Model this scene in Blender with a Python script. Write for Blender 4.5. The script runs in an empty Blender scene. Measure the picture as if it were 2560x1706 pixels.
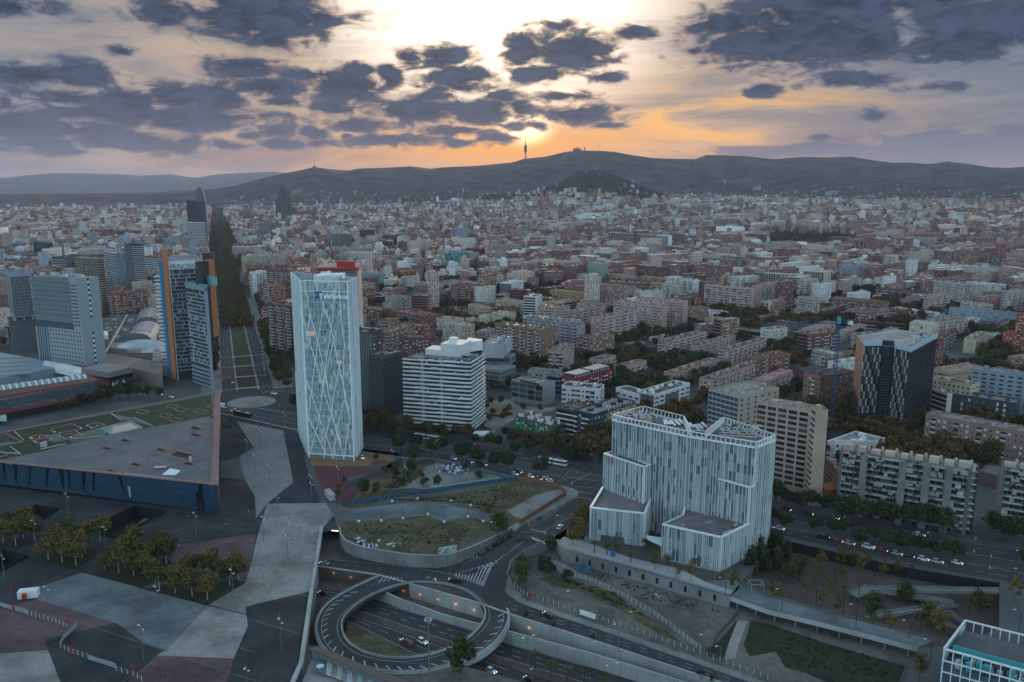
import bpy,random,math as mt
import numpy as np
rg=range
en=enumerate
BD=bpy.data
class Rn(random.Random):u=random.Random.uniform
from mathutils import Vector,Matrix
Vec=Vector
from mathutils.geometry import tessellate_polygon
random.seed(7);rng=np.random.default_rng(11)
SC=bpy.context.scene
COL=SC.collection
# camera
CAMH=161.0;PITCH=mt.radians(10.65);FPX=28/36*2560
cd=BD.cameras.new('camera');cam=BD.objects.new('camera',cd);COL.objects.link(cam)
cd.lens=28;cd.sensor_width=36;cd.clip_start=1;cd.clip_end=80000
cam.location=(0,0,CAMH);cam.rotation_euler=(mt.pi/2-PITCH,0,0)
SC.camera=cam
SC.render.resolution_x=1024;SC.render.resolution_y=682
SC.render.engine='CYCLES'
SC.cycles.max_bounces=5;SC.cycles.diffuse_bounces=2;SC.cycles.glossy_bounces=2
SC.cycles.transmission_bounces=2;SC.cycles.volume_bounces=1;SC.cycles.transparent_max_bounces=4
SC.view_settings.view_transform='Standard';SC.view_settings.look='None'
SC.view_settings.exposure=0.0;SC.view_settings.gamma=1
# measuring: a pixel of the photograph to a point at height z
_CR=dict(a=(0,400,3.6469),b=(640,400,3.6469),c=(1280,400,3.6469),d=(1920,400,3.6469),e=(0,800,3.6469),f=(540,650,2.703),g=(1180,800,3.6469),h=(1820,800,3.1365),i=(0,1200,3.0984),j=(640,1200,3.0984),k=(1280,1200,3.0984),l=(1920,1200,3.0984),w=(1450,1000,3.4846),p=(380,600,3.92),o=(1000,820,5.2275),t=(0,640,3.7333),r=(520,900,7.1286),m=(0,0,0.91914),s=(0,0,1.8383),x=(0,0,1.0),y1=(780,1140,3.3614),y2=(700,1580,3.795),y3=(880,1060,3.4603),y4=(2180,1300,3.863),A1=(880,640,6.5333),A2=(1220,640,6.5333),A3=(1560,640,6.5333),A4=(1900,640,6.5333),A5=(2200,640,6.5333),A6=(1220,740,6.5333),A7=(1560,820,6.5333),A8=(2260,780,5.2267),A9=(600,620,5.2267))
def SRC(c,x,y):
 q=_CR[c];return q[0]+x/q[2],q[1]+y/q[2]
def ray(px,py):
 u=(px-1280)/FPX;v=(853-py)/FPX
 c,s=mt.cos(PITCH),mt.sin(PITCH)
 return Vec((u,c+v*s,-s+v*c))
def P(c,x,y,z=0.0):
 d=ray(*SRC(c,x,y));t=(z-CAMH)/d.z
 return Vec((d.x*t,d.y*t,z))
def PS(c,pts,z=0.0):return[P(c,x,y,z)for x,y in pts]
def project(v):
 c,s=mt.cos(PITCH),mt.sin(PITCH)
 x,y,z=v[0],v[1],v[2]-CAMH
 dep=y*c-z*s;up=y*s+z*c
 return 1280+FPX*x/dep,853-FPX*up/dep
def hA(base,c,x,y):
 """height of a vertical edge standing at base whose top shows at the photo row y"""
 sx,sy=SRC(c,x,y);v=(853-sy)/FPX
 cc,s=mt.cos(PITCH),mt.sin(PITCH)
 dz=base.y*(v*cc-s)/(cc+v*s)
 return CAMH+dz
def AZEL(c,x,y):
 d=ray(*SRC(c,x,y));return mt.atan2(d.x,d.y),mt.atan2(d.z,mt.hypot(d.x,d.y))
 # bookkeeping
def tag(o,lb=None,cat=None,gp=None,kind=None):
 if lb:o['label']=lb
 if cat:o['category']=cat
 if gp:o['group']=gp
 if kind:o['kind']=kind
 return o
def eM(name,loc=(0,0,0),rz=0,lb=None,cat=None,gp=None):
 o=BD.objects.new(name,None);COL.objects.link(o)
 o.location=loc;o.rotation_euler=(0,0,rz);o.empty_display_size=.5
 return tag(o,lb,cat,gp)
class MB:
 """collects faces and links them as one mesh object"""
 def __init__(s):s.v=[];s.f=[];s.m=[];s.mi=0
 def add(s,vs,fs,mi=None):
  n=len(s.v);s.v.extend([tuple(v)for v in vs]);k=s.mi if mi is None else mi
  for f in fs:s.f.append(tuple(n+i for i in f));s.m.append(k)
  return s
 def box(s,c,d,rz=0,mi=None,bottom=0):
  """c centre of base, d dims"""
  x,y,z=d[0]/2,d[1]/2,d[2];ca,sa=mt.cos(rz),mt.sin(rz)
  vs=[(c[0]+a*ca-b*sa,c[1]+a*sa+b*ca,c[2]+h)for h in(0,z)for a,b in((-x,-y),(x,-y),(x,y),(-x,y))]
  fs=[(4,5,6,7),(0,1,5,4),(1,2,6,5),(2,3,7,6),(3,0,4,7)]
  if bottom:fs.append((3,2,1,0))
  return s.add(vs,fs,mi)
 def pm_(s,py_,z0,z1,top=1,bottom=0,mi=None,mtop=None):
  n=len(py_);py_=ccw(py_)
  def zz(z,i):return z[i]if isinstance(z,(list,tuple))else z
  vs=[(p[0],p[1],zz(z0,i))for i,p in en(py_)]+[(p[0],p[1],zz(z1,i))for i,p in en(py_)]
  fs=[(i,(i+1)%n,(i+1)%n+n,i+n)for i in rg(n)]
  s.add(vs,fs,mi)
  if top:s.add(vs[n:],tess(vs[n:]),mi if mtop is None else mtop)
  if bottom:s.add(vs[:n],[t[::-1]for t in tess(vs[:n])],mi)
  return s
 def sheet(s,py_,z,holes=(),mi=None):
  loops=[[Vec((p[0],p[1],0))for p in py_]]+[[Vec((p[0],p[1],0))for p in h]for h in holes]
  tr=tessellate_polygon(loops);vs=[(v.x,v.y,z)for l in loops for v in l]
  out=[]
  for t in tr:
   a,b,c=[vs[i]for i in t]
   cr=(b[0]-a[0])*(c[1]-a[1])-(b[1]-a[1])*(c[0]-a[0])
   out.append(tuple(t)if cr>0 else tuple(t[::-1]))
  return s.add(vs,out,mi)
 def tube(s,pts,r,n=6,r1=None,mi=None,cap=1):
  pts=[Vec(p)for p in pts];m=len(pts);vs=[];fs=[]
  for i,p in en(pts):
   d=(pts[min(i+1,m-1)]-pts[max(i-1,0)]).normalized()
   a=d.orthogonal().normalized()if abs(d.z)>.95 else d.cross(Vec((0,0,1))).normalized()
   b=d.cross(a);rr=r if r1 is None else r+(r1-r)*i/(m-1)
   for k in rg(n):
    t=2*mt.pi*k/n;vs.append(p+(a*mt.cos(t)+b*mt.sin(t))*rr)
  for i in rg(m-1):
   for k in rg(n):fs.append((i*n+k,i*n+(k+1)%n,(i+1)*n+(k+1)%n,(i+1)*n+k))
  if cap:fs.append(tuple(rg(n))[::-1]);fs.append(tuple((m-1)*n+k for k in rg(n)))
  return s.add(vs,fs,mi)
 def beam(s,a,b,w,h,mi=None):
  """rectangular bar from a to b, w across, h tall (upwards from the line)"""
  a=Vec(a);b=Vec(b);d=b-a;hd=Vec((d.x,d.y,0))
  if hd.length<1e-4:return s.box(a,(w,w,d.length),0,mi)
  n=Vec((-hd.y,hd.x,0)).normalized()*(w/2);u=Vec((0,0,h))
  vs=[a-n,b-n,b+n,a+n,a-n+u,b-n+u,b+n+u,a+n+u]
  return s.add(vs,[(4,5,6,7),(0,1,5,4),(1,2,6,5),(2,3,7,6),(3,0,4,7),(3,2,1,0)],mi)
 def bd(s,name,mats,parent=None,kind=None,color=None,smooth=0,lb=None):
  if not s.v:return None
  me=BD.meshes.new(name);me.from_pydata(s.v,[],s.f)
  if not isinstance(mats,(list,tuple)):mats=[mats]
  for m in mats:me.materials.append(m)
  if len(mats)>1:me.polygons.foreach_set('material_index',s.m)
  if smooth:me.polygons.foreach_set('use_smooth',[1]*len(s.f))
  o=BD.objects.new(name,me);COL.objects.link(o)
  if parent:o.parent=parent
  if kind:o['kind']=kind
  if lb:o['label']=lb
  if color:o.color=(*color[:3],1)
  return o
def inst(name,mesh,parent=None,loc=(0,0,0),rz=0,scale=(1,1,1),color=None,lb=None):
 o=BD.objects.new(name,mesh);COL.objects.link(o)
 if parent:o.parent=parent
 o.location=loc;o.rotation_euler=(0,0,rz);o.scale=scale
 if color:o.color=(*color[:3],1)
 if lb:o['label']=lb
 return o
def area2(p):return sum(p[i][0]*p[(i+1)%len(p)][1]-p[(i+1)%len(p)][0]*p[i][1]for i in rg(len(p)))
def ccw(p):return list(p)if area2(p)>0 else list(p)[::-1]
def tess(vs):
 if len(vs)<=4 and 1:
  return[tuple(rg(len(vs)))]
 tr=tessellate_polygon([[Vec((v[0],v[1],0))for v in vs]]);out=[]
 for t in tr:
  a,b,c=[vs[i]for i in t]
  cr=(b[0]-a[0])*(c[1]-a[1])-(b[1]-a[1])*(c[0]-a[0])
  out.append(tuple(t)if cr>0 else tuple(t[::-1]))
 return out
def cT(o,parent=None,loc=None,rz=None,sc=None,lb=None,color=None,cmap=None):
 c=o.copy();COL.objects.link(c);c.parent=parent
 if loc is not None:c.location=loc
 if rz is not None:c.rotation_euler=(0,0,rz)
 if sc is not None:c.scale=(sc,)*3 if isinstance(sc,(int,float))else sc
 if lb:c['label']=lb
 for ch in KIDS.get(o.name,()):
  d=cT(ch,c)
  if color and ch.get('tint'):d.color=(*color,1)
 return c
KIDS={}
def kid(parent,o):
 KIDS.setdefault(parent.name,[]).append(o);return o
 # materials
def srgb(r,g,b):
 f=lambda c:c/12.92 if c<=.04045 else((c+.055)/1.055)**2.4
 return(f(r),f(g),f(b))
MATS={}
def mat(name,col=(.3,.3,.3),rough=.8,var=.12,scale=.3,objcol=0,metal=0,spec=.3,emit=None,estr=0,bump=0,dirt=0,coords='Object',stretch=(1,1,1),lo=None):
 m=BD.materials.new(name);m.use_nodes=1;nt=m.node_tree;N=nt.nodes;L=nt.links
 b=N['Principled BSDF'];b.inputs['Roughness'].default_value=rough;b.inputs['Metallic'].default_value=metal
 b.inputs['Specular IOR Level'].default_value=spec
 tc=N.new('ShaderNodeTexCoord')
 if coords=='World':
  g=N.new('ShaderNodeNewGeometry');vec=g.outputs['Position']
 else:vec=tc.outputs[coords]
 mp=N.new('ShaderNodeMapping');mp.inputs['Scale'].default_value=stretch;L.new(vec,mp.inputs[0]);vec=mp.outputs[0]
 nz=N.new('ShaderNodeTexNoise');nz.inputs['Scale'].default_value=scale;nz.inputs['Detail'].default_value=5;nz.inputs['Roughness'].default_value=.65
 L.new(vec,nz.inputs['Vector'])
 mr=N.new('ShaderNodeMapRange');mr.inputs[1].default_value=.3;mr.inputs[2].default_value=.7
 mr.inputs[3].default_value=1-var;mr.inputs[4].default_value=1+var;L.new(nz.outputs['Fac'],mr.inputs[0])
 vm=N.new('ShaderNodeVectorMath');vm.operation='SCALE'
 if objcol:
  oi=N.new('ShaderNodeObjectInfo');L.new(oi.outputs['Color'],vm.inputs[0])
 else:vm.inputs[0].default_value=col[:3]
 L.new(mr.outputs[0],vm.inputs['Scale']);out=vm.outputs[0]
 if dirt:
  n2=N.new('ShaderNodeTexNoise');n2.inputs['Scale'].default_value=scale*.17;n2.inputs['Detail'].default_value=6;L.new(vec,n2.inputs['Vector'])
  m2=N.new('ShaderNodeMapRange');m2.inputs[1].default_value=.42;m2.inputs[2].default_value=.62;m2.inputs[3].default_value=1;m2.inputs[4].default_value=1-dirt
  L.new(n2.outputs['Fac'],m2.inputs[0]);v2=N.new('ShaderNodeVectorMath');v2.operation='SCALE';L.new(out,v2.inputs[0]);L.new(m2.outputs[0],v2.inputs['Scale']);out=v2.outputs[0]
 L.new(out,b.inputs['Base Color'])
 if bump:
  bp=N.new('ShaderNodeBump');bp.inputs['Strength'].default_value=bump;bp.inputs['Distance'].default_value=.1;L.new(nz.outputs['Fac'],bp.inputs['Height']);L.new(bp.outputs[0],b.inputs['Normal'])
 if emit:
  b.inputs['Emission Color'].default_value=(*emit,1);b.inputs['Emission Strength'].default_value=estr
 MATS[name]=m;return m
 # sky, clouds, sun
world=BD.worlds.new('World');SC.world=world;world.use_nodes=1
SUN_AZ,SUN_EL=AZEL('x',1312,318)
def make_world():
 nt=world.node_tree;N=nt.nodes;L=nt.links;N.clear()
 out=N.new('ShaderNodeOutputWorld');bg=N.new('ShaderNodeBackground');L.new(bg.outputs[0],out.inputs[0])
 tc=N.new('ShaderNodeTexCoord');sep=N.new('ShaderNodeSeparateXYZ');L.new(tc.outputs['Generated'],sep.inputs[0])
 def M(op,a,b=None,c=None,clamp=0):
  n=N.new('ShaderNodeMath');n.operation=op;n.use_clamp=clamp
  for i,v in en((a,b,c)):
   if v is None:continue
   if isinstance(v,(int,float)):n.inputs[i].default_value=v
   else:L.new(v,n.inputs[i])
  return n.outputs[0]
 def V(op,a,b=None,c=None,scale=None):
  n=N.new('ShaderNodeVectorMath');n.operation=op
  for i,v in en((a,b,c)):
   if v is None:continue
   if isinstance(v,(tuple,list)):n.inputs[i].default_value=v
   else:L.new(v,n.inputs[i])
  if scale is not None:
   if isinstance(scale,(int,float)):n.inputs['Scale'].default_value=scale
   else:L.new(scale,n.inputs['Scale'])
  return n.outputs['Value' if op in('LENGTH','DOT_PRODUCT')else 0]
 def RNG(v,a,b,c=0,d=1,smooth=1):
  n=N.new('ShaderNodeMapRange');n.interpolation_type='SMOOTHSTEP' if smooth else 'LINEAR'
  L.new(v,n.inputs[0])
  for i,q in en((a,b,c,d)):n.inputs[i+1].default_value=q
  return n.outputs[0]
 def MIX(f,a,b,mode='MIX'):
  n=N.new('ShaderNodeMix');n.data_type='RGBA';n.blend_type=mode
  if isinstance(f,(int,float)):n.inputs[0].default_value=f
  else:L.new(f,n.inputs[0])
  for i,v in((6,a),(7,b)):
   if isinstance(v,tuple):n.inputs[i].default_value=(*v,1)
   else:L.new(v,n.inputs[i])
  return n.outputs[2]
 def NOISE(vec,scale,detail=7,rough=.6,dist=0):
  n=N.new('ShaderNodeTexNoise');n.inputs['Scale'].default_value=scale;n.inputs['Detail'].default_value=detail
  n.inputs['Roughness'].default_value=rough;n.inputs['Distortion'].default_value=dist;L.new(vec,n.inputs['Vector']);return n.outputs['Fac']
 az=M('ARCTAN2',sep.outputs[0],sep.outputs[1]);el=M('ARCSINE',sep.outputs[2])
 az=M('MULTIPLY',az,180/mt.pi);el=M('MULTIPLY',el,180/mt.pi)
 cb=N.new('ShaderNodeCombineXYZ');L.new(az,cb.inputs[0]);L.new(el,cb.inputs[1]);D=cb.outputs[0]
 # clear sky behind everything
 sky=N.new('ShaderNodeTexSky');sky.sky_type='NISHITA';sky.sun_disc=0
 sky.sun_elevation=SUN_EL;sky.sun_rotation=SUN_AZ;sky.air_density=1.5;sky.dust_density=3;sky.ozone_density=2
 nish=V('SCALE',sky.outputs[0],scale=.07)
 # high veil: cream near the sun, tan to the sides, mauve at the horizon, slate away from it
 n_cir=NOISE(V('MULTIPLY',V('ADD',D,(3.1,7.7,0)),(.035,.20,1)),1.0,9,.64,2.0)
 n_cir2=NOISE(V('MULTIPLY',V('ADD',D,(13.1,.7,0)),(.09,.34,1)),1.0,9,.6,.6)
 cir=M('ADD',M('MULTIPLY',n_cir,.65),M('MULTIPLY',n_cir2,.35))
 sa=mt.degrees(SUN_AZ);se=mt.degrees(SUN_EL)
 g1=V('LENGTH',V('MULTIPLY',V('SUBTRACT',D,(sa-2.0,12.5,0)),(1/14,1/8.5,0)))
 g2=V('LENGTH',V('MULTIPLY',V('SUBTRACT',D,(sa,se,0)),(1/2.6,1/1.7,0)))
 g3=V('LENGTH',V('MULTIPLY',V('SUBTRACT',D,(sa-1.5,se-1.4,0)),(1/14,1/3.4,0)))
 G1=RNG(g1,1.15,0.35);G2=RNG(g2,1.0,0.0);G3=RNG(g3,1.0,0.0)
 hor=RNG(el,0.5,6.5)
 side=RNG(M('ABSOLUTE',M('SUBTRACT',az,sa-3)),8,31)
 low=MIX(side,srgb(.78,.58,.42),srgb(.54,.50,.51))
 mid=MIX(side,srgb(.68,.63,.60),srgb(.42,.49,.57))
 veil=MIX(hor,low,mid)
 streak=RNG(cir,.42,.62)
 veil=MIX(M('MULTIPLY',streak,.7),veil,MIX(side,srgb(.93,.80,.66),srgb(.70,.66,.64)))
 dark=RNG(cir,.50,.36)
 veil=MIX(M('MULTIPLY',dark,.75),veil,srgb(.46,.50,.57))
 r1=V('LENGTH',V('MULTIPLY',V('SUBTRACT',D,(13.5,4.6,0)),(1/16,1/3.2,0)))
 fil=M('MULTIPLY',RNG(n_cir2,.46,.62),RNG(r1,1,.2))
 veil=MIX(M('MULTIPLY',fil,1.0),veil,srgb(1.0,.76,.46))
 veil=MIX(M('MULTIPLY',G3,.9),veil,srgb(1.0,.68,.26))
 veil=MIX(M('MULTIPLY',M('MULTIPLY',G1,RNG(cir,.30,.54,.55,1)),1.0),veil,(1.75,1.62,1.42))
 sunspot=V('SCALE',(2.8,2.2,1.4)if 0 else V('ADD',(2.2,1.75,1.1),(0,0,0)),scale=G2)
 veil=V('ADD',veil,sunspot)
 up=RNG(el,13,30);back=RNG(M('ABSOLUTE',az),40,85)
 away=M('MAXIMUM',up,M('MULTIPLY',back,RNG(el,-1,1)))
 slate=MIX(RNG(cir,.4,.62),srgb(.61,.76,.85),srgb(.78,.87,.92))
 slate=V('SCALE',slate,scale=M('ADD',1.15,M('MULTIPLY',M('MULTIPLY',back,RNG(el,75,12)),1.8)))
 veil=MIX(away,veil,slate)
 base=MIX(.85,nish,veil)
 # cumulus: ellipses broken up by noise
 C=[(1200,80,340,90),(1240,170,110,48),(760,60,110,50),(1470,90,105,45),(1150,10,260,60),(1110,310,135,45),(370,345,130,52),(130,345,135,48),(40,30,170,34),(560,235,42,20),(800,445,110,50),(1000,450,115,58),(700,530,500,40),(850,572,320,26),(300,450,150,32),(590,470,130,60),(20,470,26,28),(70,575,150,52),(300,600,100,36),(200,665,120,26),(430,600,100,40),(560,645,220,38),(330,700,90,10),(760,675,130,33),(870,655,60,25),(1040,662,90,20),(1230,402,170,38),(1310,470,80,24),(1265,605,62,26),(1290,662,112,20),(1140,628,60,18),(1450,615,58,28),(1470,657,74,16),(1600,395,170,66),(1650,325,85,33),(1790,345,62,62),(1500,345,180,22),(1530,497,108,32),(1590,627,24,14),(1830,642,200,27),(1900,512,230,50),(1640,578,135,30),(1960,440,130,22),(2220,515,210,58),(2080,600,160,22),(2290,636,75,20),(2100,655,60,12),(1870,275,70,42),(2035,265,105,55),(2110,350,200,52),(2110,405,150,26),(2413,230,95,80),(2640,232,205,82),(2480,335,150,42),(2775,352,62,22),(2590,120,60,20),(2910,152,80,28),(2593,448,115,22),(2655,525,165,38),(2468,575,48,18),(2383,505,60,45),(2780,575,45,10),(2360,578,48,16),(2300,445,90,26),(3700,180,430,105),(3350,110,200,48),(3780,50,380,75),(3340,215,90,30),(3980,200,170,70),(4440,185,250,88),(4500,70,260,60),(4250,10,260,36),(3503,410,66,26),(3913,370,190,28),(3840,340,70,10),(3190,238,40,10),(4260,403,90,12),(4030,530,40,20),(3775,630,24,11)]
 field=None
 for(cx,cy,rx,ry)in C:
  a,e=AZEL('s',cx,cy);a=mt.degrees(a);e=mt.degrees(e);k=mt.degrees(1/(FPX*1.8383))
  rx,ry=rx*k,ry*k
  d=V('LENGTH',V('MULTIPLY_ADD',D,(1/rx,1/ry,0),(-a/rx,-e/ry,0)))
  d=M('MULTIPLY',M('SUBTRACT',d,1),min(1.3,(ry*1.1)**.5*1.15))
  field=d if field is None else M('SMOOTH_MIN',field,d,.10)
 nA=NOISE(V('MULTIPLY',D,(.42,1.05,1)),1.0,8,.56,.7)
 nB=NOISE(V('MULTIPLY',V('ADD',D,(50,20,0)),(1.6,3.0,1)),1.0,7,.65,.2)
 br=M('ADD',M('MULTIPLY',M('SUBTRACT',nA,.5),3.2),M('MULTIPLY',M('SUBTRACT',nB,.5),.9))
 f=M('ADD',M('SUBTRACT',br,field),.29)
 gen=M('MULTIPLY',M('SUBTRACT',NOISE(V('MULTIPLY',D,(.05,.11,1)),1.0,9,.6,.4),.54),9)
 outm=M('MAXIMUM',RNG(el,13,17),RNG(M('ABSOLUTE',az),34,40))
 outm=M('MULTIPLY',outm,RNG(el,0,2))
 f=M('ADD',M('MULTIPLY',f,M('SUBTRACT',1,outm)),M('MULTIPLY',gen,outm))
 cov=RNG(f,-.34,.42);core=RNG(f,0.0,.7)
 litc=MIX(M('MULTIPLY',G1,.8),MIX(side,srgb(.56,.50,.49),srgb(.44,.46,.53)),srgb(1.0,.86,.70))
 cloud=MIX(core,litc,MIX(RNG(nA,.35,.65),srgb(.13,.19,.28),srgb(.25,.31,.41)))
 lowhaze=RNG(el,7.5,1.0)
 cloud=MIX(M('MULTIPLY',lowhaze,.42),cloud,srgb(.48,.45,.49))
 res=MIX(M('MULTIPLY',cov,.97),base,cloud)
 bank=None
 for(cx,cy,rx,ry)in[(4400,705,500,90),(4640,690,330,100),(4100,700,300,50),(3650,690,380,26),(4250,660,160,50)]:
  a,e=AZEL('s',cx,cy);a=mt.degrees(a);e=mt.degrees(e);k=mt.degrees(1/(FPX*1.8383))
  d=V('LENGTH',V('MULTIPLY',V('SUBTRACT',D,(a,e,0)),(1/(rx*k),1/(ry*k),0)))
  bank=d if bank is None else M('SMOOTH_MIN',bank,d,.1)
 bf=M('ADD',M('SUBTRACT',1,bank),M('MULTIPLY',M('SUBTRACT',nA,.5),2.2))
 res=MIX(M('MULTIPLY',RNG(bf,-.2,.4),.75),res,MIX(RNG(el,.5,3.5),srgb(.50,.46,.50),srgb(.38,.41,.50)))
 res=MIX(RNG(el,-.2,-1.5),res,srgb(.30,.34,.40))
 L.new(res,bg.inputs[0]);bg.inputs[1].default_value=1.0
make_world()
world.cycles.sampling_method='MANUAL';world.cycles.sample_map_resolution=512
sl=BD.lights.new('sun','SUN');sl.energy=3.6;sl.angle=mt.radians(6);sl.color=(1,.66,.46)
so=BD.objects.new('sun',sl);COL.objects.link(so)
so.rotation_euler=Vec((mt.sin(SUN_AZ)*mt.cos(SUN_EL),mt.cos(SUN_AZ)*mt.cos(SUN_EL),mt.sin(SUN_EL))).to_track_quat('Z','Y').to_euler()
# terrain
def vnoise(x,y,seed=0):
 x=np.asarray(x,float);y=np.asarray(y,float)
 xi=np.floor(x).astype(np.int64);yi=np.floor(y).astype(np.int64);xf=x-xi;yf=y-yi
 def h(a,b):
  n=(a*374761393+b*668265263+seed*1442695041)&0x7fffffff
  n=((n^(n>>13))*1274126177)&0x7fffffff
  return((n^(n>>16))&0xffff)/65535.0
 u=xf*xf*(3-2*xf);v=yf*yf*(3-2*yf)
 return(h(xi,yi)*(1-u)+h(xi+1,yi)*u)*(1-v)+(h(xi,yi+1)*(1-u)+h(xi+1,yi+1)*u)*v
def fbm(x,y,oct=5,seed=0):
 s=0;a=.5
 for i in rg(oct):s=s+a*vnoise(x*2**i,y*2**i,seed+i);a*=.5
 return s
def ridge_fn(pts):
 """photo silhouette (crop s) -> elevation tangent as a function of azimuth"""
 q=sorted(((lambda r:(mt.atan2(r.x,r.y),r.z/mt.hypot(r.x,r.y)))(ray(*SRC('s',x,y)))for x,y in pts))
 A=np.array([p[0]for p in q]);T=np.array([p[1]for p in q])
 return lambda az:np.interp(az,A,T)
MAIN=ridge_fn([(-600,900),(700,885),(900,874),(1000,868),(1090,852),(1200,821),(1300,799),(1390,781),(1445,768),(1500,776),(1600,785),(1650,775),(1760,772),(1820,769),(1890,765),(1980,776),(2050,769),(2200,762),(2353,748),(2413,730),(2503,722),(2583,702),(2653,692),(2753,694),(2833,700),(2913,715),(3003,728),(3193,733),(3243,713),(3353,715),(3433,719),(3553,732),(3693,722),(3793,725),(3913,721),(3993,735),(4103,750),(4183,748),(4273,755),(4353,743),(4423,751),(4553,770),(4643,772),(4706,766),(5300,790)])
FAR=ridge_fn([(-700,840),(0,820),(110,808),(240,797),(400,798),(560,801),(650,809),(780,801),(900,818),(1000,801),(1100,796),(1250,790),(1400,800),(1900,830),(2600,880)])
def sstep(t):t=np.clip(t,0,1);return t*t*(3-2*t)
R_M=8600.0
def ground_z(x,y):
 """height of the plain: flat by the sea, rising gently towards the hills"""
 x=np.asarray(x,float);y=np.asarray(y,float);r=np.hypot(x,y);az=np.arctan2(x,y)
 base=sstep((r-1900)/4200)*np.interp(az,[-.6,-.35,-.1,.1,.6],[28,38,62,95,88])
 for(cx,rr,zt,wa,wr)in HILLETS:
  a=cx;base=base+zt*np.exp(-((az-a)/wa)**2)*np.exp(-((r-rr)/wr)**2)
 return base
def _az(cx):return AZEL('s',cx,850)[0]
HILLETS=[(_az(2730),5000,122,.048,560),(_az(2900),4900,80,.060,520),(_az(2580),5250,76,.045,600),(_az(2190),5600,42,.035,430),(_az(1985),5600,36,.030,380),(_az(2330),5500,42,.030,400)]
def main_z(x,y):
 x=np.asarray(x,float);y=np.asarray(y,float);r=np.hypot(x,y);az=np.arctan2(x,y)
 zr=CAMH+MAIN(az)*R_M
 rr=R_M-0*az;foot=5900+500*np.sin(az*9)
 t=(r-foot)/(rr-foot)
 g=ground_z(x,y)
 rid=1-np.abs(2*fbm(az*26+3,r/1500.,4,5)/.94-1)
 body=g+(zr-g)*sstep(t)**1.25*(1-.42*(1-np.clip(t,0,1))*(1-rid)*1.6)
 back=zr-(r-rr)*.10
 return np.where(r<foot,g-6,np.where(r<rr,body,back))
def far_z(x,y,R=19000.):
 r=np.hypot(x,y);az=np.arctan2(x,y);zr=CAMH+FAR(az)*R
 t=(r-13500)/(R-13500)
 rid=fbm(az*30,r/3000.,4,9)/.94
 return np.where(r<R,-30+(zr+30)*sstep(t)*(1-.5*(1-np.clip(t,0,1))*(1-rid)*1.6),zr-(r-R)*.1)
def polar_mesh(name,mats,az0,az1,na,rs,zf,kind='structure',matf=None):
 A=np.linspace(az0,az1,na);R=np.array(rs);AA,RR=np.meshgrid(A,R,indexing='xy')
 X=RR*np.sin(AA);Y=RR*np.cos(AA);Z=zf(X,Y);nr=len(R)
 me=BD.meshes.new(name);vs=np.stack([X,Y,Z],-1).reshape(-1,3)
 i=np.arange(nr-1)[:,None]*na+np.arange(na-1)[None,:];fs=np.stack([i,i+na,i+na+1,i+1],-1).reshape(-1,4)[:,::-1]
 me.vertices.add(len(vs));me.vertices.foreach_set('co',vs.ravel())
 me.loops.add(fs.size);me.loops.foreach_set('vertex_index',fs.ravel().astype(np.int32))
 me.polygons.add(len(fs));me.polygons.foreach_set('loop_start',np.arange(0,fs.size,4,dtype=np.int32));me.polygons.foreach_set('loop_total',np.full(len(fs),4,dtype=np.int32))
 me.polygons.foreach_set('use_smooth',np.ones(len(fs),bool));me.update()
 me.materials.append(mats);o=BD.objects.new(name,me);COL.objects.link(o);o['kind']=kind
 return o
def hill_mat(name,c1,c2,sc):
 m=BD.materials.new(name);m.use_nodes=1;N=m.node_tree.nodes;L=m.node_tree.links;b=N['Principled BSDF']
 g=N.new('ShaderNodeNewGeometry');nz=N.new('ShaderNodeTexNoise');nz.inputs['Scale'].default_value=sc;nz.inputs['Detail'].default_value=9;nz.inputs['Roughness'].default_value=.7;L.new(g.outputs['Position'],nz.inputs['Vector'])
 r=N.new('ShaderNodeValToRGB');r.color_ramp.elements[0].position=.38;r.color_ramp.elements[0].color=(*c1,1);r.color_ramp.elements[1].position=.66;r.color_ramp.elements[1].color=(*c2,1)
 L.new(nz.outputs['Fac'],r.inputs[0]);L.new(r.outputs[0],b.inputs['Base Color']);b.inputs['Roughness'].default_value=.95;b.inputs['Specular IOR Level'].default_value=.1
 bp=N.new('ShaderNodeBump');bp.inputs['Strength'].default_value=1;bp.inputs['Distance'].default_value=60;L.new(nz.outputs['Fac'],bp.inputs['Height']);L.new(bp.outputs[0],b.inputs['Normal'])
 return m
m_hill=hill_mat('wooded_hill',(.014,.018,.018),(.095,.085,.075),.005)
m_far=hill_mat('far_hill',(.04,.05,.045),(.08,.09,.08),.001)
m_town=hill_mat('town_floor',(.030,.034,.030),(.085,.08,.075),.02)
polar_mesh('hill_range',m_hill,-.80,.75,700,list(np.linspace(5300,8600,70))+[8700,9000,9600],main_z)
polar_mesh('distant_hills',m_far,-.85,.3,260,list(np.linspace(13500,19000,30))+[19200,20500],far_z)
polar_mesh('ground',m_town,-1.2,1.2,420,[1150,1250,1400,1600,1900]+list(np.linspace(2000,7000,90))+[9000,14000,24000,40000],lambda x,y:ground_z(x,y)-.05)
# haze
def haze():
 m=BD.materials.new('haze');m.use_nodes=1;N=m.node_tree.nodes;L=m.node_tree.links;N.clear()
 o=N.new('ShaderNodeOutputMaterial');v=N.new('ShaderNodeVolumePrincipled');L.new(v.outputs[0],o.inputs['Volume'])
 v.inputs['Color'].default_value=(.68,.77,1.0,1);v.inputs['Density'].default_value=HAZE_D;v.inputs['Anisotropy'].default_value=.1
 b=MB();b.box((0,9800,-40),(34000,24400,740),0,bottom=1)
 h=b.bd('haze',m,kind='stuff');return h
HAZE_D=2.4e-5
haze()
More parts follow.
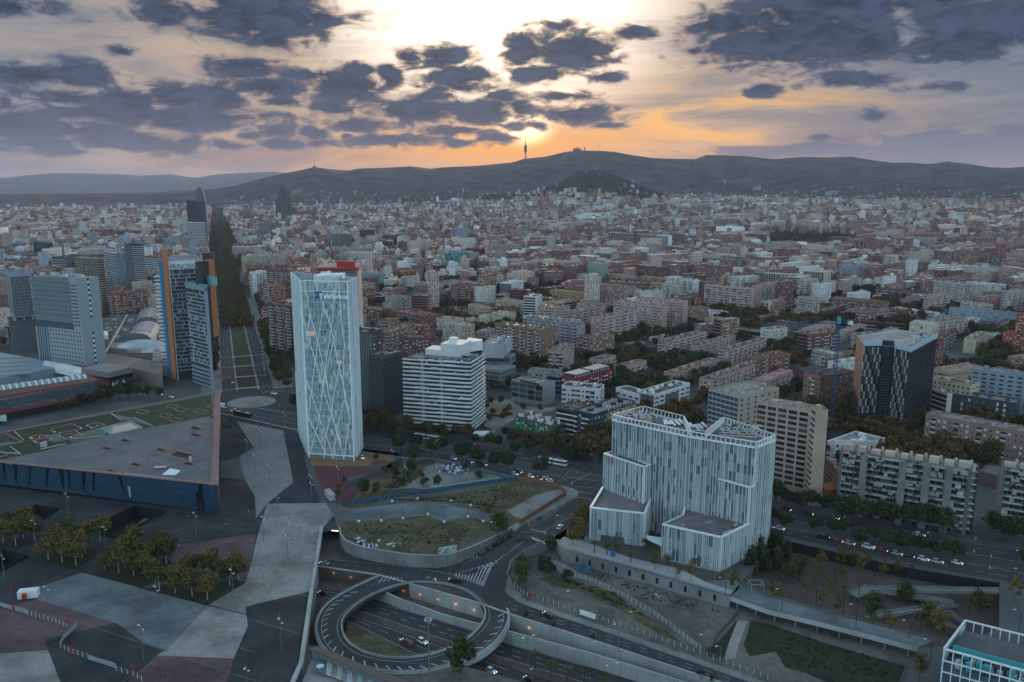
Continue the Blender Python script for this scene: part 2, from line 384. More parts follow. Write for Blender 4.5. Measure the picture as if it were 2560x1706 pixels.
# ground materials
m_paving=mat('paving_grey',(.085,.09,.095),.9,.18,.25,coords='World',dirt=.25,bump=.1)
mAs=mat('asphalt',(.040,.043,.048),.85,.15,.4,coords='World',dirt=.25)
mAd=mat('dark_plaza_asphalt',(.033,.038,.044),.85,.25,.35,coords='World',dirt=.45)
mPb=mat('plaza_bluegrey_concrete',(.135,.155,.172),.85,.2,.35,coords='World',dirt=.42)
mPl=mat('plaza_light_concrete',(.245,.235,.225),.85,.2,.35,coords='World',dirt=.4)
mPp=mat('plaza_pink_concrete',(.115,.070,.080),.85,.22,.35,coords='World',dirt=.4)
m_plaza_red=mat('red_court',(.105,.032,.040),.85,.12,.4,coords='World',dirt=.15)
m_ochre=mat('ochre_paving',(.20,.115,.055),.85,.12,.4,coords='World',dirt=.15)
m_paint=mat('road_paint',(.42,.43,.43),.7,.2,2.0,coords='World',dirt=.3)
m_lawn=mat('lawn',(.022,.028,.013),.95,.6,.5,coords='World',bump=.4)
m_grass=mat('dry_grass',(.085,.077,.042),.95,.65,.5,coords='World',dirt=.45,bump=.6)
m_tram=mat('tram_grass',(.036,.034,.018),.95,.35,.5,coords='World')
m_sand=mat('sandy_ground',(.125,.12,.112),.95,.28,.35,coords='World',dirt=.45,bump=.3)
m_soil=mat('brown_soil',(.085,.066,.058),.95,.2,.5,coords='World',dirt=.3)
mCo=mat('concrete',(.20,.205,.205),.85,.14,.35,coords='World',dirt=.35)
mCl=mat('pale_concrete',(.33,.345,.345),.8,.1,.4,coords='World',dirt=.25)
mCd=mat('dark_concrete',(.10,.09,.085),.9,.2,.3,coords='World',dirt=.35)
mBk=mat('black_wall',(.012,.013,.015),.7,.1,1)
m_rail=mat('steel_rail',(.16,.17,.17),.5,.1,3,metal=.3)
m_dust=mat('rubble_dust',(.19,.20,.205),.95,.22,.5,coords='World',dirt=.35)
def lift(z,k):return z+.004*k
def flat(name,py_,z,m,kind='structure'):
 b=MB();b.sheet(py_,z);o=b.bd(name,m);o['kind']=kind;return o
 # the sloping street surface
_S0=P('j',1640,720,-5);_S1=P('k',100,420,0)
def lowz(x,y):
 d=Vec((_S1.x-_S0.x,_S1.y-_S0.y));t=((x-_S0.x)*d.x+(y-_S0.y)*d.y)/d.length_squared
 t=min(1,max(0,t));return-5+5*t
def PR(c,x,y,k=0):
 z=-5
 for _ in rg(12):
  p=P(c,x,y,z);z=lowz(p.x,p.y)
 return Vec((p.x,p.y,z+.004*k))
 # upper ground with the sunken basin and the light pits cut out
K=lambda*pts:[P('k',x,y)for x,y in pts]
lot_wall=[P('j',x,y)for x,y in((650,382),(655,430),(690,480),(760,514),(860,541),(1000,566),(1150,588),(1365,602),(1480,594),(1560,575),(1700,522),(1850,450),(1983,380))]
prom_edge=K((390,545),(700,628),(1000,706),(1300,792),(1500,850),(1690,905))
plaza_edge=[P('j',225,1780),P('j',290,1568),P('j',350,1430),P('j',390,1150),P('j',425,900),P('j',510,372)]
park_far=[P('l',x,y)for x,y in((20,520),(170,476),(620,580),(1100,682),(1800,798))]
park_right=[P('l',1795,1140),P('l',1500,1290)]
basin=plaza_edge+lot_wall+K((60,340),(330,440))+prom_edge+K((1752,850),(1765,800))+park_far+park_right+[P('l',1165,1300),P('l',1060,1560),P('l',980,1800),P('j',225,2100)]
pits=[[P('i',x,y)for x,y in q]for q in([(190,252),(275,207),(455,232),(330,312)],[(670,395),(1045,213),(1285,252),(905,455)],[(-160,640),(10,548),(215,600),(-60,745)])]
outer=[(1180*mt.sin(a),1180*mt.cos(a))for a in np.linspace(1.25,-1.25,60)]+[(-700,-60),(700,-60)]
b=MB();b.sheet(outer,0,[basin]+pits);tag(b.bd('ground',m_paving),kind='structure')
cut_n=[P('j',x,y,-5)for x,y in((250,640),(950,742),(1190,808),(1730,960),(1983,1050))]+[P('k',x,y,-5)for x,y in((600,1240),(1480,1530),(2300,1800))]
cut_s=[P('j',x,y,-5)for x,y in((200,1250),(480,1290),(1150,1420),(1606,1440),(1983,1545),(2900,1860))]
motor=cut_n+cut_s[::-1]
low_outer=[(-190,100),(330,100),(330,420),(60,420),P('k',330,520,-5),P('k',60,640,-5),P('k',-60,700,-5),P('j',1640,600,-5),P('j',1560,622,-5),P('j',1365,660,-5),(-20,430),(-190,430)]
b=MB();b.sheet(low_outer,-5.0,[motor]);tag(b.bd('lower_ground',m_sand),kind='structure')
b=MB();b.sheet([(-220,90),(380,90),(380,460),(-220,460)],-11);tag(b.bd('motorway_floor',mCd),kind='structure')
RL=[('j',1365,655),('j',1560,632),('j',1700,572),('j',1850,482),('j',1983,388),('k',60,342)]
RR=[('j',1930,850),('j',1940,745),('k',-10,640),('k',90,560),('k',220,492),('k',330,440)]
A=[PR(*q)for q in RL];B_=[PR(*q)for q in RR]
n=len(A);b=MB();vs=[a+Vec((0,0,.012))for a in A]+[c+Vec((0,0,.012))for c in B_]
b.add(vs,[(i,n+i,n+i+1,i+1)for i in rg(n-1)]);tag(b.bd('sloping_street',mAs),kind='structure')
# walls of the basin
RRW=B_
def wS(name,py_,z0,z1,m,thick=.5,lb=None,cat='wall',top=.0,cap=None,structure=0,joint=6.0,gp=None):
 """retaining wall along poly: a concrete body with panels that stand a little proud, and a coping"""
 z0f=z0 if callable(z0)else(lambda p:z0);z1f=z1 if callable(z1)else(lambda p:z1)
 rO=eM(name,(py_[0][0],py_[0][1],z0f(py_[0])),lb=lb,cat=cat,gp=gp);org=rO.location
 body=MB();cop=MB();npan=0;pan=None
 for a,c in zip(py_[:-1],py_[1:]):
  a=Vec((a[0],a[1],0));c=Vec((c[0],c[1],0));d=c-a;L=d.length
  if L<.3:continue
  nn=Vec((-d.y,d.x,0)).normalized()*thick/2
  za0,za1,zc0,zc1=z0f(a),z1f(a),z0f(c),z1f(c)
  k=max(1,int(L/joint))
  for j in rg(k):
   p=a+d*(j/k+.03/L*2);q=a+d*((j+1)/k-.03/L*2);t0=j/k;t1=(j+1)/k
   zl0=za0+(zc0-za0)*t0;zl1=za0+(zc0-za0)*t1;zh0=za1+(zc1-za1)*t0;zh1=za1+(zc1-za1)*t1
   vs=[p-nn,q-nn,q+nn,p+nn];vv=[v+Vec((0,0,z))-org for v,z in zip(vs,(zl0,zl1,zl1,zl0))]+[v+Vec((0,0,z))-org for v,z in zip(vs,(zh0,zh1,zh1,zh0))]
   fs=[(4,5,6,7),(0,1,5,4),(1,2,6,5),(2,3,7,6),(3,0,4,7)]
   pb=MB();pb.add(vv,fs);pb.bd('wall_panel',m,rO)
  body.add([Vec((v.x,v.y,z))-org for v,z in((a-nn*.8,za0),(c-nn*.8,zc0),(c+nn*.8,zc0),(a+nn*.8,za0),(a-nn*.8,za1-.03),(c-nn*.8,zc1-.03),(c+nn*.8,zc1-.03),(a+nn*.8,za1-.03))],[(4,5,6,7),(0,1,5,4),(1,2,6,5),(2,3,7,6),(3,0,4,7)])
  if cap:cop.beam(Vec((a.x,a.y,za1+.003))-org,Vec((c.x,c.y,zc1+.003))-org,cap[0],cap[1])
 body.bd('wall_core',mCd,rO)
 if cap:cop.bd('coping',mCl,rO)
 return rO
wS('retaining_wall',lot_wall,lambda p:lowz(p[0],p[1])-.3,1.0,mCo,.5,'long curved concrete retaining wall round the weedy lot, beside the road to the tunnel',cap=(.6,.15))
wS('retaining_wall',plaza_edge,-11,-.004,mCo,.6,'tall concrete retaining wall under the straight edge of the plaza, beside the motorway',cap=None)
b=MB()
for a,c in zip(plaza_edge[:-1],plaza_edge[1:]):b.beam(a+Vec((0,0,0)),c,1.5,.95)
tag(b.bd('plaza_parapet',mCl),'straight pale concrete parapet along the edge of the plaza above the roundabout','parapet')
wS('retaining_wall',prom_edge,-5,-.004,mCo,.5,'grey concrete retaining wall with narrow openings below the promenade of the white finned building')
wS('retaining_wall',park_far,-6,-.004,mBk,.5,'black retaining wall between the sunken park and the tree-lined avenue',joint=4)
wS('retaining_wall',[park_far[-1]]+park_right,-6,-.004,mCd,.5,'dark retaining wall at the right-hand end of the sunken park',joint=6)
wS('retaining_wall',K((330,440),(390,545)),-5,-.004,mCo,.5,'short concrete wall beside the stairs at the corner of the promenade')
wS('retaining_wall',K((1690,905),(1752,850),(1765,800))+[park_far[0]],-5.5,-.004,mCd,.5,'concrete wall at the left end of the sunken park below the building plot')
wS('retaining_wall',[Vec((p.x,p.y,0))for p in RRW[1:]],-5.2,lambda p:lowz(p[0],p[1])+.9,mCo,.4,'low concrete wall holding the right edge of the sloping street above the scrub')
b_root=[o for o in COL.objects if o.get('label','').startswith('grey concrete retaining wall with narrow')][0]
pm=MB();pm.box((0,0,0),(1.2,.16,2.7));pme=pm.bd('opening',mBk,b_root);KD=prom_edge
def aL(py_,t):
 Ls=[(py_[i+1]-py_[i]).length for i in rg(len(py_)-1)];s=t*sum(Ls)
 for i,l in en(Ls):
  if s<=l or i==len(Ls)-1:
   d=(py_[i+1]-py_[i]).normalized();return py_[i]+d*s,d
  s-=l
for k in rg(11):
 p,d=aL(prom_edge,.10+.082*k);nn=Vec((d.y,-d.x,0));p=p+nn*.26
 o=pme if k==0 else inst('opening',pme.data,b_root)
 o.location=Vec((p.x,p.y,-3.6))-b_root.location;o.rotation_euler=(0,0,mt.atan2(d.y,d.x))
for q in pits:
 wS('pit_parapet',[Vec((p[0],p[1],0))for p in q+[q[0]]],-6,1.25,mBk,.35,['small dark sunken patio with black parapet beside the blue-clad building','large dark sunken patio with black parapet in front of the blue-clad building','dark sunken patio with black parapet at the left edge behind the left grove'][pits.index(q)],cat='sunken patio',joint=5)
 flat('pit_floor',q,-5.9,mBk)
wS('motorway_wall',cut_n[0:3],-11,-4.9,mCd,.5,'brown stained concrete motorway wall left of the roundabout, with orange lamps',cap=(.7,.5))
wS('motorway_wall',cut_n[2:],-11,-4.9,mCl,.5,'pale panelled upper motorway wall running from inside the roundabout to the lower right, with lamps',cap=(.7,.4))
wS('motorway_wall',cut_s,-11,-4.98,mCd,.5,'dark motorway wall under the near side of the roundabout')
w2=[P('j',x,y,-11)for x,y in((880,905),(1130,1000),(1450,1092),(1690,1168),(1983,1275))]+[P('k',x,y,-11)for x,y in((600,1445),(1100,1602),(1900,1860))]
w2top=[5.6,4.2,2.8,3.4,5.2,5.4,5.4,5.4]
def w2z(p):
 best=min(rg(len(w2)),key=lambda i:(w2[i].x-p[0])**2+(w2[i].y-p[1])**2);return-11+w2top[best]
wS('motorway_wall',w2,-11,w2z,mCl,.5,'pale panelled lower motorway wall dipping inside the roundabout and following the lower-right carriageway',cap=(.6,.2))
# motorway surface
def strip(name,pts,w,z,m,kind='structure'):
 b=MB()
 for a,c in zip(pts[:-1],pts[1:]):
  a=Vec((a[0],a[1],0));c=Vec((c[0],c[1],0));d=(c-a)
  if d.length<.05:continue
  nn=Vec((-d.y,d.x,0)).normalized()*w/2;b.add([Vec((v.x,v.y,z))for v in(a-nn,c-nn,c+nn,a+nn)],[(0,1,2,3)])
 o=b.bd(name,m);o['kind']=kind;return o
def lerp_line(A,B,t):return[a.lerp(b_,t)for a,b_ in zip(A,B)]
med_u=[P('j',x,y,-11)for x,y in((500,930),(900,1050),(1530,1268),(1983,1405))]+[P('k',x,y,-11)for x,y in((700,1620),(1300,1800))]
med_l=[P('j',x,y,-11)for x,y in((480,965),(880,1092),(1480,1300),(1983,1470))]+[P('k',x,y,-11)for x,y in((650,1680),(1250,1880))]
b=MB();b.sheet([P('j',300,840,-11),P('j',560,850,-11)]+w2+[P('k',1800,2050,-11)]+med_u[::-1],-11+.004);tag(b.bd('carriageway',mAs),kind='structure')
c2=[P('j',x,y,-11)for x,y in((470,1050),(740,1110),(1180,1335),(1606,1480),(2100,1640))]
b=MB();b.sheet(med_l+[P('k',1150,2100,-11)]+c2[::-1],-11+.004);tag(b.bd('carriageway',mAs),kind='structure')
b=MB();b.pm_(med_u+med_l[::-1],-11,-10.7);tag(b.bd('motorway_median',m_soil),kind='structure')
g=[P('j',700,1080,-11),P('j',740,1112,-11),P('j',960,1230,-11),P('j',1190,1335,-11),P('j',1200,1420,-5),P('j',900,1380,-5),P('j',700,1270,-5)]
b=MB();b.add([g[0],g[1],g[2],g[3],g[4],g[5],g[6]],[(0,6,1),(1,6,5,2),(2,5,4,3)])
for i,f in en(b.f):b.f[i]=tuple(f)
tag(b.bd('grass_bank',m_grass),kind='structure')
def mN(pts,w,z,name='lane_line',dash=None,m=None):
 """painted line; dash=(on,off)"""
 b=MB()
 for a,c in zip(pts[:-1],pts[1:]):
  a=Vec(a);c=Vec(c);d=c-a;L=d.length
  if L<.05:continue
  u=d/L;nn=Vec((-u.y,u.x,0)).normalized()*w*.4
  if dash is None:segs=[(0,L)]
  else:
   segs=[];s=0
   while s<L:segs.append((s,min(L,s+dash[0])));s+=dash[0]+dash[1]
  for s0,s1 in segs:
   p=a+u*s0;q=a+u*s1;dz=Vec((0,0,z))
   b.add([p-nn+dz,q-nn+dz,q+nn+dz,p+nn+dz],[(0,1,2,3)])
 o=b.bd(name,m or m_paint);o['kind']='structure';return o
for t,ds in((.06,None),(.36,(3.5,6)),(.66,(3.5,6)),(.95,None)):
 U=[P('j',560,860,-11)]+w2[1:6];Lw=[med_u[0],med_u[1],med_u[2],med_u[2].lerp(med_u[3],.4),med_u[3],med_u[4]]
 mN([a.lerp(c,t)for a,c in zip(U,Lw)],.22,.008,dash=ds)
for t,ds in((.08,None),(.5,(5,5)),(.93,None)):
 mN([a.lerp(c,t)for a,c in zip([med_l[0],med_l[1],med_l[2],med_l[3]],[c2[0],c2[1],c2[2],c2[3]])],.22,.008,dash=ds)
 # roundabout ring
ring_in=[P('j',x,y,-5)for x,y in((1190,806),(1090,828),(1000,858),(920,892),(850,930),(790,970),(740,1010),(700,1055),(680,1090),(672,1130),(678,1180),(700,1230),(735,1270),(780,1302),(830,1330),(900,1352),(1000,1374),(1080,1379),(1150,1380),(1230,1373),(1300,1362),(1375,1345),(1440,1325),(1510,1297),(1580,1263),(1635,1228),(1685,1185),(1722,1145),(1750,1105),(1766,1070),(1768,1035),(1760,1000),(1740,965),(1712,932),(1680,905),(1635,875),(1580,850),(1520,830),(1450,815),(1385,806),(1320,802),(1250,801))]
ring_out=[P('j',x,y,-5)for x,y in((960,742),(900,765),(850,790),(780,820),(720,852),(660,885),(600,922),(555,958),(515,998),(487,1045),(470,1085),(462,1130),(463,1180),(475,1230),(500,1285),(545,1335),(610,1378),(700,1420),(800,1455),(900,1480),(1000,1495),(1100,1502),(1200,1500),(1300,1492),(1400,1472),(1500,1445),(1600,1412),(1700,1372),(1780,1325),(1850,1268),(1905,1205),(1940,1150),(1960,1095),(1962,1045),(1950,1000))]
deck=ring_out+[P('j',1940,960,-5),P('j',1960,900,-5),P('j',1900,820,-5),P('j',1700,730,-5),P('j',1450,690,-5),P('j',1200,700,-5),P('j',1000,720,-5)]
b=MB();zt=-4.985
b.sheet(deck,zt,[ring_in]);b.sheet(deck,zt-1.5,[ring_in])
fl=b.f[len(b.f)//2:];b.f=b.f[:len(b.f)//2]+[f[::-1]for f in fl]
for loop,flip in((ring_in,0),(deck,1)):
 L_=ccw([tuple(p)for p in loop]);nL=len(L_)
 vs=[(p[0],p[1],zt)for p in L_]+[(p[0],p[1],zt-1.5)for p in L_]
 b.add(vs,[((i,(i+1)%nL,(i+1)%nL+nL,i+nL)if not flip else(i+nL,(i+1)%nL+nL,(i+1)%nL,i))for i in rg(nL)])
tag(b.bd('roundabout_deck',mAs),kind='structure')
def oF(loop,d,z=None):
 """offset a closed loop along its radius from the ring's centre"""
 cx=-38.5;cy=290
 out=[]
 for p in loop:
  v=Vec((p[0]-cx,p[1]-cy,0));v=v*(1+d/v.length);out.append(Vec((cx+v.x,cy+v.y,p[2]if z is None else z)))
 return out
def bR_(name,lb,pts,w,h,z,cl=1,m=None,cat='barrier'):
 P_=list(pts)+([pts[0]]if cl else[]);rO=eM(name,(P_[0].x,P_[0].y,z),lb=lb,cat=cat);b=MB();o=rO.location
 for a,c in zip(P_[:-1],P_[1:]):b.beam(Vec((a.x,a.y,z))-o,Vec((c.x,c.y,z))-o,w,h)
 b.bd('kerb_wall',m or mCl,rO);return rO
def rG(rO,pts,z,h=1.1,step=2.0,rails=3,r=.035,m=None,cl=0,off=1):
 o=rO.location;P_=list(pts)+([pts[0]]if cl else[]);rb=MB();m=m or m_rail
 for a,c in zip(P_[:-1],P_[1:]):
  A_=Vec((a.x,a.y,z))-o;C_=Vec((c.x,c.y,z))-o
  for k in rg(rails):
   hh=Vec((0,0,h*(k+1)/rails));rb.beam(A_+hh,C_+hh,.06 if k<rails-1 else.1,.06)
 rb.bd('rail',m,rO)
 pm=MB();pm.box((0,0,0),(.09,.09,h));me=pm.bd('post',m,rO);first=1
 tot=sum((P_[i+1]-P_[i]).length for i in rg(len(P_)-1));k=0
 while k*step<tot and k<300:
  p,d=aL([Vec((q.x,q.y,0))for q in P_],k*step/tot)
  q=me if first else inst('post',me.data,rO);first=0
  q.location=Vec((p.x,p.y,z))-o;q.rotation_euler=(0,0,mt.atan2(d.y,d.x));k+=1
ri=bR_('roundabout_barrier','oval concrete kerb and steel railing round the inner opening of the roundabout',oF(ring_in,.5),.45,.8,zt)
rG(ri,oF(ring_in,.15),zt+.05,1.25,cl=1)
ro=bR_('roundabout_barrier','outer concrete kerb and railing on the left and near side of the roundabout',oF(ring_out,-.4),.4,.7,zt,cl=0)
rG(ro,oF(ring_out[:14],-.1),zt+.05,1.3)
b=MB()
for a,c in zip(ring_out[:-1],ring_out[1:]):
 a2,c2_=oF([a],.15)[0],oF([c],.15)[0];b.beam(Vec((a2.x,a2.y,zt-2.1)),Vec((c2_.x,c2_.y,zt-2.1)),.5,2.3)
b.bd('deck_fascia',mCl,ro);KK=[o for o in COL.objects if o.name.startswith('deck_fascia')][0];KK.location=-ro.location
flat('roundabout_island',[P('j',x,y,-5)for x,y in((1200,812),(1740,965),(1700,925),(1600,862),(1450,822),(1300,808))],-4.98,m_soil)
mN(oF(ring_in+[ring_in[0]],2.2,zt),.18,.006)
oo=oF(ring_out,-2.2,zt);mN(oo[6:],.18,.006)
rad=[]
b=MB()
for i in rg(4,34,1):
 a=oo[i];v=Vec((a.x+38.5,a.y-290,0)).normalized();t=Vec((-v.y,v.x,0));c=a-v*1.1+Vec((0,0,.007));q=(v*.8+t*.75).normalized()*1.5;n2=Vec((-q.y,q.x,0)).normalized()*.22
 b.add([c-q-n2,c+q-n2,c+q+n2,c-q+n2],[(0,1,2,3)])
tag(b.bd('ring_hatching',m_paint),kind='structure')
# lower streets
def lowsheet(name,c,pts,m,k=1):return flat(name,[P(c,x,y,-5)for x,y in pts],-5+.004*k,m)
lowsheet('road','j',[(380,640),(490,600),(500,372),(640,372),(645,470),(700,555),(800,600),(1000,632),(1365,662),(1560,640),(1660,625),(1925,745),(1940,960),(1190,803),(950,738)],mAs)
lowsheet('traffic_island','j',[(380,600),(500,590),(520,560),(590,530),(625,560),(640,600),(690,622),(480,608)],m_soil,3)
lowsheet('road','k',[(-130,700),(-50,640),(0,900),(150,960),(500,1080),(1000,1260),(1500,1430),(2100,1640),(2300,1790),(1480,1524),(600,1234),(0,1044),(-45,1020),(-60,860)],mAs,2)
strip('pavement',[P('k',x,y,-5)for x,y in((-10,880),(100,950),(300,1020),(700,1150),(1100,1290),(1500,1425),(2100,1640))],3.4,-5+.10,mCo)
for t in(0,.33,.62):
 A_=[(20,935),(600,1130),(1200,1340),(1800,1545)];B2=[(-20,1035),(600,1228),(1200,1428),(1800,1650)]
 mN([P('k',a[0]+(c[0]-a[0])*t,a[1]+(c[1]-a[1])*t,-5)for a,c in zip(A_,B2)],.16,.014,dash=None if t==0 else(3,4))
mN([P('k',x,y,-5)for x,y in((-10,1040),(600,1232),(1480,1522))],.2,.014)
def bars(c,P0,P1,Q0,Q1,n,w=.55,k=4,fz=None):
 """n bars, from points on line P0-P1 to points on line Q0-Q1"""
 b=MB()
 for i in rg(n):
  t=(i+.5)/n;a=PR(c,P0[0]+(P1[0]-P0[0])*t,P0[1]+(P1[1]-P0[1])*t,k);d=PR(c,Q0[0]+(Q1[0]-Q0[0])*t,Q0[1]+(Q1[1]-Q0[1])*t,k)
  u=(d-a)
  if u.length<.2:continue
  nn=Vec((-u.y,u.x,0)).normalized()*w*.38;b.add([a-nn+Vec((0,0,.02)),d-nn+Vec((0,0,.02)),d+nn+Vec((0,0,.02)),a+nn+Vec((0,0,.02))],[(0,1,2,3)])
 tag(b.bd('chevron_marking',m_paint),kind='structure')
bars('j',(1535,735),(1840,640),(1540,740),(1760,815),10)
bars('j',(1560,730),(1870,620),(1640,765),(1880,640),9,.5)
bars('j',(1850,640),(1755,820),(1790,650),(1700,800),10,.5)
for seg in([(1530,735),(1760,822),(1830,660),(1905,596)],[(1530,735),(1840,640)]):
 mN([PR('j',x,y,5)+Vec((0,0,.02))for x,y in seg],.3,0)
bars('j',(1215,680),(1730,600),(1270,665),(1720,585),18,.4)
mN([PR('j',x,y,4)+Vec((0,0,.02))for x,y in((1210,680),(1450,672),(1600,650),(1740,600))],.2,0)
mN([PR('j',x,y,4)for x,y in((1270,688),(1520,732))],.35,.02,dash=(1.1,.9))
mN([P('j',x,y,-5)for x,y in((740,630),(1060,665),(1215,680))],.15,.012,dash=(1.4,1.0))
mN([P('j',x,y,-5)for x,y in((490,612),(720,630))],.2,.012)
mN([P('j',x,y,-5)for x,y in((500,640),(950,690),(1200,735))],.15,.012,dash=(1.6,4))
bars('j',(930,800),(1150,765),(985,740),(1140,760),6,.5)
mN([PR('j',x,y,4)+Vec((0,0,.02))for x,y in((1900,600),(1983,545))],.2,0)
mN([PR('k',x,y,4)+Vec((0,0,.02))for x,y in((0,540),(130,450),(250,390))],.25,0)
mN([PR('k',x,y,4)+Vec((0,0,.02))for x,y in((0,470),(80,420))],.15,0,dash=(2,2))
lowsheet('pavement','k',[(-100,700),(-70,860),(-5,900),(60,935),(80,900),(10,820),(-20,740),(-40,690)],mCo,3)
b=MB()
for i in rg(8):
 a=P('k',150+i*13,440+i*5,.03);c=P('k',165+i*13,462+i*5,.03)
 u=c-a;nn=Vec((-u.y,u.x,0)).normalized()*.25;b.add([a-nn,c-nn,c+nn,a+nn],[(0,1,2,3)])
for i in rg(8):
 a=P('k',145+i*15,378+i*4,.03);c=P('k',165+i*15,388+i*4,.03)
 u=c-a;nn=Vec((-u.y,u.x,0)).normalized()*.2;b.add([a-nn,c-nn,c+nn,a+nn],[(0,1,2,3)])
tag(b.bd('crosswalk',m_paint),kind='structure')
lowsheet('weeds','k',[(200,760),(330,740),(560,800),(800,880),(960,1000),(1110,1100),(1330,1270),(1250,1240),(1000,1120),(850,1010),(650,930),(500,850),(330,830)],m_grass,1)
lowsheet('footpath','k',[(290,610),(400,650),(560,745),(700,800),(640,780),(480,760),(370,720),(300,660)],mCo,2)
lowsheet('footpath','k',[(1750,1085),(1830,1095),(1790,1180),(1750,1300),(1730,1380),(1640,1395),(1680,1260),(1720,1160)],mPl,2)
lowsheet('garden_grass','k',[(1480,1330),(1600,1250),(1750,1080),(1720,1160),(1680,1260),(1640,1395),(1500,1360)],m_lawn,1)
lowsheet('garden_grass','l',[(-130,1090),(0,1115),(400,1250),(800,1370),(1065,1440),(1000,1600),(560,1620),(300,1500),(130,1450),(60,1330),(-140,1370),(-190,1280)],m_lawn,2)
flat('park_soil',[P('l',x,y,-6)for x,y in((-200,500),(200,420),(1900,740),(1900,1300),(1500,1400),(1100,1290),(0,880),(-230,820))],-5+.010,m_soil)
# plaza and upper streets
def up(name,c,pts,m,k=1):return flat(name,[P(c,x,y)for x,y in pts],.004*k,m)
def src(c,x,y,z=0):return P(c,x,y,z)
b=MB();b.sheet([P('m',x,y)for x,y in[(-60,1100),(505,930),(560,955),(700,990),(700,1060),(742,1165),(770,1190),(775,1215),(740,1225),(728,1300),(710,1430),(690,1568),(660,1750),(-300,1800)]],.004,pits);tag(b.bd('plaza',mAd),kind='structure')
flat('plaza_slab',[P('i',640,715),P('i',1605,975),P('i',1290,1320),P('i',1110,1262),P('i',905,1110),P('i',290,930),P('i',235,855)],.008,mPb)
flat('plaza_slab',[P('j',x,y)for x,y in((85,185),(540,180),(605,275),(505,385),(425,862),(0,962),(-83,985),(-63,1130),(-173,1385),(-773,1360),(-693,1318),(-378,975),(-83,800),(-33,640),(0,480))],.008,mPl)
flat('plaza_slab',[P('f',140,1090),P('f',455,1155),P('f',522,1503),P('j',85,185),P('j',0,300),P('i',1975,130),P('i',1898,0),P('f',155,1330),P('f',255,1270)],.008,mat('plaza_upper_concrete',(.185,.185,.185),.85,.12,.3,coords='World',dirt=.2))
flat('plaza_slab',[P('i',x,y)for x,y in((1395,500),(1983,418),(1950,640),(1893,800),(1830,770),(1300,640))],.008,mPp)
flat('plaza_slab',[P('i',x,y)for x,y in((-60,1010),(290,930),(905,1110),(600,1175),(345,1240),(372,1320),(-60,1350))],.008,mPp)
flat('plaza_slab',[P('i',x,y)for x,y in((-60,1350),(372,1320),(480,1600),(-60,1700))],.008,mPl)
flat('plaza_slab',[P('i',x,y)for x,y in((1210,1362),(1808,1388),(1725,1700),(850,1700))],.008,mPp)
flat('plaza_slab',[P('f',x,y)for x,y in((30,1362),(155,1332),(192,1482),(30,1470))],.008,mat('plaza_mauve',(.11,.095,.095),.85,.15,.3,coords='World',dirt=.3))
flat('plaza_slab',[P('i',x,y)for x,y in((1100,832),(1300,775),(1400,800),(1150,860))],.009,mPp)
for q in([(-60,470),(260,468),(280,475),(130,545),(-60,550)],[(335,615),(740,530),(755,560),(600,695),(560,690)],[(700,718),(900,650),(1320,620),(1330,720),(1100,832)],[(1120,850),(1320,800),(1880,790),(1890,800),(1612,962)]):
 b=MB();b.pm_([P('i',x,y)for x,y in q],0,.12);tag(b.bd('lawn_bed',m_lawn),kind='structure')
for q in([(240,840),(600,690),(1150,475),(1650,290)],[(0,950),(600,1100),(1000,1230),(1983,1560)],[(380,880),(890,1030),(1500,1190),(1983,1340)],[(600,1180),(1070,930)],[(950,1568),(1500,1200),(1610,1110)],[(350,1320),(500,1240)],[(1700,300),(1983,350)],[(1705,105),(1983,80)],[(580,350),(890,222)],[(0,260),(270,152)]):
 mN([P('i',x,y)for x,y in q],.22,.016,name='drain_line',m=mCo)
mN([P('j',x,y)for x,y in((0,808),(200,850),(370,895),(425,893))],.35,.016,name='drain_line',m=mCo)
mN([P('j',x,y)for x,y in((0,400),(200,425),(430,455))],.2,.016,name='drain_line',m=mCd)
mN([P('j',x,y)for x,y in((0,330),(300,295),(610,278))],.2,.016,name='drain_line',m=mCd)
mN([P('j',x,y)for x,y in((0,1095),(325,1190),(375,1188))],.25,.016,name='drain_line',m=mCo)
b=MB();b.beam(P('i',640,716,.01),P('i',1600,968,.01),.5,.25);b.beam(P('i',1600,968,.01),P('i',1983,1062,.01),.5,.06);tag(b.bd('edge_channel',mBk),kind='structure')
for k in rg(11):
 x0=500+k*0
 a=P('j',110+k*42,200+(k%3)*3);c=P('j',-60+k*42,880-k*6)
 if project(a)[0]<project(P('j',600,270))[0]:mN([a,c],.07,.018,name='joint_line',m=mCd)
for k in rg(14):
 t=k/13;a=P('i',640+965*t,722+255*t);c=P('i',250+1040*t,868+452*t);mN([a,c],.06,.018,name='joint_line',m=mAd)
for k in rg(9):
 t=(k+.5)/9;a=P('i',1600-350*t,985+330*t);c=P('i',1890-60*t,1000+370*t);mN([a,c],.07,.018,name='joint_line',m=mCd)
up('ochre_yard','f',[(635,1348),(560,1190),(1000,1290),(1240,1325),(1180,1370),(1000,1395),(650,1394)],m_ochre,2)
up('red_court','f',[(655,1394),(1000,1396),(1090,1430),(880,1470),(960,1568),(905,1640),(760,1640)],m_plaza_red,2)
up('dark_path','f',[(990,1275),(1250,1310),(1270,1400),(1000,1500),(850,1560),(900,1500),(1100,1420),(1240,1340),(1010,1300)],mAd,3)
up('dirt_patch','f',[(1040,1380),(1110,1350),(1200,1365),(1190,1405),(1090,1412)],m_soil,3)
up('weed_lot','y1',[(240,430),(340,380),(420,330),(330,240),(760,90),(980,20),(1350,130),(1580,175),(1580,215),(1100,290),(600,370),(400,440)],m_grass,1)
up('rubble_ground','y1',[(640,290),(780,250),(900,180),(960,90),(1050,60),(1250,90),(1560,170),(1570,200),(1150,265),(1000,285),(830,270)],m_dust,2)
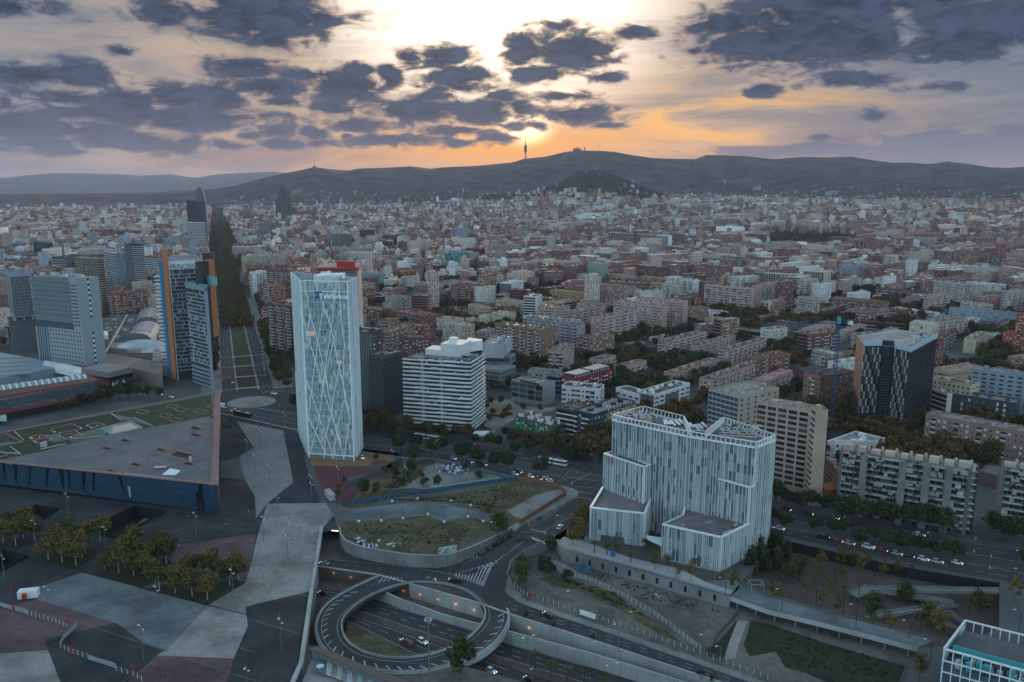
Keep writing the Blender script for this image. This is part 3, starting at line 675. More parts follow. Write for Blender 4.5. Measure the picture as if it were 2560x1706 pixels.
up('weed_lot','y1',[(240,470),(700,385),(1150,330),(1720,205),(2140,280),(2130,330),(1760,570),(1640,560),(1400,690),(1200,790),(1000,860),(560,770),(270,690),(225,600)],m_grass,1)
up('sand_pit','y1',[(1640,460),(1900,320),(2080,280),(2135,320),(1800,540),(1700,510)],m_dust,2)
up('concrete_canal','y1',[(215,500),(420,440),(690,405),(900,395),(1150,410),(1350,460),(1530,525),(1470,555),(1350,520),(1230,525),(1110,555),(960,500),(700,525),(400,550),(240,540)],mPb,2)
up('canal_edge','y1',[(200,490),(420,428),(690,388),(900,378),(1150,390),(1380,442),(1560,515),(1530,525),(1350,460),(1150,410),(900,395),(690,405),(420,440),(215,500)],mCd,3)
av_lo=[P('r',x,y)for x,y in((-200,860),(230,955),(830,1085),(1640,1262))]+[P('y3',x,y)for x,y in((100,245),(500,300),(640,300),(1280,435),(1440,470),(1800,535))]+[P('w',x,y)for x,y in((200,780),)]+[P('l',x,y)for x,y in((-100,400),(170,455),(620,560),(1100,660),(1500,745),(1800,790),(2100,860))]
av_up=[P('r',x,y)for x,y in((-200,700),(200,760),(900,860),(1640,975))]+[P('y3',x,y)for x,y in((100,65),(520,60),(640,90),(1250,190),(1440,255),(1700,300))]+[P('w',x,y)for x,y in((190,600),)]+[P('l',x,y)for x,y in((-100,150),(60,215),(450,280),(900,370),(1300,430),(1800,520),(2100,570))]
b=MB();n=len(av_lo);b.add([(p.x,p.y,.012)for p in av_lo]+[(p.x,p.y,.012)for p in av_up],[(i,i+1,n+i+1,n+i)for i in rg(n-1)]);tag(b.bd('avenue',mAs),kind='structure')
for t,ds in((.03,None),(.18,(3,4)),(.33,(3,4)),(.97,None),(.84,(3,4))):
 mN([a.lerp(c,t)for a,c in zip(av_lo,av_up)],.18,.018,dash=ds)
for t in(.42,.46,.54,.58):mN([a.lerp(c,t)for a,c in zip(av_lo,av_up)],.14,.020,name='tram_rail',m=mCo)
mN([a.lerp(c,.36)for a,c in zip(av_lo,av_up)],.6,.024,name='kerb',m=mCo);mN([a.lerp(c,.64)for a,c in zip(av_lo,av_up)],.6,.024,name='kerb',m=mCo)
def kerb(pts,w=.4,h=.13):
 b=MB()
 for a,c in zip(pts[:-1],pts[1:]):b.beam(Vec((a.x,a.y,.0)),Vec((c.x,c.y,.0)),w,h)
 tag(b.bd('kerb',mCl),kind='structure')
kerb(av_lo[1:4],1.0,.18);kerb(av_up[:4]);kerb(av_lo[4:10])
up('road','y3',[(1740,510),(1960,600),(1680,830),(1400,1000),(2000,1000),(2180,690),(2250,420),(2000,330)],mAs,2)
up('road','y3',[(1900,330),(1750,260),(1650,170),(1500,60),(1650,60),(1850,190),(2100,340)],mAs,2)
up('pavement','y1',[(2060,240),(2200,275),(2240,300),(2230,340),(1760,590),(1700,640),(1660,600),(2140,330),(2120,285)],mCo,4)
b=MB()
for(a,c,n_)in(((2040,235),(2120,180),7),((2130,160),(2190,100),6),((2230,300),(2353,320),8),((2230,345),(2353,365),8),((2150,240),(2353,140),14)):
 for i in rg(n_):
  t=(i+.3)/n_;p=P('y1',a[0]+(c[0]-a[0])*t,a[1]+(c[1]-a[1])*t,.026);b.box((p.x,p.y,.022),(1.0,.35,.004),.4)
tag(b.bd('crosswalk',m_paint),kind='structure')
mN([P('y1',x,y)for x,y in((1760,640),(1940,640),(2230,480),(2353,410))],.2,.022)
for q in([(1960,610),(2353,380)],[(1830,580),(2230,350)],[(2050,560),(2353,450)]):mN([P('y1',x,y)for x,y in q],.15,.022,dash=(3,4))
rc=P('r',780,755);rr_=(P('r',1215,740)-P('r',345,790)).length/2
circ=lambda R,n=40:[(rc.x+R*mt.cos(t),rc.y+R*mt.sin(t))for t in np.linspace(0,2*mt.pi,n,endpoint=0)]
flat('road',circ(rr_+17),.016,mAs)
b=MB();b.pm_(circ(rr_),0.0,.16);tag(b.bd('roundabout_island',mCo),kind='structure')
up('road','r',[(-200,660),(250,600),(350,560),(560,600),(900,560),(1100,560),(1260,560),(1600,680),(1630,980),(900,860),(-200,850)],mAs,3)
DA=P('r',720,580);DB=P('m',538,712)
dd=(DB-DA).normalized();dN=Vec((dd.y,-dd.x,0))
def dg(u,v,z=0):q=DA+dd*u+dN*v;return Vec((q.x,q.y,z))
b=MB();b.add([dg(0,-28,.02),dg(0,28,.02),dg(1150,28,.02),dg(1150,-28,.02)],[(0,1,2,3)]);tag(b.bd('avenue',mAs),kind='structure')
b=MB();b.box((0,0,0),(1,1,1))
for v0,v1,m,nm,h in((-7.5,7.5,m_tram,'tram_bed',.10),(-9.3,-7.5,mCo,'kerb',.13),(7.5,9.3,mCo,'kerb',.13),(-36,-20,mCo,'pavement',.10),(20,36,mCo,'pavement',.10)):
 b=MB();b.add([dg(6,v0,0),dg(6,v1,0),dg(620,v1,0),dg(620,v0,0),dg(6,v0,h),dg(6,v1,h),dg(620,v1,h),dg(620,v0,h)],[(4,5,6,7),(0,1,5,4),(1,2,6,5),(2,3,7,6),(3,0,4,7)]);tag(b.bd(nm,m),kind='structure')
for v in(-5.6,-4.1,-2.2,-.7,.9,2.4,4.3,5.8):mN([dg(-45,v,0),dg(300,v,0)],.16,.185,name='tram_rail',m=m_ochre)
for v in(-16.5,-13,13,16.5):mN([dg(6,v,0),dg(400,v,0)],.18,.03,dash=(3,4))
for u in(14,58,104,152):
 b=MB();b.add([dg(u,-9.6,.14),dg(u,9.6,.14),dg(u+4,9.6,.14),dg(u+4,-9.6,.14)],[(0,1,2,3)]);tag(b.bd('crosswalk',mCl),kind='structure')
 mN([dg(u+2,-20,0),dg(u+2,-9.5,0)],2.2,.034,dash=(.6,.7));mN([dg(u+2,9.5,0),dg(u+2,20,0)],2.2,.034,dash=(.6,.7))
up('square','o',[(1080,970),(1450,930),(1520,1010),(1900,1040),(2060,1040),(1950,1090),(1520,1180),(1250,1330),(1240,1375),(1040,1300)],mPl,2)
up('garden_bed','o',[(1040,1230),(1130,1210),(1090,1280),(1210,1330),(1200,1345),(1060,1320)],m_lawn,3)
up('garden_bed','o',[(1090,1110),(1170,1120),(1300,1130),(1470,1100),(1480,1140),(1330,1170),(1120,1150)],m_lawn,3)
up('play_area','o',[(1160,1060),(1290,1040),(1380,1050),(1370,1100),(1270,1110),(1150,1095)],m_ochre,4)
up('forecourt','k',[(330,440),(420,380),(610,450),(640,500),(1150,720),(1500,790),(1750,760),(1765,800),(1690,900),(1500,845),(1000,700),(600,595),(390,540)],mCo,2)
up('promenade_strip','k',[(400,440),(620,500),(900,600),(1300,690),(1500,790),(1700,860),(1690,895),(1480,835),(1000,690),(700,610),(400,520),(370,470)],mCl,3)
vo=[P('k',1690,905)]+[P('l',x,y)for x,y in((0,1010),(400,1105),(800,1205),(1160,1300))]
vi=[P('k',1765,800)]+[P('l',x,y)for x,y in((0,905),(400,1010),(800,1115),(1300,1240))]
b=MB();b.pm_(vo+vi[::-1],-1.1,0,bottom=1);rO=eM('promenade_bridge',(0,0,0),lb='long raised grey promenade on columns between the sunken park and the lower garden',cat='bridge');b.bd('deck',mPb,rO)
fb=MB()
for a,c in zip(vo[:-1],vo[1:]):fb.beam(a+Vec((0,0,-1.7)),c+Vec((0,0,-1.7)),.35,1.9)
fb.bd('fascia',mCl,rO)
for pts in(vo,vi):rG(rO,[Vec((p.x,p.y,0))for p in pts],0,1.1,2.0,4)
cm=MB();cm.box((0,0,-5),(.5,.5,4));me=cm.bd('column',mCo,rO);KK=0
for k in rg(9):
 p,d=aL(vo,.04+.115*k)
 o=me if k==0 else inst('column',me.data,rO);o.location=(p.x+1.2*d.y*-1,p.y+1.2,0)
pr=eM('promenade_railing',prom_edge[0],lb='grey railing along the top of the promenade wall above the sandy lot',cat='railing');rG(pr,prom_edge,0,1.2,2.0,4)
def ramp(name,lb,A_,B2,w,za,zb,cat='ramp'):
 """flat walkway between two points with parapets"""
 a=Vec((A_.x,A_.y,za));c=Vec((B2.x,B2.y,zb));r_=eM(name,a,lb=lb,cat=cat);o=r_.location;b=MB();b.beam(a-o-Vec((0,0,.35)),c-o-Vec((0,0,.35)),w,.35);b.bd('walkway',mCo,r_)
 d=(c-a);nn=Vec((-d.y,d.x,0)).normalized()*w/2
 for s in(-1,1):
  q=MB();q.beam(a-o+nn*s-Vec((0,0,.4)),c-o+nn*s-Vec((0,0,.4)),.16,1.4);q.bd('parapet',mCo,r_)
 pm=MB();pm.box((0,0,-4.5),(.25,.25,4.2))
 for k in rg(4):
  t=(k+.6)/4.4;q=a.lerp(c,t);mb_=MB();mb_.box((q.x-o.x,q.y-o.y,-5-o.z),(.25,.25,max(.2,q.z+5-.3)));mb_.bd('column',mCo,r_)
 return r_
ramp('ramp','upper concrete access ramp reaching the street at the right end of the sunken park',P('l',780,850,-2),P('l',1800,865,-.3),3.2,-2,-.3)
ramp('ramp','middle concrete ramp of the zigzag in the sunken park, ending at the right turn',P('l',820,850,-2.1),P('l',1440,960,-3.2),3.0,-2.1,-3.2)
ramp('ramp','lowest concrete ramp of the zigzag in the sunken park, coming down to the left',P('l',1460,965,-3.2),P('l',760,1065,-4.6),3.0,-3.25,-4.6)
ramp('ramp','short landing at the left turn of the zigzag ramp',P('l',660,890,-2),P('l',800,840,-2),4.5,-2.03,-2.03)
# building materials
m_wall=mat('wall_paint',rough=.85,var=.10,scale=.25,objcol=1,dirt=.22)
m_brick=mat('brick_wall',rough=.9,var=.16,scale=.8,objcol=1,dirt=.2)
m_roof=mat('flat_roof',rough=.9,var=.22,scale=.25,objcol=1,dirt=.35)
mWh=mat('white_render',(.62,.65,.66),.7,.07,.3,dirt=.15)
mG=mat('dark_glass',(.02,.025,.03),.12,.3,.4,spec=.6)
mG2=mat('grey_glass',(.06,.085,.10),.15,.4,.4,spec=.6)
m_shut=mat('blind_white',(.50,.52,.53),.6,.15,.8)
m_shut2=mat('blind_brown',(.12,.06,.045),.7,.15,.8)
m_awn=mat('green_awning',(.02,.12,.09),.7,.15,.8)
mDk=mat('dark_metal',(.035,.038,.042),.5,.15,.5)
mMe=mat('light_metal',(.42,.44,.45),.45,.12,.5,metal=.2)
m_lit=mat('lit_window',(.4,.3,.2),.4,.2,.5,emit=(1,.62,.28),estr=.6)
m_lamp=mat('lamp_glow',(.5,.4,.3),.4,.1,.5,emit=(1,.62,.32),estr=1.6)
m_solar=mat('solar_panel',(.02,.04,.10),.2,.2,1,spec=.7)
m_mirror=mat('mirror_glass',(.75,.76,.78),.06,.05,.3,metal=.9)
m_teal=mat('teal_paint',(.05,.30,.33),.5,.12,.5)
WM=[mG,mG2,m_shut,m_shut2,m_awn,mMe,m_lit,m_wall]
FOOT=[]
def rP(c,x,y,A,d):
 """point where the ray through a pixel meets the vertical plane through A along d"""
 r=ray(*SRC(c,x,y));det=r.x*(-d[1])+r.y*d[0]
 t=(A[0]*(-d[1])+A[1]*d[0])/det
 return Vec((r.x*t,r.y*t,CAMH+r.z*t))
def fF(c,N,yb,L,R,H=None,z0=0):
 if H is None:
  lo,hi=2.0,CAMH-3;ty=SRC(c,0,yb)[1]
  f=lambda h:project((P(c,N[0],N[1],h).x,P(c,N[0],N[1],h).y,z0))[1]
  for _ in rg(50):
   mid=(lo+hi)/2
   if f(mid)<ty:lo=mid
   else:hi=mid
  H=(lo+hi)/2
 n=P(c,N[0],N[1],H)
 def tgt(q):return P(c,q[0],q[1],H)if isinstance(q,(tuple,list))else None
 l,r=tgt(L),tgt(R)
 ll=(l-n).length if l else float(L);rl=(r-n).length if r else float(R)
 def perp_fit(d,q,side):
  p=Vec((-d.y,d.x,0)).normalized()
  if not isinstance(q,(tuple,list)):
   if p.y<0:p=-p
   return n+p*float(q)
  x=SRC(c,q[0],q[1])[0];u=(x-1280)/FPX
  cc,s_=mt.cos(PITCH),mt.sin(PITCH)
  dz=H-CAMH
  den=p.x-u*p.y*cc
  if abs(den)<.12:
   if p.y<0:p=-p
   return n+p*12
  s=(u*(n.y*cc-dz*s_)-n.x)/den
  s=max(-90,min(90,s))
  return n+p*s
 if l is None or(r is not None and rl>=ll):l=perp_fit(r-n,L,-1)
 else:r=perp_fit(l-n,R,1)
 f=l+r-n
 return[Vec((v.x,v.y,0))for v in(n,r,f,l)],H
def bF(mb,fr,u0,u1,z0,z1,n0,n1,mi=0):
 """box on a wall: fr=(origin,u dir,outward normal)"""
 o,u,n=fr
 ux,uy=u.x,u.y;nx,ny=n.x,n.y;ox,oy=o.x,o.y
 def q(a,b,z):return(ox+ux*a+nx*b,oy+uy*a+ny*b,z)
 b=len(mb.v)
 mb.v.extend((q(u0,n0,z0),q(u1,n0,z0),q(u1,n0,z1),q(u0,n0,z1),q(u0,n1,z0),q(u1,n1,z0),q(u1,n1,z1),q(u0,n1,z1)))
 mb.f.extend(((b+4,b+5,b+6,b+7),(b,b+4,b+7,b+3),(b+1,b+2,b+6,b+5),(b+3,b+7,b+6,b+2),(b,b+1,b+5,b+4)))
 mb.m.extend((mi,)*5)
PROTO={}
def win_proto(w,h,gl,kind):
 k=(round(w,1),round(h,1),gl,kind)
 if k in PROTO:return PROTO[k]
 w,h=k[0],k[1];mb=MB();fr=(Vec((0,0,0)),Vec((1,0,0)),Vec((0,-1,0)))
 if kind=='win':
  t=.09
  bF(mb,fr,-w/2,w/2,0,h,0,.03,gl)
  bF(mb,fr,-w/2-t,w/2+t,-t*1.4,0,0,.14,5);bF(mb,fr,-w/2-t,-w/2,0,h,0,.08,5);bF(mb,fr,w/2,w/2+t,0,h,0,.08,5);bF(mb,fr,-.04,.04,0,h,.03,.07,5)
 elif kind=='balc':
  bF(mb,fr,-w/2,w/2,-.2,0,0,1.15,5);bF(mb,fr,-w/2,w/2,0,.95,1.05,1.15,2 if gl!=4 else 5);bF(mb,fr,-w/2,-w/2+.08,0,.95,0,1.05,5);bF(mb,fr,w/2-.08,w/2,0,.95,0,1.05,5)
  bF(mb,fr,-w/2+.3,w/2-.3,0,h,0,.04,0)
  if gl==4:bF(mb,fr,-w/2,w/2,h*.55,h,.85,1.1,4)
 elif kind=='loggia':
  bF(mb,fr,-w/2,w/2,.0,h,0,.04,0);bF(mb,fr,-w/2,w/2,0,1.0,.25,.33,gl)
 me=mb.bd('window',WM);COL.objects.unlink(me);PROTO[k]=me.data;return me.data
class Emit:
 """gathers the openings of one building: as objects when near, joined when far"""
 def __init__(s,rO,near,col):s.rO=rO;s.near=near;s.mb=MB();s.n=0;s.col=col;s.jobs=[]
 def win(s,fr,u,z,w,h,gl,kind='win'):s.jobs.append((fr,u,z,w,h,gl,kind))
 def flush(s):
  jobs=s.jobs
  if s.near and len(jobs)>300:
   cam2=Vec((0,0,CAMH));jobs.sort(key=lambda j:((j[0][0]+j[0][1]*j[1]+Vec((0,0,j[2])))-cam2).length)
  o0=s.rO.location;far=0
  for i,(fr,u,z,w,h,gl,kind)in en(jobs):
   p=fr[0]+fr[1]*u
   if s.near and i<300:
    inst('balcony' if kind=='balc' else 'window',win_proto(w,h,gl,kind),s.rO,(p.x-o0.x,p.y-o0.y,z-o0.z),mt.atan2(fr[2].x,-fr[2].y),color=s.col)
   else:
    f2=(Vec((p.x-o0.x,p.y-o0.y,0)),fr[1],fr[2]);far=1
    zz=z-o0.z
    if kind=='win':bF(s.mb,f2,-w/2,w/2,zz,zz+h,0,.06,gl)
    elif kind=='balc':
     bF(s.mb,f2,-w/2,w/2,zz-.2,zz+.9,0,1.05,5 if gl!=4 else 2);bF(s.mb,f2,-w/2+.2,w/2-.2,zz+.9,zz+h,0,.05,0 if gl!=4 else 4)
    else:bF(s.mb,f2,-w/2,w/2,zz+1.0,zz+h,0,.05,0);bF(s.mb,f2,-w/2,w/2,zz,zz+1,0,.25,gl)
  if far:s.mb.bd('window',WM,s.rO,kind='stuff',color=s.col)
def facade(em,A,B,z0,z1,st,rn,rO,near,col):
 """A->B runs with the outside on its right"""
 d=B-A;L=d.length
 if L<2.5:return
 u=d/L;n=Vec((u.y,-u.x,0));fr=(A,u,n);o=rO.location;lf=(Vec((A.x-o.x,A.y-o.y,0)),u,n)
 fh=st.get('fh',3.0);H=z1-z0;nf=max(1,int((H-.6)/fh));fh=(H-.5)/nf;k=st['k'];mb=MB()
 if k=='blank':return
 if k in('win','apt','aptb','aptt'):
  bw=st.get('bw',3.2);nb=max(1,int(L/bw));bw=L/nb;pat=st.get('pat')
  if k!='win':
   pat=pat or rn.choice(['wbw','wwbw','wbbw','bwwb'])
  ww=st.get('w',1.3);wh=st.get('h',1.4)
  for i in rg(nb):
   c=pat[i%len(pat)]if pat else 'w';uu=(i+.5)*bw
   if nb>2 and k=='apt' and pat and c=='.':continue
   for f in rg(nf):
    z=z0+f*fh+.9
    if c=='w':
     r=rn.random();gl=0 if r<.42 else 1 if r<.6 else 2 if r<.93 else 3
     if st.get('dark'):gl=0 if r<.8 else 1
     if rn.random()<st.get('lit',.004):gl=6
     em.win(fr,uu,z,ww,wh,gl)
    elif c=='b':
     r=rn.random();gl=4 if(k=='aptb' and r<.45)or r<.03 else 2
     em.win(fr,uu,z-.75,min(bw*.85,2.8),2.2,gl,'balc')
    elif c=='l':
     em.win(fr,uu,z-.8,bw*.9,2.3,rn.choice((2,2,3,5)),'loggia')
  if st.get('lines'):
   for f in rg(1,nf+1):bF(mb,lf,0,L,z0+f*fh-o.z-.16,z0+f*fh-o.z+.06,0,.10,5)
 elif k=='band':
  hb=st.get('hb',1.15);pr=st.get('pr',.25);gm=st.get('gm',0)
  for f in rg(nf):
   z=z0+f*fh-o.z
   bF(mb,lf,.15,L-.15,z+hb,z+fh,0,.04,gm)
   s_=MB();bF(s_,lf,0,L,z,z+hb,0,pr,0)
   s_.bd('spandrel',st.get('mat',m_wall),rO,color=st.get('bc',col))if near else bF(mb,lf,0,L,z,z+hb,0,pr,7)
  if st.get('mul'):
   q=st['mul'];m_=max(2,int(L/q))
   for i in rg(m_+1):bF(mb,lf,i*L/m_-.08,i*L/m_+.08,z0-o.z,z1-o.z,0,.12,5)
 elif k=='curt':
  q=st.get('mul',1.6);m_=max(2,int(L/q));gm=st.get('gm',0)
  bF(mb,lf,.2,L-.2,z0-o.z+.5,z1-o.z-.6,0,.05,gm)
  for i in rg(m_+1):bF(mb,lf,min(L-.12,i*L/m_),min(L,i*L/m_+.12),z0-o.z,z1-o.z,0,st.get('md',.25),st.get('mm',5))
  if st.get('fl',1):
   for f in rg(nf+1):bF(mb,lf,0,L,z0-o.z+f*fh,z0-o.z+f*fh+st.get('ft',.35),.0,.16,st.get('mm',5))
 elif k=='grid':
  q=st.get('bw',3.6);m_=max(1,int(round(L/q)));q=L/m_;t=st.get('t',.5)
  for i in rg(m_):
   for f in rg(nf):
    z=z0+f*fh-o.z;bF(mb,lf,i*q+t/2,(i+1)*q-t/2,z+t,z+fh-.1,0,.04,0 if rn.random()<.7 else 1)
  for i in rg(m_+1):bF(mb,lf,max(0,i*q-t/2),min(L,i*q+t/2),z0-o.z,z1-o.z,0,.35,7)
  for f in rg(nf+1):bF(mb,lf,0,L,z0-o.z+f*fh-.02,z0-o.z+f*fh+t,0,.33,7)
 if mb.v:mb.bd('facade_trim' if k!='band' else 'window_band',WM,rO,kind='stuff',color=st.get('bc',col))
ROOFTOP=[]
def mB_(name,lb,cat,foot,H,col,roof,st=({'k':'apt'},)*2,near=0,seed=0,z0=0,gp=None,para=.9,clutter=1,wallmat=None,gable=None,allfaces=0,reg=1):
 rn=Rn(seed);foot=ccw(foot);cx=sum(p[0]for p in foot)/len(foot);cy=sum(p[1]for p in foot)/len(foot)
 foot=[Vec((p[0],p[1],0))for p in foot];o=Vec((cx,cy,z0));rO=eM(name,o,lb=lb,cat=cat,gp=gp)
 lf=[p-Vec((cx,cy,0))for p in foot];n=len(lf);b=MB();h=H-z0;t=.3
 brick=(col[0]>col[2]*1.9 and col[0]<.3)
 wm=wallmat or(m_brick if brick else m_wall)
 if gable is None:
  inn=[]
  for i in rg(n):
   p=lf[i];a=(lf[i-1]-p).normalized();c=(lf[(i+1)%n]-p).normalized();v=(a+c)
   v=v.normalized()*t*1.4 if v.length>.05 else Vec((0,0,0));inn.append(p+v)
  T=h+para
  b.add([(p.x,p.y,0)for p in lf]+[(p.x,p.y,T)for p in lf]+[(p.x,p.y,T)for p in inn]+[(p.x,p.y,h-.2)for p in inn],[(i,(i+1)%n,n+(i+1)%n,n+i)for i in rg(n)]+[(n+i,n+(i+1)%n,2*n+(i+1)%n,2*n+i)for i in rg(n)]+[(2*n+i,2*n+(i+1)%n,3*n+(i+1)%n,3*n+i)for i in rg(n)])
  b.bd('wall',wm,rO,color=col)
  r=MB();r.sheet([(p.x,p.y)for p in inn],h);rf=r.bd('roof',m_roof,rO,color=roof)
 else:
  b.pm_([(p.x,p.y)for p in lf],0,h,top=0);b.bd('wall',wm,rO,color=col)
  e=[(lf[(i+1)%4]-lf[i]).length for i in rg(4)];i=0 if e[0]>=e[1]else 1
  a,c,d2,f=lf[i],lf[(i+1)%4],lf[(i+2)%4],lf[(i+3)%4]
  m1=(a+f)/2+Vec((0,0,h+gable));m2=(c+d2)/2+Vec((0,0,h+gable));up_=Vec((0,0,h))
  r=MB();r.add([a+up_,c+up_,d2+up_,f+up_,m1,m2],[(0,1,5,4),(2,3,4,5),(1,2,5),(3,0,4)]);r.bd('roof',m_roof,rO,color=roof);clutter=0
 em=Emit(rO,near,col);cams=Vec((0,0,0))
 vis=[]
 for i in rg(n):
  A=foot[i];B=foot[(i+1)%n];nn=Vec(((B-A).y,-(B-A).x,0)).normalized();mid=(A+B)/2
  f=nn.dot((cams-mid).normalized())
  if f>-.12 or allfaces:vis.append((i,A,B,f,project((mid.x,mid.y,H/2))[0]))
 vis.sort(key=lambda v:v[4])
 for j,(i,A,B,f,x)in en(vis):
  s=st[min(j,len(st)-1)]if len(vis)>1 else(st[0]if(B-A).length>8 else st[-1])
  if len(vis)>2 and len(st)==2:s=st[0]if j<len(vis)-1 else st[1]
  if f<.02 and not allfaces:continue
  facade(em,A,B,z0+(.2 if z0 else 3.2 if near else.6),H,s,rn,rO,near,s.get('bc',col))
 em.flush()
 if clutter:
  ar=abs(area2([(p.x,p.y)for p in lf]))/2;k=max(1,min(7,int(ar/160)))
  e0=lf[1]-lf[0];e1=lf[-1]-lf[0];ang=mt.atan2(e0.y,e0.x)
  inside=lambda s,q:lf[0]+e0*s+e1*q
  if n==4:
   for j in rg(k):
    s=(j+.5+rn.u(-.2,.2))/k;q=rn.u(.35,.65)
    p=inside(s,q)if e0.length>e1.length else inside(q,s)
    w=rn.u(2,4.2);m=MB();m.box((p.x,p.y,h+.0),(w,rn.u(2,3.2),rn.u(1.6,2.9)),ang);m.bd('stair_head',wm,rf,color=col)
   m=MB()
   for j in rg(k*4):
    p=inside(rn.u(.08,.92),rn.u(.12,.88));m.box((p.x,p.y,h),(rn.u(.6,1.7),rn.u(.5,1.2),rn.u(.4,1.2)),ang,mi=rn.choice((0,0,1)))
    if rn.random()<.25:m.tube([(p.x+1,p.y,h),(p.x+1,p.y,h+3)],.05,4,mi=0)
   m.bd('roof_unit',[mMe,mCl],rf,kind='stuff')
 if reg:FOOT.append(([(p.x,p.y)for p in foot],H))
 return rO
C_=dict(brick=(.20,.085,.06),brick2=(.155,.06,.048),brown=(.16,.10,.075),pink=(.40,.27,.235),pink2=(.33,.22,.195),tan=(.40,.31,.22),cream=(.46,.41,.30),white=(.62,.64,.65),grey=(.27,.29,.31),dgrey=(.085,.095,.105),black=(.03,.033,.038),mauve=(.27,.22,.25),red=(.21,.03,.03),green=(.06,.24,.08),sage=(.25,.33,.28),plum=(.13,.095,.10),orange=(.42,.17,.05),terra=(.27,.11,.06),yell=(.30,.24,.10),blueg=(.23,.28,.32),conc=(.30,.30,.29))
R_=dict(g=(.12,.12,.12),d=(.06,.065,.07),w=(.45,.47,.48),r=(.16,.08,.07),p=(.30,.20,.16),s=(.22,.22,.21),t=(.09,.085,.08),grn=(.05,.13,.09))
S=dict(apt={'k':'apt'},aptb={'k':'aptb'},win={'k':'win','bw':3.4},windk={'k':'win','bw':3.2,'dark':1},blank={'k':'blank'},band={'k':'band'},bandw={'k':'band','bc':(.58,.6,.61),'pr':.5},curt={'k':'curt'},curtd={'k':'curt','mm':0,'gm':1},grid={'k':'grid'},lines={'k':'apt','lines':1},log={'k':'apt','pat':'lwl','lines':1},sparse={'k':'win','bw':6,'w':1.1})
BC=0
def Bx(c,N,yb,L,R,col,roof,st,lb,cat='apartment block',H=None,name=None,near=0,z0=0,**kw):
 global BC;BC+=1
 foot,h=fF(c,N,yb,L,R,H)
 s=tuple(S[q]if isinstance(q,str)else q for q in(st if isinstance(st,tuple)else(st,st)))
 return mB_(name or cat.replace(' ','_'),lb,cat,foot,h,C_[col]if isinstance(col,str)else col,R_[roof]if isinstance(roof,str)else roof,s,near=near,seed=BC,z0=z0,**kw)
 # glass tower with white lattice
def tM_(s,size,mat_,parent,name='lettering',depth=.12,loc=None,rot=None,spacing=1.0,shear=0,sx=1,align='CENTER'):
 cu=BD.curves.new(name,'FONT');cu.body=s;cu.size=size;cu.extrude=depth/2;cu.align_x=align;cu.space_character=spacing;cu.shear=shear;cu.resolution_u=2
 t=BD.objects.new(name,cu);COL.objects.link(t);bpy.context.view_layer.update()
 me=BD.meshes.new_from_object(t.evaluated_get(bpy.context.evaluated_depsgraph_get()));COL.objects.unlink(t);BD.objects.remove(t)
 me.materials.clear();me.materials.append(mat_);o=BD.objects.new(name,me);COL.objects.link(o);o.parent=parent
 if loc is not None:o.location=loc
 if rot is not None:o.rotation_euler=rot
 o.scale=(sx,1,1);return o
m_tglass=mat('tower_glass',(.16,.24,.265),.12,.35,.15,spec=.6)
mTf=mat('tower_fin',(.68,.76,.77),.5,.08,.3)
mT2=mat('tower_panel',(.50,.60,.61),.5,.12,.2)
m_logo=mat('logo_blue',(.01,.06,.30),.5,.05,1)
m_floorline=mat('floor_line',(.30,.37,.40),.5,.2,.3)
TH=109.6;m_sgn=mat('sign_white',(.9,.92,.93),.5,.02,1,emit=(.8,.9,1),estr=.1)
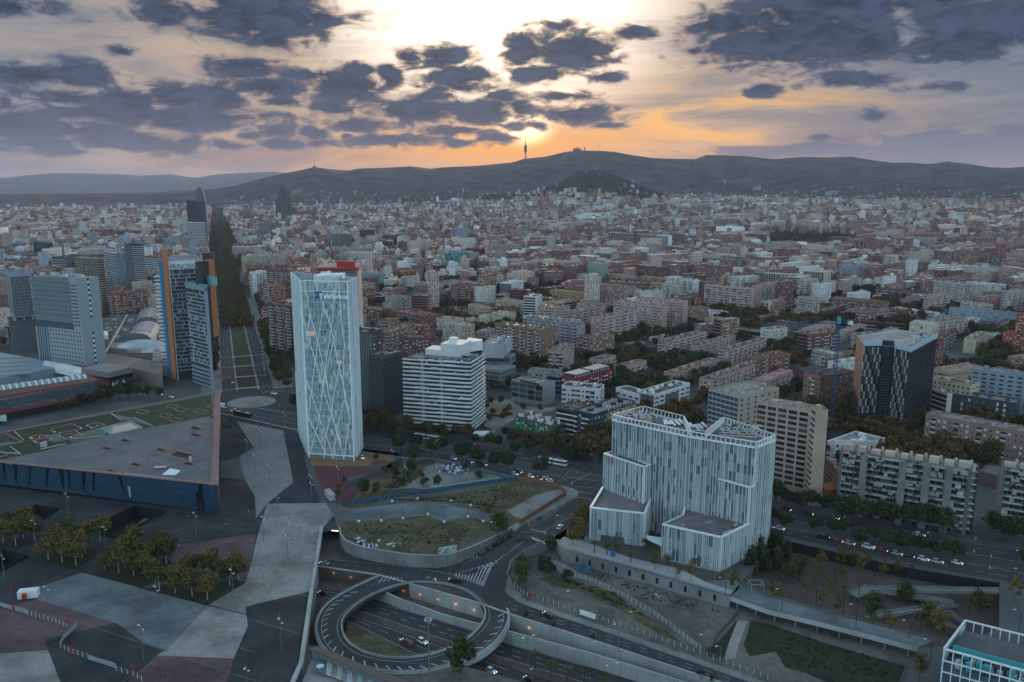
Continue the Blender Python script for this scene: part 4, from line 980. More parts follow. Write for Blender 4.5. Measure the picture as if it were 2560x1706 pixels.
def glass_tower():
 FL=P('f',632,1338);FR=P('f',935,1358);BL=P('f',565,1185);BR=P('f',987,1272)
 c=(FL+FR+BL+BR)/4;o=Vec((c.x,c.y,0));rO=eM('glass_tower',o,lb='tall pale glass tower wrapped in white diagonal bracing with a blue dotted logo',cat='office tower')
 q=[FL-o,FR-o,BR-o,BL-o];H=TH-4.5
 b=MB();b.pm_([(p.x,p.y)for p in q],0,H);b.bd('glass_core',m_tglass,rO)
 r=MB();r.sheet([(p.x*.985,p.y*.985)for p in q],H+.05);r.bd('roof',mCo,rO)
 rn=Rn(5)
 faces=[(q[0],q[1]),(q[3],q[0]),(q[1],q[2]),(q[2],q[3])]
 for fi,(A,B)in en(faces):
  d=B-A;L=d.length;u=d/L;n=Vec((u.y,-u.x,0));fr=(A,u,n)
  nf=25
  if fi==0:
   for f in rg(1,nf+1):
    z=3+f*(H-3)/nf;m=MB();bF(m,fr,.1,L-.1,z-.55,z,0,.12,0);m.bd('floor_band',m_floorline,rO)
   m=MB()
   for f in rg(nf):
    for i in rg(18):
     if rn.random()<.42:
      z=3+f*(H-3)/nf;bF(m,fr,(i+.08)*L/18,(i+.92)*L/18,z+.4,z+(H-3)/nf-.7,0,.05,rn.choice((0,0,0,1,1)))
   m.bd('pane',[mG2,mT2],rO,kind='stuff')
   m=MB();bF(m,fr,1.5,7.2,76.5,79.2,0,.08,0);bF(m,fr,20.5,24,60,62,0,.07,0);bF(m,fr,8,14,48,49.2,0,.07,0)
   m.bd('lit_pane',mat('lit_office',(.35,.27,.2),.4,.3,1,emit=(1,.66,.40),estr=.28),rO)
   m=MB();x=.5
   while x<L-.3:
    z=3.5
    while z<TH-.5:
     l=rn.u(6,26);z1=min(TH,z+l);bF(m,fr,x-.055,x+.055,z,z1,0,.38,0);z=z1+(rn.u(.3,3.0)if rn.random()<.4 else 0)
    x+=rn.choice((.6,.75,.95))
   m.bd('fin',mTf,rO,kind='stuff')
   lines=[[(600,145),(636,360),(700,590),(745,790),(790,1060),(868,1345)],[(670,145),(725,300),(780,460),(830,700),(868,860),(908,1075),(865,1345)],[(575,330),(620,505),(700,770),(740,920),(795,1080),(850,1255)],[(775,145),(728,310),(690,560),(665,750),(640,960),(628,1070)],[(815,145),(790,400),(750,660),(722,880),(700,1080),(640,1300)],[(828,145),(850,390),(870,575),(860,800),(875,950),(908,1075)],[(600,780),(648,900),(705,1080),(760,1220),(795,1345)],[(848,395),(800,530),(740,790),(712,930)],[(875,580),(835,720),(800,910),(780,1060),(742,1190),(735,1345)],[(870,945),(830,1100),(790,1335)],[(628,1070),(690,1190),(745,1310)],[(640,360),(618,500)]]
   for ln in lines:
    pts=[rP('f',x,y,FL,FR-FL)-o+n*.55 for x,y in ln]
    pts=[p for p in pts if-1<(p-A).dot(u)<L+1]
    if len(pts)>1:bm_=MB();bm_.tube([Vec((p.x,p.y,min(TH-.3,max(.5,p.z))))for p in pts],.31,6);bm_.bd('diagonal_brace',mTf,rO)
   for x in(.0,L):
    m=MB();m.tube([A+u*x+n*.3,A+u*x+n*.3+Vec((0,0,TH))],.42,6);m.bd('corner_column',mTf,rO)
   m=MB();bF(m,fr,0,L,TH-.5,TH,0,.5,0);bF(m,fr,0,L,2.6,3.3,0,.5,0);bF(m,fr,0,L,TH-6.6,TH-6.1,.0,.5,0);m.bd('rim_beam',mTf,rO)
   lz=rP('b',710,1240,FL,FR-FL);lu=(lz-o-A).dot(u)
   ang=mt.atan2(u.y,u.x)
   p=A+u*lu+n*.95;tM_('Telefónica',4.3,m_sgn,rO,'sign_lettering',.25,(p.x,p.y,lz.z-1.6),(mt.pi/2,0,ang),sx=.96)
   dots=[(550,1205),(572,1205),(594,1205),(572,1228),(572,1250)]
   for x,y in dots:
    w=rP('b',x,y,FL,FR-FL)-o+n*.95;m=MB();m.tube([w,w+n*.25],.68,14);m.bd('logo_dot',m_logo,rO)
  else:
   m=MB();x=.3
   while x<L-.2:
    w=rn.u(.28,.7);z0_=rn.choice((0,0,2,5,12));z=z0_
    while z<TH-1:
     l=rn.u(14,50);z1=min(TH,z+l);k=rn.u(.25,1.0);bF(m,fr,x,min(L,x+w),z,z1,0,k,rn.choice((0,0,1)));z=z1
    x+=w+rn.u(.05,.45 if fi==1 else.3)
   m.bd('flank_fin',[mTf,mT2],rO,kind='stuff')
   m=MB();bF(m,fr,0,L,TH-.5,TH,0,.6,0);m.bd('rim_beam',mTf,rO)
   m=MB()
   k=int(L/1.5)
   for i in rg(k):bF(m,fr,i*L/k,i*L/k+.55,H,TH,-.35,-.05,0)
   m.bd('parapet_fin',mTf,rO,kind='stuff')
 z=TH
 cc=[P('f',x,y,z+1)-o for x,y in((660,100),(835,95),(838,83),(668,78))]
 cpoly=[(cc[0].x,cc[0].y),(cc[1].x,cc[1].y),(cc[1].x+1,cc[1].y+13),(cc[0].x+1,cc[0].y+13)]
 m=MB();m.pm_(cpoly,H,z-.2);m.bd('plant_room',mT2,rO);m=MB()
 m.pm_([(x*1.02,y*1.01)for x,y in cpoly],z-.2,z+.5);m.bd('plant_room_cap',mTf,rO)
 p=P('f',765,100,z+2)-o;m=MB();m.box((p.x,p.y,z),(1.8,1.8,4.2));m.box((p.x+3,p.y-1,z+1.2),(9,1.2,1.2),.1);m.box((p.x+9,p.y-1.5,z),(1.6,1.6,2.4));m.box((p.x-3,p.y,z+3),(4,.8,.8));m.bd('cleaning_crane',mTf,rO)
 FOOT.append(([(v.x,v.y)for v in(FL,FR,BR,BL)],TH))
glass_tower()
# stepped building behind white fins
m_fin=mat('white_fin',(.60,.66,.67),.5,.06,.3)
m_pan1=mat('fine_mesh_pale',(.34,.41,.43),.5,.12,.4);m_pan2=mat('fine_mesh_mid',(.22,.27,.29),.5,.12,.4);m_pan3=mat('fine_mesh_dark',(.105,.13,.145),.4,.15,.4)
def finned():
 F0=P('w',1225,1505);rt=P('w',1640,1170)
 zL=16.0;a=P('w',1228,1202,zL);b2=P('w',1470,1082,zL)
 dr=(b2-a).normalized()
 front=P('w',718,1090,zL)
 o=Vec((75,350,0));rO=eM('finned_building',o,lb='big pale stepped building clad in white vertical fins, by the slip road',cat='public building')
 rn=Rn(9)
 def face(A,B,z0,z1,dark=.28,dense=1.55):
  d=B-A;L=d.length
  if L<1:return
  u=d/L;n=Vec((u.y,-u.x,0));A_=A-o;A_=Vec((A_.x,A_.y,0));fr=(A_,u,n)
  k=max(2,int(L/dense));q=L/k;m=MB();nf=max(1,int((z1-z0)/3.9));fh=(z1-z0)/nf
  for i in rg(k):
   base=rn.choice((0,0,1,1,2))
   for f in rg(nf):
    r=rn.random();mi=2 if r<dark else base if base<2 else 1
    zz=z0+f*fh;bF(m,fr,i*q+.12,(i+1)*q-.12,zz+.02,zz+fh-.02,0,.12+.02*mi,mi)
  m.bd('mesh_panel',[m_pan1,m_pan2,m_pan3],rO,kind='stuff')
  fm=MB();bF(fm,(Vec((0,0,0)),Vec((1,0,0)),Vec((0,-1,0))),-.08,.08,0,1,0,.7,0)
  me=PROTO.get('fin')
  if me is None:ob=fm.bd('fin',m_fin,rO);me=ob.data;PROTO['fin']=me;BD.objects.remove(ob)
  ang=mt.atan2(n.x,-n.y)
  xs=0
  for i in rg(k+1):
   t=min(L-.13,max(.13,i*q+(rn.u(-.5,.5)if 0<i<k else 0)))
   p=A_+u*t;inst('fin',me,rO,(p.x,p.y,z0),ang,(1,1,z1-z0+.6))
  m=MB();bF(m,fr,0,L,z1+.1,z1+.7,-.3,.8,0);m.bd('coping',m_fin,rO)
 def block(py_,z0,z1,vis,roofm=m_roof,dark=.28,top=1,rc=(.17,.155,.16)):
  """poly in world, ccw; vis = list of edges to clad"""
  py_=[Vec((p[0],p[1],0))for p in py_]
  if area2([(p.x,p.y)for p in py_])<0:py_=py_[::-1]
  m=MB();m.pm_([(p.x-o.x,p.y-o.y)for p in py_],z0,z1-.4,top=0);m.bd('wall',mCl,rO)
  if top:m=MB();m.sheet([(p.x-o.x,p.y-o.y)for p in py_],z1-.4);m.bd('roof',roofm,rO,color=rc)
  n_=len(py_)
  for i in rg(n_):
   A,B=py_[i],py_[(i+1)%n_];nn=Vec(((B-A).y,-(B-A).x,0)).normalized();mid=(A+B)/2
   if nn.dot((Vec((0,0,0))-mid).normalized())>-.25:face(A,B,max(z0,.8 if z0==0 else z0),z1,dark)
   else:
    u=(B-A).normalized();m=MB();bF(m,(A-o,u,nn),0,(B-A).length,z1-.4,z1+.7,-.3,0,0);m.bd('parapet',m_fin,rO)
  FOOT.append(([(p.x,p.y)for p in py_],z1))
 nearR=a;backR=b2;fl=front
 inn=P('w',925,925,zL);in2=P('w',905,1000,zL)
 m1=rP('w',1478,768,a,dr);zM=m1.z
 m2=rP('w',1520,735,a,dr)
 mL=P('w',1078,655,zM)
 t1=rP('w',1535,362,a,dr);zT=t1.z
 t2=rP('w',1700,212,a,dr)
 tL=P('w',290,128,zT);tBL=P('w',550,55,zT)
 block([fl,nearR,Vec((backR.x,backR.y,0)),Vec((m1.x,m1.y,0)),Vec((mL.x+2,mL.y,0)),inn,in2],0,zL,None,dark=.22)
 block([P('w',1075,655,zM),m1,Vec((t1.x,t1.y,0)),P('w',1110,640,zM)],0,zM,None,dark=.25)
 z2=15.8
 l1=P('w',98,945,z2);l2=P('w',560,995,z2);l3=P('w',612,862,z2)
 mb1=P('w',548,897,z2);mb0=P('w',205,768,z2)
 zML=hA(Vec((mb1.x,mb1.y,0)),'w',548,588)
 mb2=P('w',612,566,zML)
 block([l1,l2,l3,mb1,mb0],0,z2,None,dark=.2)
 block([mb0,mb1,Vec((mb2.x,mb2.y,0)),P('w',275,458,zML)],0,zML,None,dark=.28)
 tM=P('w',940,268,zT)
 back=[Vec((t2.x,t2.y,0)),P('w',1255,150,zT),P('w',1100,272,zT),P('w',960,262,zT),P('w',900,140,zT),tBL]
 py_=[tL,tM,t1]+back
 block(py_,0,zT-3.2,None,dark=.30)
 pl=[Vec((p[0],p[1],0))for p in py_]
 if area2([(p.x,p.y)for p in pl])<0:pl=pl[::-1]
 for i in rg(len(pl)):
  A,B=pl[i],pl[(i+1)%len(pl)];d=B-A;L=d.length;u=d/L;n=Vec((u.y,-u.x,0));fr=(A-o,u,n);m=MB()
  k=max(1,int(L/2.1))
  for j in rg(k+1):bF(m,fr,max(0,j*L/k-.12),min(L,j*L/k+.12),zT-3.2,zT,0,.6,0)
  bF(m,fr,0,L,zT-.35,zT,0,.65,0);m.bd('roof_screen',m_fin,rO)
 m=MB();rr=Rn(3)
 for(cx,cy,w,h)in((480,130,300,60),(1380,262,330,70)):
  for i in rg(46):
   x=cx+rr.u(-w,w)*.5;y=cy+rr.u(-h,h)*.5;p=P('w',x,y,zT-2.5)-o
   if rr.random()<.5:m.beam((p.x,p.y,zT-2.6),(p.x+dr.x*rr.u(2,6),p.y+dr.y*rr.u(2,6),zT-2.6),.3,.35,mi=0)
   else:m.box((p.x,p.y,zT-3.2),(rr.u(.8,2.6),rr.u(.6,1.6),rr.u(.6,2.0)),rr.u(0,.3),mi=rr.choice((0,1,1)))
  for i in rg(6):
   p=P('w',cx-w*.5+w*i/5,cy-h*.4,zT-1)-o;q=P('w',cx-w*.35+w*i/5,cy+h*.5,zT-1)-o;m.beam((p.x,p.y,zT-1.2),(q.x,q.y,zT-1.2),.3,.4,mi=0)
  for i in rg(4):
   p=P('w',cx-w*.5,cy-h*.4+i*h*.3,zT-1)-o;q=P('w',cx+w*.5,cy-h*.1+i*h*.3,zT-1)-o;m.beam((p.x,p.y,zT-1.6),(q.x,q.y,zT-1.6),.3,.4,mi=0)
 m.bd('roof_plant',[mMe,mDk],rO,kind='stuff')
 ws=MB();ws.add([(0,0,0),(1.5,0,0),(1.5,3.6,1.5),(0,3.6,1.5),(0,0,-.3),(1.5,0,-.3),(1.5,3.6,-.3),(0,3.6,-.3)],[(0,1,2,3),(0,4,5,1),(1,5,6,2),(2,6,7,3),(3,7,4,0)])
 me=None
 for i,(x,y)in en([(735,185),(770,185),(820,195),(860,190),(890,180),(930,190),(985,215),(1030,230),(1060,225),(1095,210)]):
  p=P('w',x,y,zT-1)-o
  if me is None:ob=ws.bd('light_scoop',m_mirror,rO);me=ob.data;ob.location=(p.x,p.y,zT-2.6)
  else:inst('light_scoop',me,rO,(p.x,p.y,zT-2.6),.5)
 for(x,y,s)in((895,1090,1),(1098,992,1),(1125,1065,1.9),(1360,1088,1),(1265,1158,1.2),(1300,1140,1.1)):
  p=P('w',x,y,zL)-o;m=MB();m.box((p.x,p.y,zL-.3),(2.2*s,1.3,.35),.5);m.box((p.x,p.y,zL-.4),(1.2*s,.7,.9),.5);m.bd('roof_unit',mCl,rO)
 m=MB()
 for i in rg(7):
  t=i/6;p=P('w',335+t*230,500+t*75,zML)-o;m.box((p.x,p.y,zML-.4),(.9,.8,1.1))
 m.bd('roof_unit',mDk,rO)
 m=MB();A=P('w',575,1170,8);B=P('w',715,1280,7)
 s0=P('w',575,1165,8)-o;s1=P('w',712,1185,8)-o;s2=P('w',712,1285,6)-o;s3=P('w',590,1200,7.5)-o
 m.pm_([(s0.x,s0.y),(s1.x,s1.y),(s2.x,s2.y),(s3.x,s3.y)],6.4,7.2,bottom=1);m.bd('entrance_canopy',mT2,rO)
 for q,lab in(((225,1245),'a'),((330,1260),'b')):
  p=rP('w',q[0],q[1],l1,l2-l1)-o;d=(l2-l1).normalized();m=MB();m.box((p.x-d.y*-.0,p.y-.9,0.1),(5,.3,3.4),mt.atan2(d.y,d.x));m.bd('entrance_door',mG2,rO)
 return zT,zM,zML
print('finned',finned())
# hotel with blue and orange fins
m_blg=mat('bluegrey_cladding',(.20,.25,.30),.5,.1,.4);m_obl=mat('blue_fin',(.01,.20,.42),.6,.05,.5);m_oor=mat('orange_fin',(.40,.15,.055),.6,.05,.5)
def princess():
 N=P('p',245,1385);R0=P('p',400,1400);C0=P('p',400,1420);E0=P('p',615,1470)
 o=Vec((N.x+20,N.y+8,0));rO=eM('hotel_tower',o,lb='slim hotel tower with blue and orange side fins and a roof sign',cat='hotel')
 HT=hA(P('p',260,1370),'p',165,222)
 dirx=(P('p',330,1400)-P('p',262,1378)).normalized()
 A=P('p',262,1375);top_r=P('p',420,215,HT)
 B=Vec((top_r.x,top_r.y,0));u=(B-A).normalized();n=Vec((u.y,-u.x,0));L=(B-A).length
 D=24
 q=[A,B,B-n*D,A-n*D];m=MB();m.pm_([(p.x-o.x,p.y-o.y)for p in q],0,HT);m.bd('wall',mDk,rO);m=MB();m.sheet([(p.x-o.x,p.y-o.y)for p in q],HT+.02);m.bd('roof',m_roof,rO,color=R_['g'])
 fr=(A-o,u,n);nf=26;zb=8;rn=Rn(4)
 zs=rP('p',290,290,A,u).z
 for f in rg(nf):
  z=zb+(zs-1-zb)*f/nf;fh=(zs-1-zb)/nf
  m=MB();bF(m,fr,.3,L-.2,z,z+.4,0,.35,0);bF(m,fr,.3,L-.2,z+.95,z+1.05,.0,.5,1);m.bd('floor_band',[m_pan1,mMe],rO)
 m=MB()
 for f in rg(nf):
  z=zb+(zs-1-zb)*f/nf;fh=(zs-1-zb)/nf
  for i in rg(14):
   bF(m,fr,.4+i*(L-.6)/14,.3+(i+.9)*(L-.6)/14,z+.6,z+fh-.05,0,.06,rn.choice((0,0,0,1,1,2)if rn.random()>.008 else(3,)))
 m.bd('pane',[mG,mG2,m_pan2,m_lit],rO,kind='stuff')
 m=MB();bF(m,fr,0,L+.5,zs,HT+1.2,0,.6,0);m.bd('sign_panel',mT2,rO)
 tc=rP('p',296,258,A,u)-o;tM_('PRINCESS',6.3,mBk,rO,'sign_lettering',.2,(tc.x+n.x*.8,tc.y+n.y*.7,tc.z-2.4),(mt.pi/2,0,mt.atan2(u.y,u.x)),sx=.66,spacing=1.12)
 m=MB();bF(m,fr,-.9,0,0,HT+1,-.4,.8,0);m.bd('edge_strip',m_fin,rO)
 F1=P('p',240,1385);F0=P('p',197,1387);hz=hA(F0,'p',90,95)
 def fin(x0,x1,yb,ytop,xtop,mm,name,th,dep):
  a_=P('p',x0,yb);b_=P('p',x1,yb);h=hA(a_,'p',xtop,ytop);b=MB();d=(b_-a_).normalized();nn=Vec((-d.y,d.x,0));b.pm_([(a_.x-o.x,a_.y-o.y),(b_.x-o.x,b_.y-o.y),(b_.x-o.x+nn.x*dep,b_.y-o.y+nn.y*dep),(a_.x-o.x+nn.x*dep,a_.y-o.y+nn.y*dep)],1.5,h);b.bd(name,mm,rO)
 fin(196,243,1385,95,90,m_oor,'orange_fin',1,2.2);fin(160,190,1360,193,68,m_obl,'blue_fin',1,9)
 for f in rg(25):
  z=8+f*3.3;a_=P('p',158,1340);m=MB();m.box((a_.x-o.x-4.2+(0 if f%2 else-.8),a_.y-o.y+9,z),(7,5,1.1));m.bd('balcony',mT2,rO)
 E=P('p',615,1478);Cn=P('p',405,1405);hw=hA(E,'p',535,470);u2=(E-Cn).normalized();n2=Vec((u2.y,-u2.x,0));L2=(E-Cn).length
 ed=Vec((E.x,E.y,0)).normalized();q=[Cn,E,E+ed*24+Vec((-2.5,0,0)),Cn+ed*24];m=MB();m.pm_([(p.x-o.x,p.y-o.y)for p in q],0,hw,);m.bd('wing_wall',mDk,rO);m=MB();m.sheet([(p.x-o.x,p.y-o.y)for p in q],hw+.02);m.bd('roof',m_roof,rO,color=R_['g'])
 f2=(Cn-o,u2,n2);zb=20
 for f in rg(20):
  fh=(hw-4-zb)/20;z=zb+fh*f;m=MB();bF(m,f2,0,L2*.86,z,z+.4,0,.8,0);bF(m,f2,0,L2*.86,z+.95,z+1.05,.6,.8,1);m.bd('floor_band',[m_pan1,mMe],rO)
 m=MB()
 for f in rg(20):
  fh=(hw-4-zb)/20;z=zb+fh*f
  for i in rg(10):bF(m,f2,.3+i*L2*.085,.2+(i+.85)*L2*.085,z+.6,z+fh,0,.06,rn.choice((0,0,1,1,2)))
 m.bd('pane',[mG,mG2,m_pan2],rO,kind='stuff')
 m=MB();bF(m,f2,L2*.86,L2,0,hw,0,.5,0);bF(m,f2,0,L2,hw-3,hw+1,0,.5,0)
 for z in(1,4.5,8,11.5,15):bF(m,f2,0,L2*.86,z,z+1.9,0,.45,0)
 m.bd('cladding',m_blg,rO)
 m=MB();bF(m,f2,0,L2,hw+1,hw+2.2,-1,-.7,0);m.bd('terrace_screen',m_teal,rO)
 m=MB();bF(m,f2,L2*.45,L2*.98,hw+.5,hw+8,-9,-8.6,0);m.bd('painted_screen',mat('patchy_screen',(.16,.36,.33),.6,.9,1.2),rO)
 s0=rP('p',478,380,B,u);h2=HT+4
 for x0,x1,yt,mm,nm in((420,475,215,mDk,'service_tower'),(476,530,205,m_oor,'orange_block')):
  a_=P('p',x0,yt,HT+3);b_=P('p',x1,yt,HT+3);m=MB();m.pm_([(a_.x-o.x,a_.y-o.y),(b_.x-o.x,b_.y-o.y),(b_.x-o.x+2,b_.y-o.y+12),(a_.x-o.x+2,a_.y-o.y+12)],40,HT+3);m.bd(nm,mm,rO)
 a_=P('p',425,105,HT+10);b_=P('p',525,105,HT+10);m=MB();m.pm_([(a_.x-o.x,a_.y-o.y+14),(b_.x-o.x,b_.y-o.y+14),(b_.x-o.x,b_.y-o.y+20),(a_.x-o.x,a_.y-o.y+20)],60,HT+7);m.bd('rear_block',mDk,rO)
 FOOT.append(([(p.x,p.y)for p in(A,E,E-n2*30,A-n*D)],HT))
princess()
# grey hotel with dotted windows, dark stacked block, tan tower
m_ac=mat('hotel_grey_panel',(.25,.29,.31),.7,.06,.3)
def dotted():
 base=P('t',790,1030,8);H=hA(Vec((base.x,base.y,0)),'t',712,208);H=86.6
 N=P('t',712,208,H);Rr=P('t',918,196,H);Lf=P('t',285,178,H);Lm=P('t',605,207,H)
 u=(Lf-N);u.z=0;o=Vec((N.x,N.y,0));rO=eM('dotted_hotel',o,lb='grey hotel slab with rows of small square windows and a dotted stair window',cat='hotel')
 L=u.length;u=u.normalized();r=Vec((Rr.x-N.x,Rr.y-N.y,0));rl=r.length;r=r.normalized()
 back=r*rl
 tow=(Lm-N).dot(u)
 def blk(a,b,z0,z1,nm,mm,extra=0):
  p0=u*a;p1=u*b;m=MB();m.pm_([(p0.x,p0.y),(p1.x,p1.y),(p1.x+back.x,p1.y+back.y),(p0.x+back.x,p0.y+back.y)],z0,z1,bottom=1);return m.bd(nm,mm,rO)
 blk(0,tow,8,H,'tower',m_ac);blk(tow,L,46,H-1,'upper_wing',mat('hotel_grey_dark',(.13,.16,.17),.7,.08,.3));blk(tow,L*1.0,40,46,'glazed_floor',mG2);blk(tow,L*1.02,8,40,'lower_wing',m_ac)
 n=Vec((-u.y,u.x,0))
 if n.y>0:n=-n
 fr=(Vec((0,0,0)),u,n)
 def wins(a,b,z0,z1,nx,nz,m_=mG):
  fm=MB()
  for i in rg(nx):
   for k in rg(nz):
    x=a+(b-a)*(i+.5)/nx;z=z0+(z1-z0)*(k+.5)/nz
    p=u*x+n*.02;ang=mt.atan2(n.x,-n.y);inst('window',win_proto(1.7,1.5,0,'win'),rO,(p.x,p.y,z),ang,color=(.25,.29,.31))
 wins(.8,tow-.4,42,H-6,4,12);wins(.8,L*.72,9,39,11,8);wins(tow+1,L-1,49,H-4,11,8)
 m=MB()
 for i in rg(5):
  x=L*.74+i*L*.27/5
  bF(m,fr,x,x+1.1,8,40,0,.8,0)
 m.bd('vertical_fin',mat('hotel_fin_blue',(.13,.18,.23),.6,.1,.3),rO)
 fn=Vec((r.y,-r.x,0))
 if fn.x<0:fn=-fn
 f3=(Vec((0,0,0)),r,fn)
 for(z0,z1,k)in((9,38,13),(51,H-.5,15)):
  for i in rg(k):
   z=z0+(z1-z0)*i/k;m=MB();bF(m,f3,rl*.47,rl*.55,z,z+(z1-z0)/k-.05,0,.08,i%2);m.bd('stair_window',[mG,m_fin],rO)
 m=MB();rr=Rn(2)
 for i in rg(24):
  p=u*rr.u(1,L-2)+r*rr.u(2,rl-2);m.box((p.x,p.y,H-.2),(rr.u(1,4),rr.u(1,3),rr.u(.8,2.5)),rr.u(0,1))
 m.bd('roof_plant',mMe,rO,kind='stuff')
 FOOT.append(([(N.x,N.y),(Rr.x,Rr.y),(Lf.x+back.x,Lf.y+back.y),(Lf.x,Lf.y)],H))
dotted()
f,h=fF('t',(75,582),905,45,(385,570))
mB_('office_block','dark lower office block with pale strip windows at the left edge','office building',f,h,C_['dgrey'],R_['s'],(dict(k='win',bw=3.2,w=1.2,h=1.2,dark=1),dict(k='win',bw=8,w=5,h=1.2)),near=1,seed=90)
LH=h
f2,h2=fF('t',(92,192),575,40,(275,182),H=None,z0=h+4);LH2=h2
mB_('office_block','upper glass office volume with white parapet, raised on struts over the dark block','office building',f2,h2,C_['blueg'],R_['w'],(dict(k='curt',gm=1,mul=2,md=.1,ft=.1),{'k':'band','bc':(.30,.36,.39),'hb':1.2,'pr':.6}),near=1,seed=91,z0=h+4,para=3.2,reg=0)
sr=eM('office_struts',(f2[0].x,f2[0].y,h),lb='white crossed struts and columns between the dark block and the glass volume above',cat='struts');m=MB()
for k,(t,s)in en(((.05,.1),(.5,.1),(.95,.1),(.05,.9),(.5,.9))):
 p=f2[0].lerp(f2[1],t).lerp(f2[3].lerp(f2[2],t),s)-f2[0];m.box((p.x,p.y,0),(.8,.8,4.0))
a=f2[0].lerp(f2[3],.2)-f2[0];c=f2[0].lerp(f2[3],.5)-f2[0];m.tube([a,c+Vec((0,0,4))],.25,6);m.tube([c,a+Vec((0,0,4))],.25,6);m.bd('strut',mMe,sr)
Bx('t',(915,32),585,(697,15),(968,5),(.30,.25,.19),'s',({'k':'grid','bw':3.4,'t':.5,'bc':(.36,.30,.23)},{'k':'band','bc':(.30,.25,.20),'hb':1.0,'pr':1.0}),'tan residential tower with ribbed balcony side, behind the dotted hotel',cat='apartment tower',near=1)
# balcony building
def balcony_tower():
 f,H=fF('o',(905,400),1400,(60,350),(1078,330));rO=mB_('balcony_block','white apartment tower of stacked wavy balcony bands with a rooftop pool','apartment tower',f,H-2.5,(.05,.055,.06),R_['s'],({'k':'blank'},)*2,seed=3,clutter=0)
 o=rO.location;ff=ccw(f);n,r,bk,l=f;mb=[]
 nf=18;rn=Rn(7)
 def fr_(A,B):
  d=B-A;L=d.length;u=d/L;nn=Vec((u.y,-u.x,0));return(Vec((A.x-o.x,A.y-o.y,0)),u,nn),L
 FL_,LL=fr_(l,n);FR_,RL=fr_(n,r)
 for f_ in rg(nf):
  z=2.5+f_*(H-3)/nf;fh=(H-3)/nf
  m=MB();e=1.7
  bF(m,FL_,-1.0,LL+e,z+.0,z+.45,0,e,0);bF(m,FR_,-e,RL+1,z,z+.45,0,e,0)
  x=-1.0
  while x<LL+e:
   w=rn.u(4,9);x1=min(LL+e,x+w);hh=rn.choice((1.15,1.3,1.55));bF(m,FL_,x,x1,z+.4,z+hh,e-.18,e+rn.choice((0,.3)),0);x=x1
  x=-e
  while x<RL+1:
   w=rn.u(4,8);x1=min(RL+1,x+w);bF(m,FR_,x,x1,z+.4,z+rn.choice((1.15,1.3,1.5)),e-.18,e+rn.choice((0,.3)),0);x=x1
  m.bd('balcony_band',mWh,rO)
  m=MB()
  for x in(LL*.27,LL*.56):bF(m,FL_,x+rn.u(-1,1)*(f_//6),x+1.6,z+1,z+fh,.0,1.4,0)
  for i in rg(9):
   x=rn.u(0,LL-3);bF(m,FL_,x,x+rn.u(.8,2.4),z+.6,z+fh-.2,.0,.1,1)
  bF(m,FR_,RL*.5,RL*.5+1.5,z+1,z+fh,0,1.2,0)
  if rn.random()<.4:x=rn.u(1,LL-5);bF(m,FL_,x,x+1.4,z+.5,z+1.9,.7,1.2,2)
  m.bd('partition',[m_pan2,mG2,m_shut],rO)
 def bx_(pts,z0,z1,nm,mm=mWh):
  m=MB();m.pm_([(q.x-o.x,q.y-o.y)for q in[P('o',x,y,z1)for x,y in pts]],z0,z1);m.bd(nm,mm,rO)
 bx_([(330,275),(660,300),(760,262),(430,225)],H-2.5,H+1.5,'penthouse');bx_([(530,205),(800,225),(930,165),(680,140)],H-2.5,H+6,'penthouse');bx_([(810,200),(1075,165),(1078,150),(900,125)],H-2.5,H+4.5,'penthouse')
 bx_([(640,130),(740,140),(760,120),(690,112)],H+6,H+7.6,'roof_plant')
 m=MB();m.sheet([(q.x-o.x,q.y-o.y)for q in[P('o',x,y,H-.9)for x,y in((620,335),(900,372),(950,340),(700,312))]],H-.9);m.bd('pool',mat('pool_water',(.12,.30,.42),.04,.2,.5,spec=.8),rO)
 m=MB();rr=Rn(8)
 for i in rg(40):
  q=P('o',rr.u(150,600),rr.u(262,310),H-1)-o;m.box((q.x,q.y,H-2.4),(rr.u(.5,1.4),rr.u(.5,1.2),rr.u(.6,1.6)),rr.u(0,3))
 m.bd('planter_shrub',mat('rust_shrub',(.07,.045,.02),.95,.4,1),rO,kind='stuff')
balcony_tower()
lowc=[P('o',x,y,5)for x,y in((985,1350),(1170,1350),(1100,1400),(930,1400))];m=MB();m.pm_([(p.x,p.y)for p in lowc],4,5.2,bottom=1);tag(m.bd('canopy',mWh),'low white canopy at the foot of the balcony tower, over the square','canopy')
f,h=fF('o',(1348,232),830,(1075,222),(1465,226),H=34);mB_('office_block','angular office with a blank pale box on top and glass floors stepping down','office building',f,h,(.36,.40,.43),R_['s'],({'k':'blank'},)*2,seed=31,z0=23,reg=1)
for(N,L,R,H,z0,lab)in(((1440,380),(1030,350),(1505,385),23,17,'glazed fourth storey of the angular office under the blank box'),((1310,570),(1000,590),(1508,500),17,9,'lower step of the angular office with grey roof terrace')):
 f,h=fF('o',N,830,L,R,H=H);mB_('office_wing',lab,'office building',f,h,(.22,.25,.27),R_['s'],(dict(k='curt',gm=1,mul=1.6),dict(k='curt',gm=1,mul=2)),seed=32,z0=z0,clutter=0,reg=0)
Bx('o',(1160,650),860,(900,600),(1310,590),(.24,.26,.28),'s',(dict(k='curt',gm=1,mul=2),'windk'),'grey ground storeys of the angular office with tall shutters',cat='office building',H=9)
H_=Bx('f',(1048,500),1050,24,(1122,478),(.055,.06,.07),'g',(dict(k='curt',gm=1,mul=1.4,fl=0),dict(S['sparse'],bw=7,w=2,h=1.2)),'dark slate tower with a finned top, right behind the glass tower',cat='office tower',near=1)
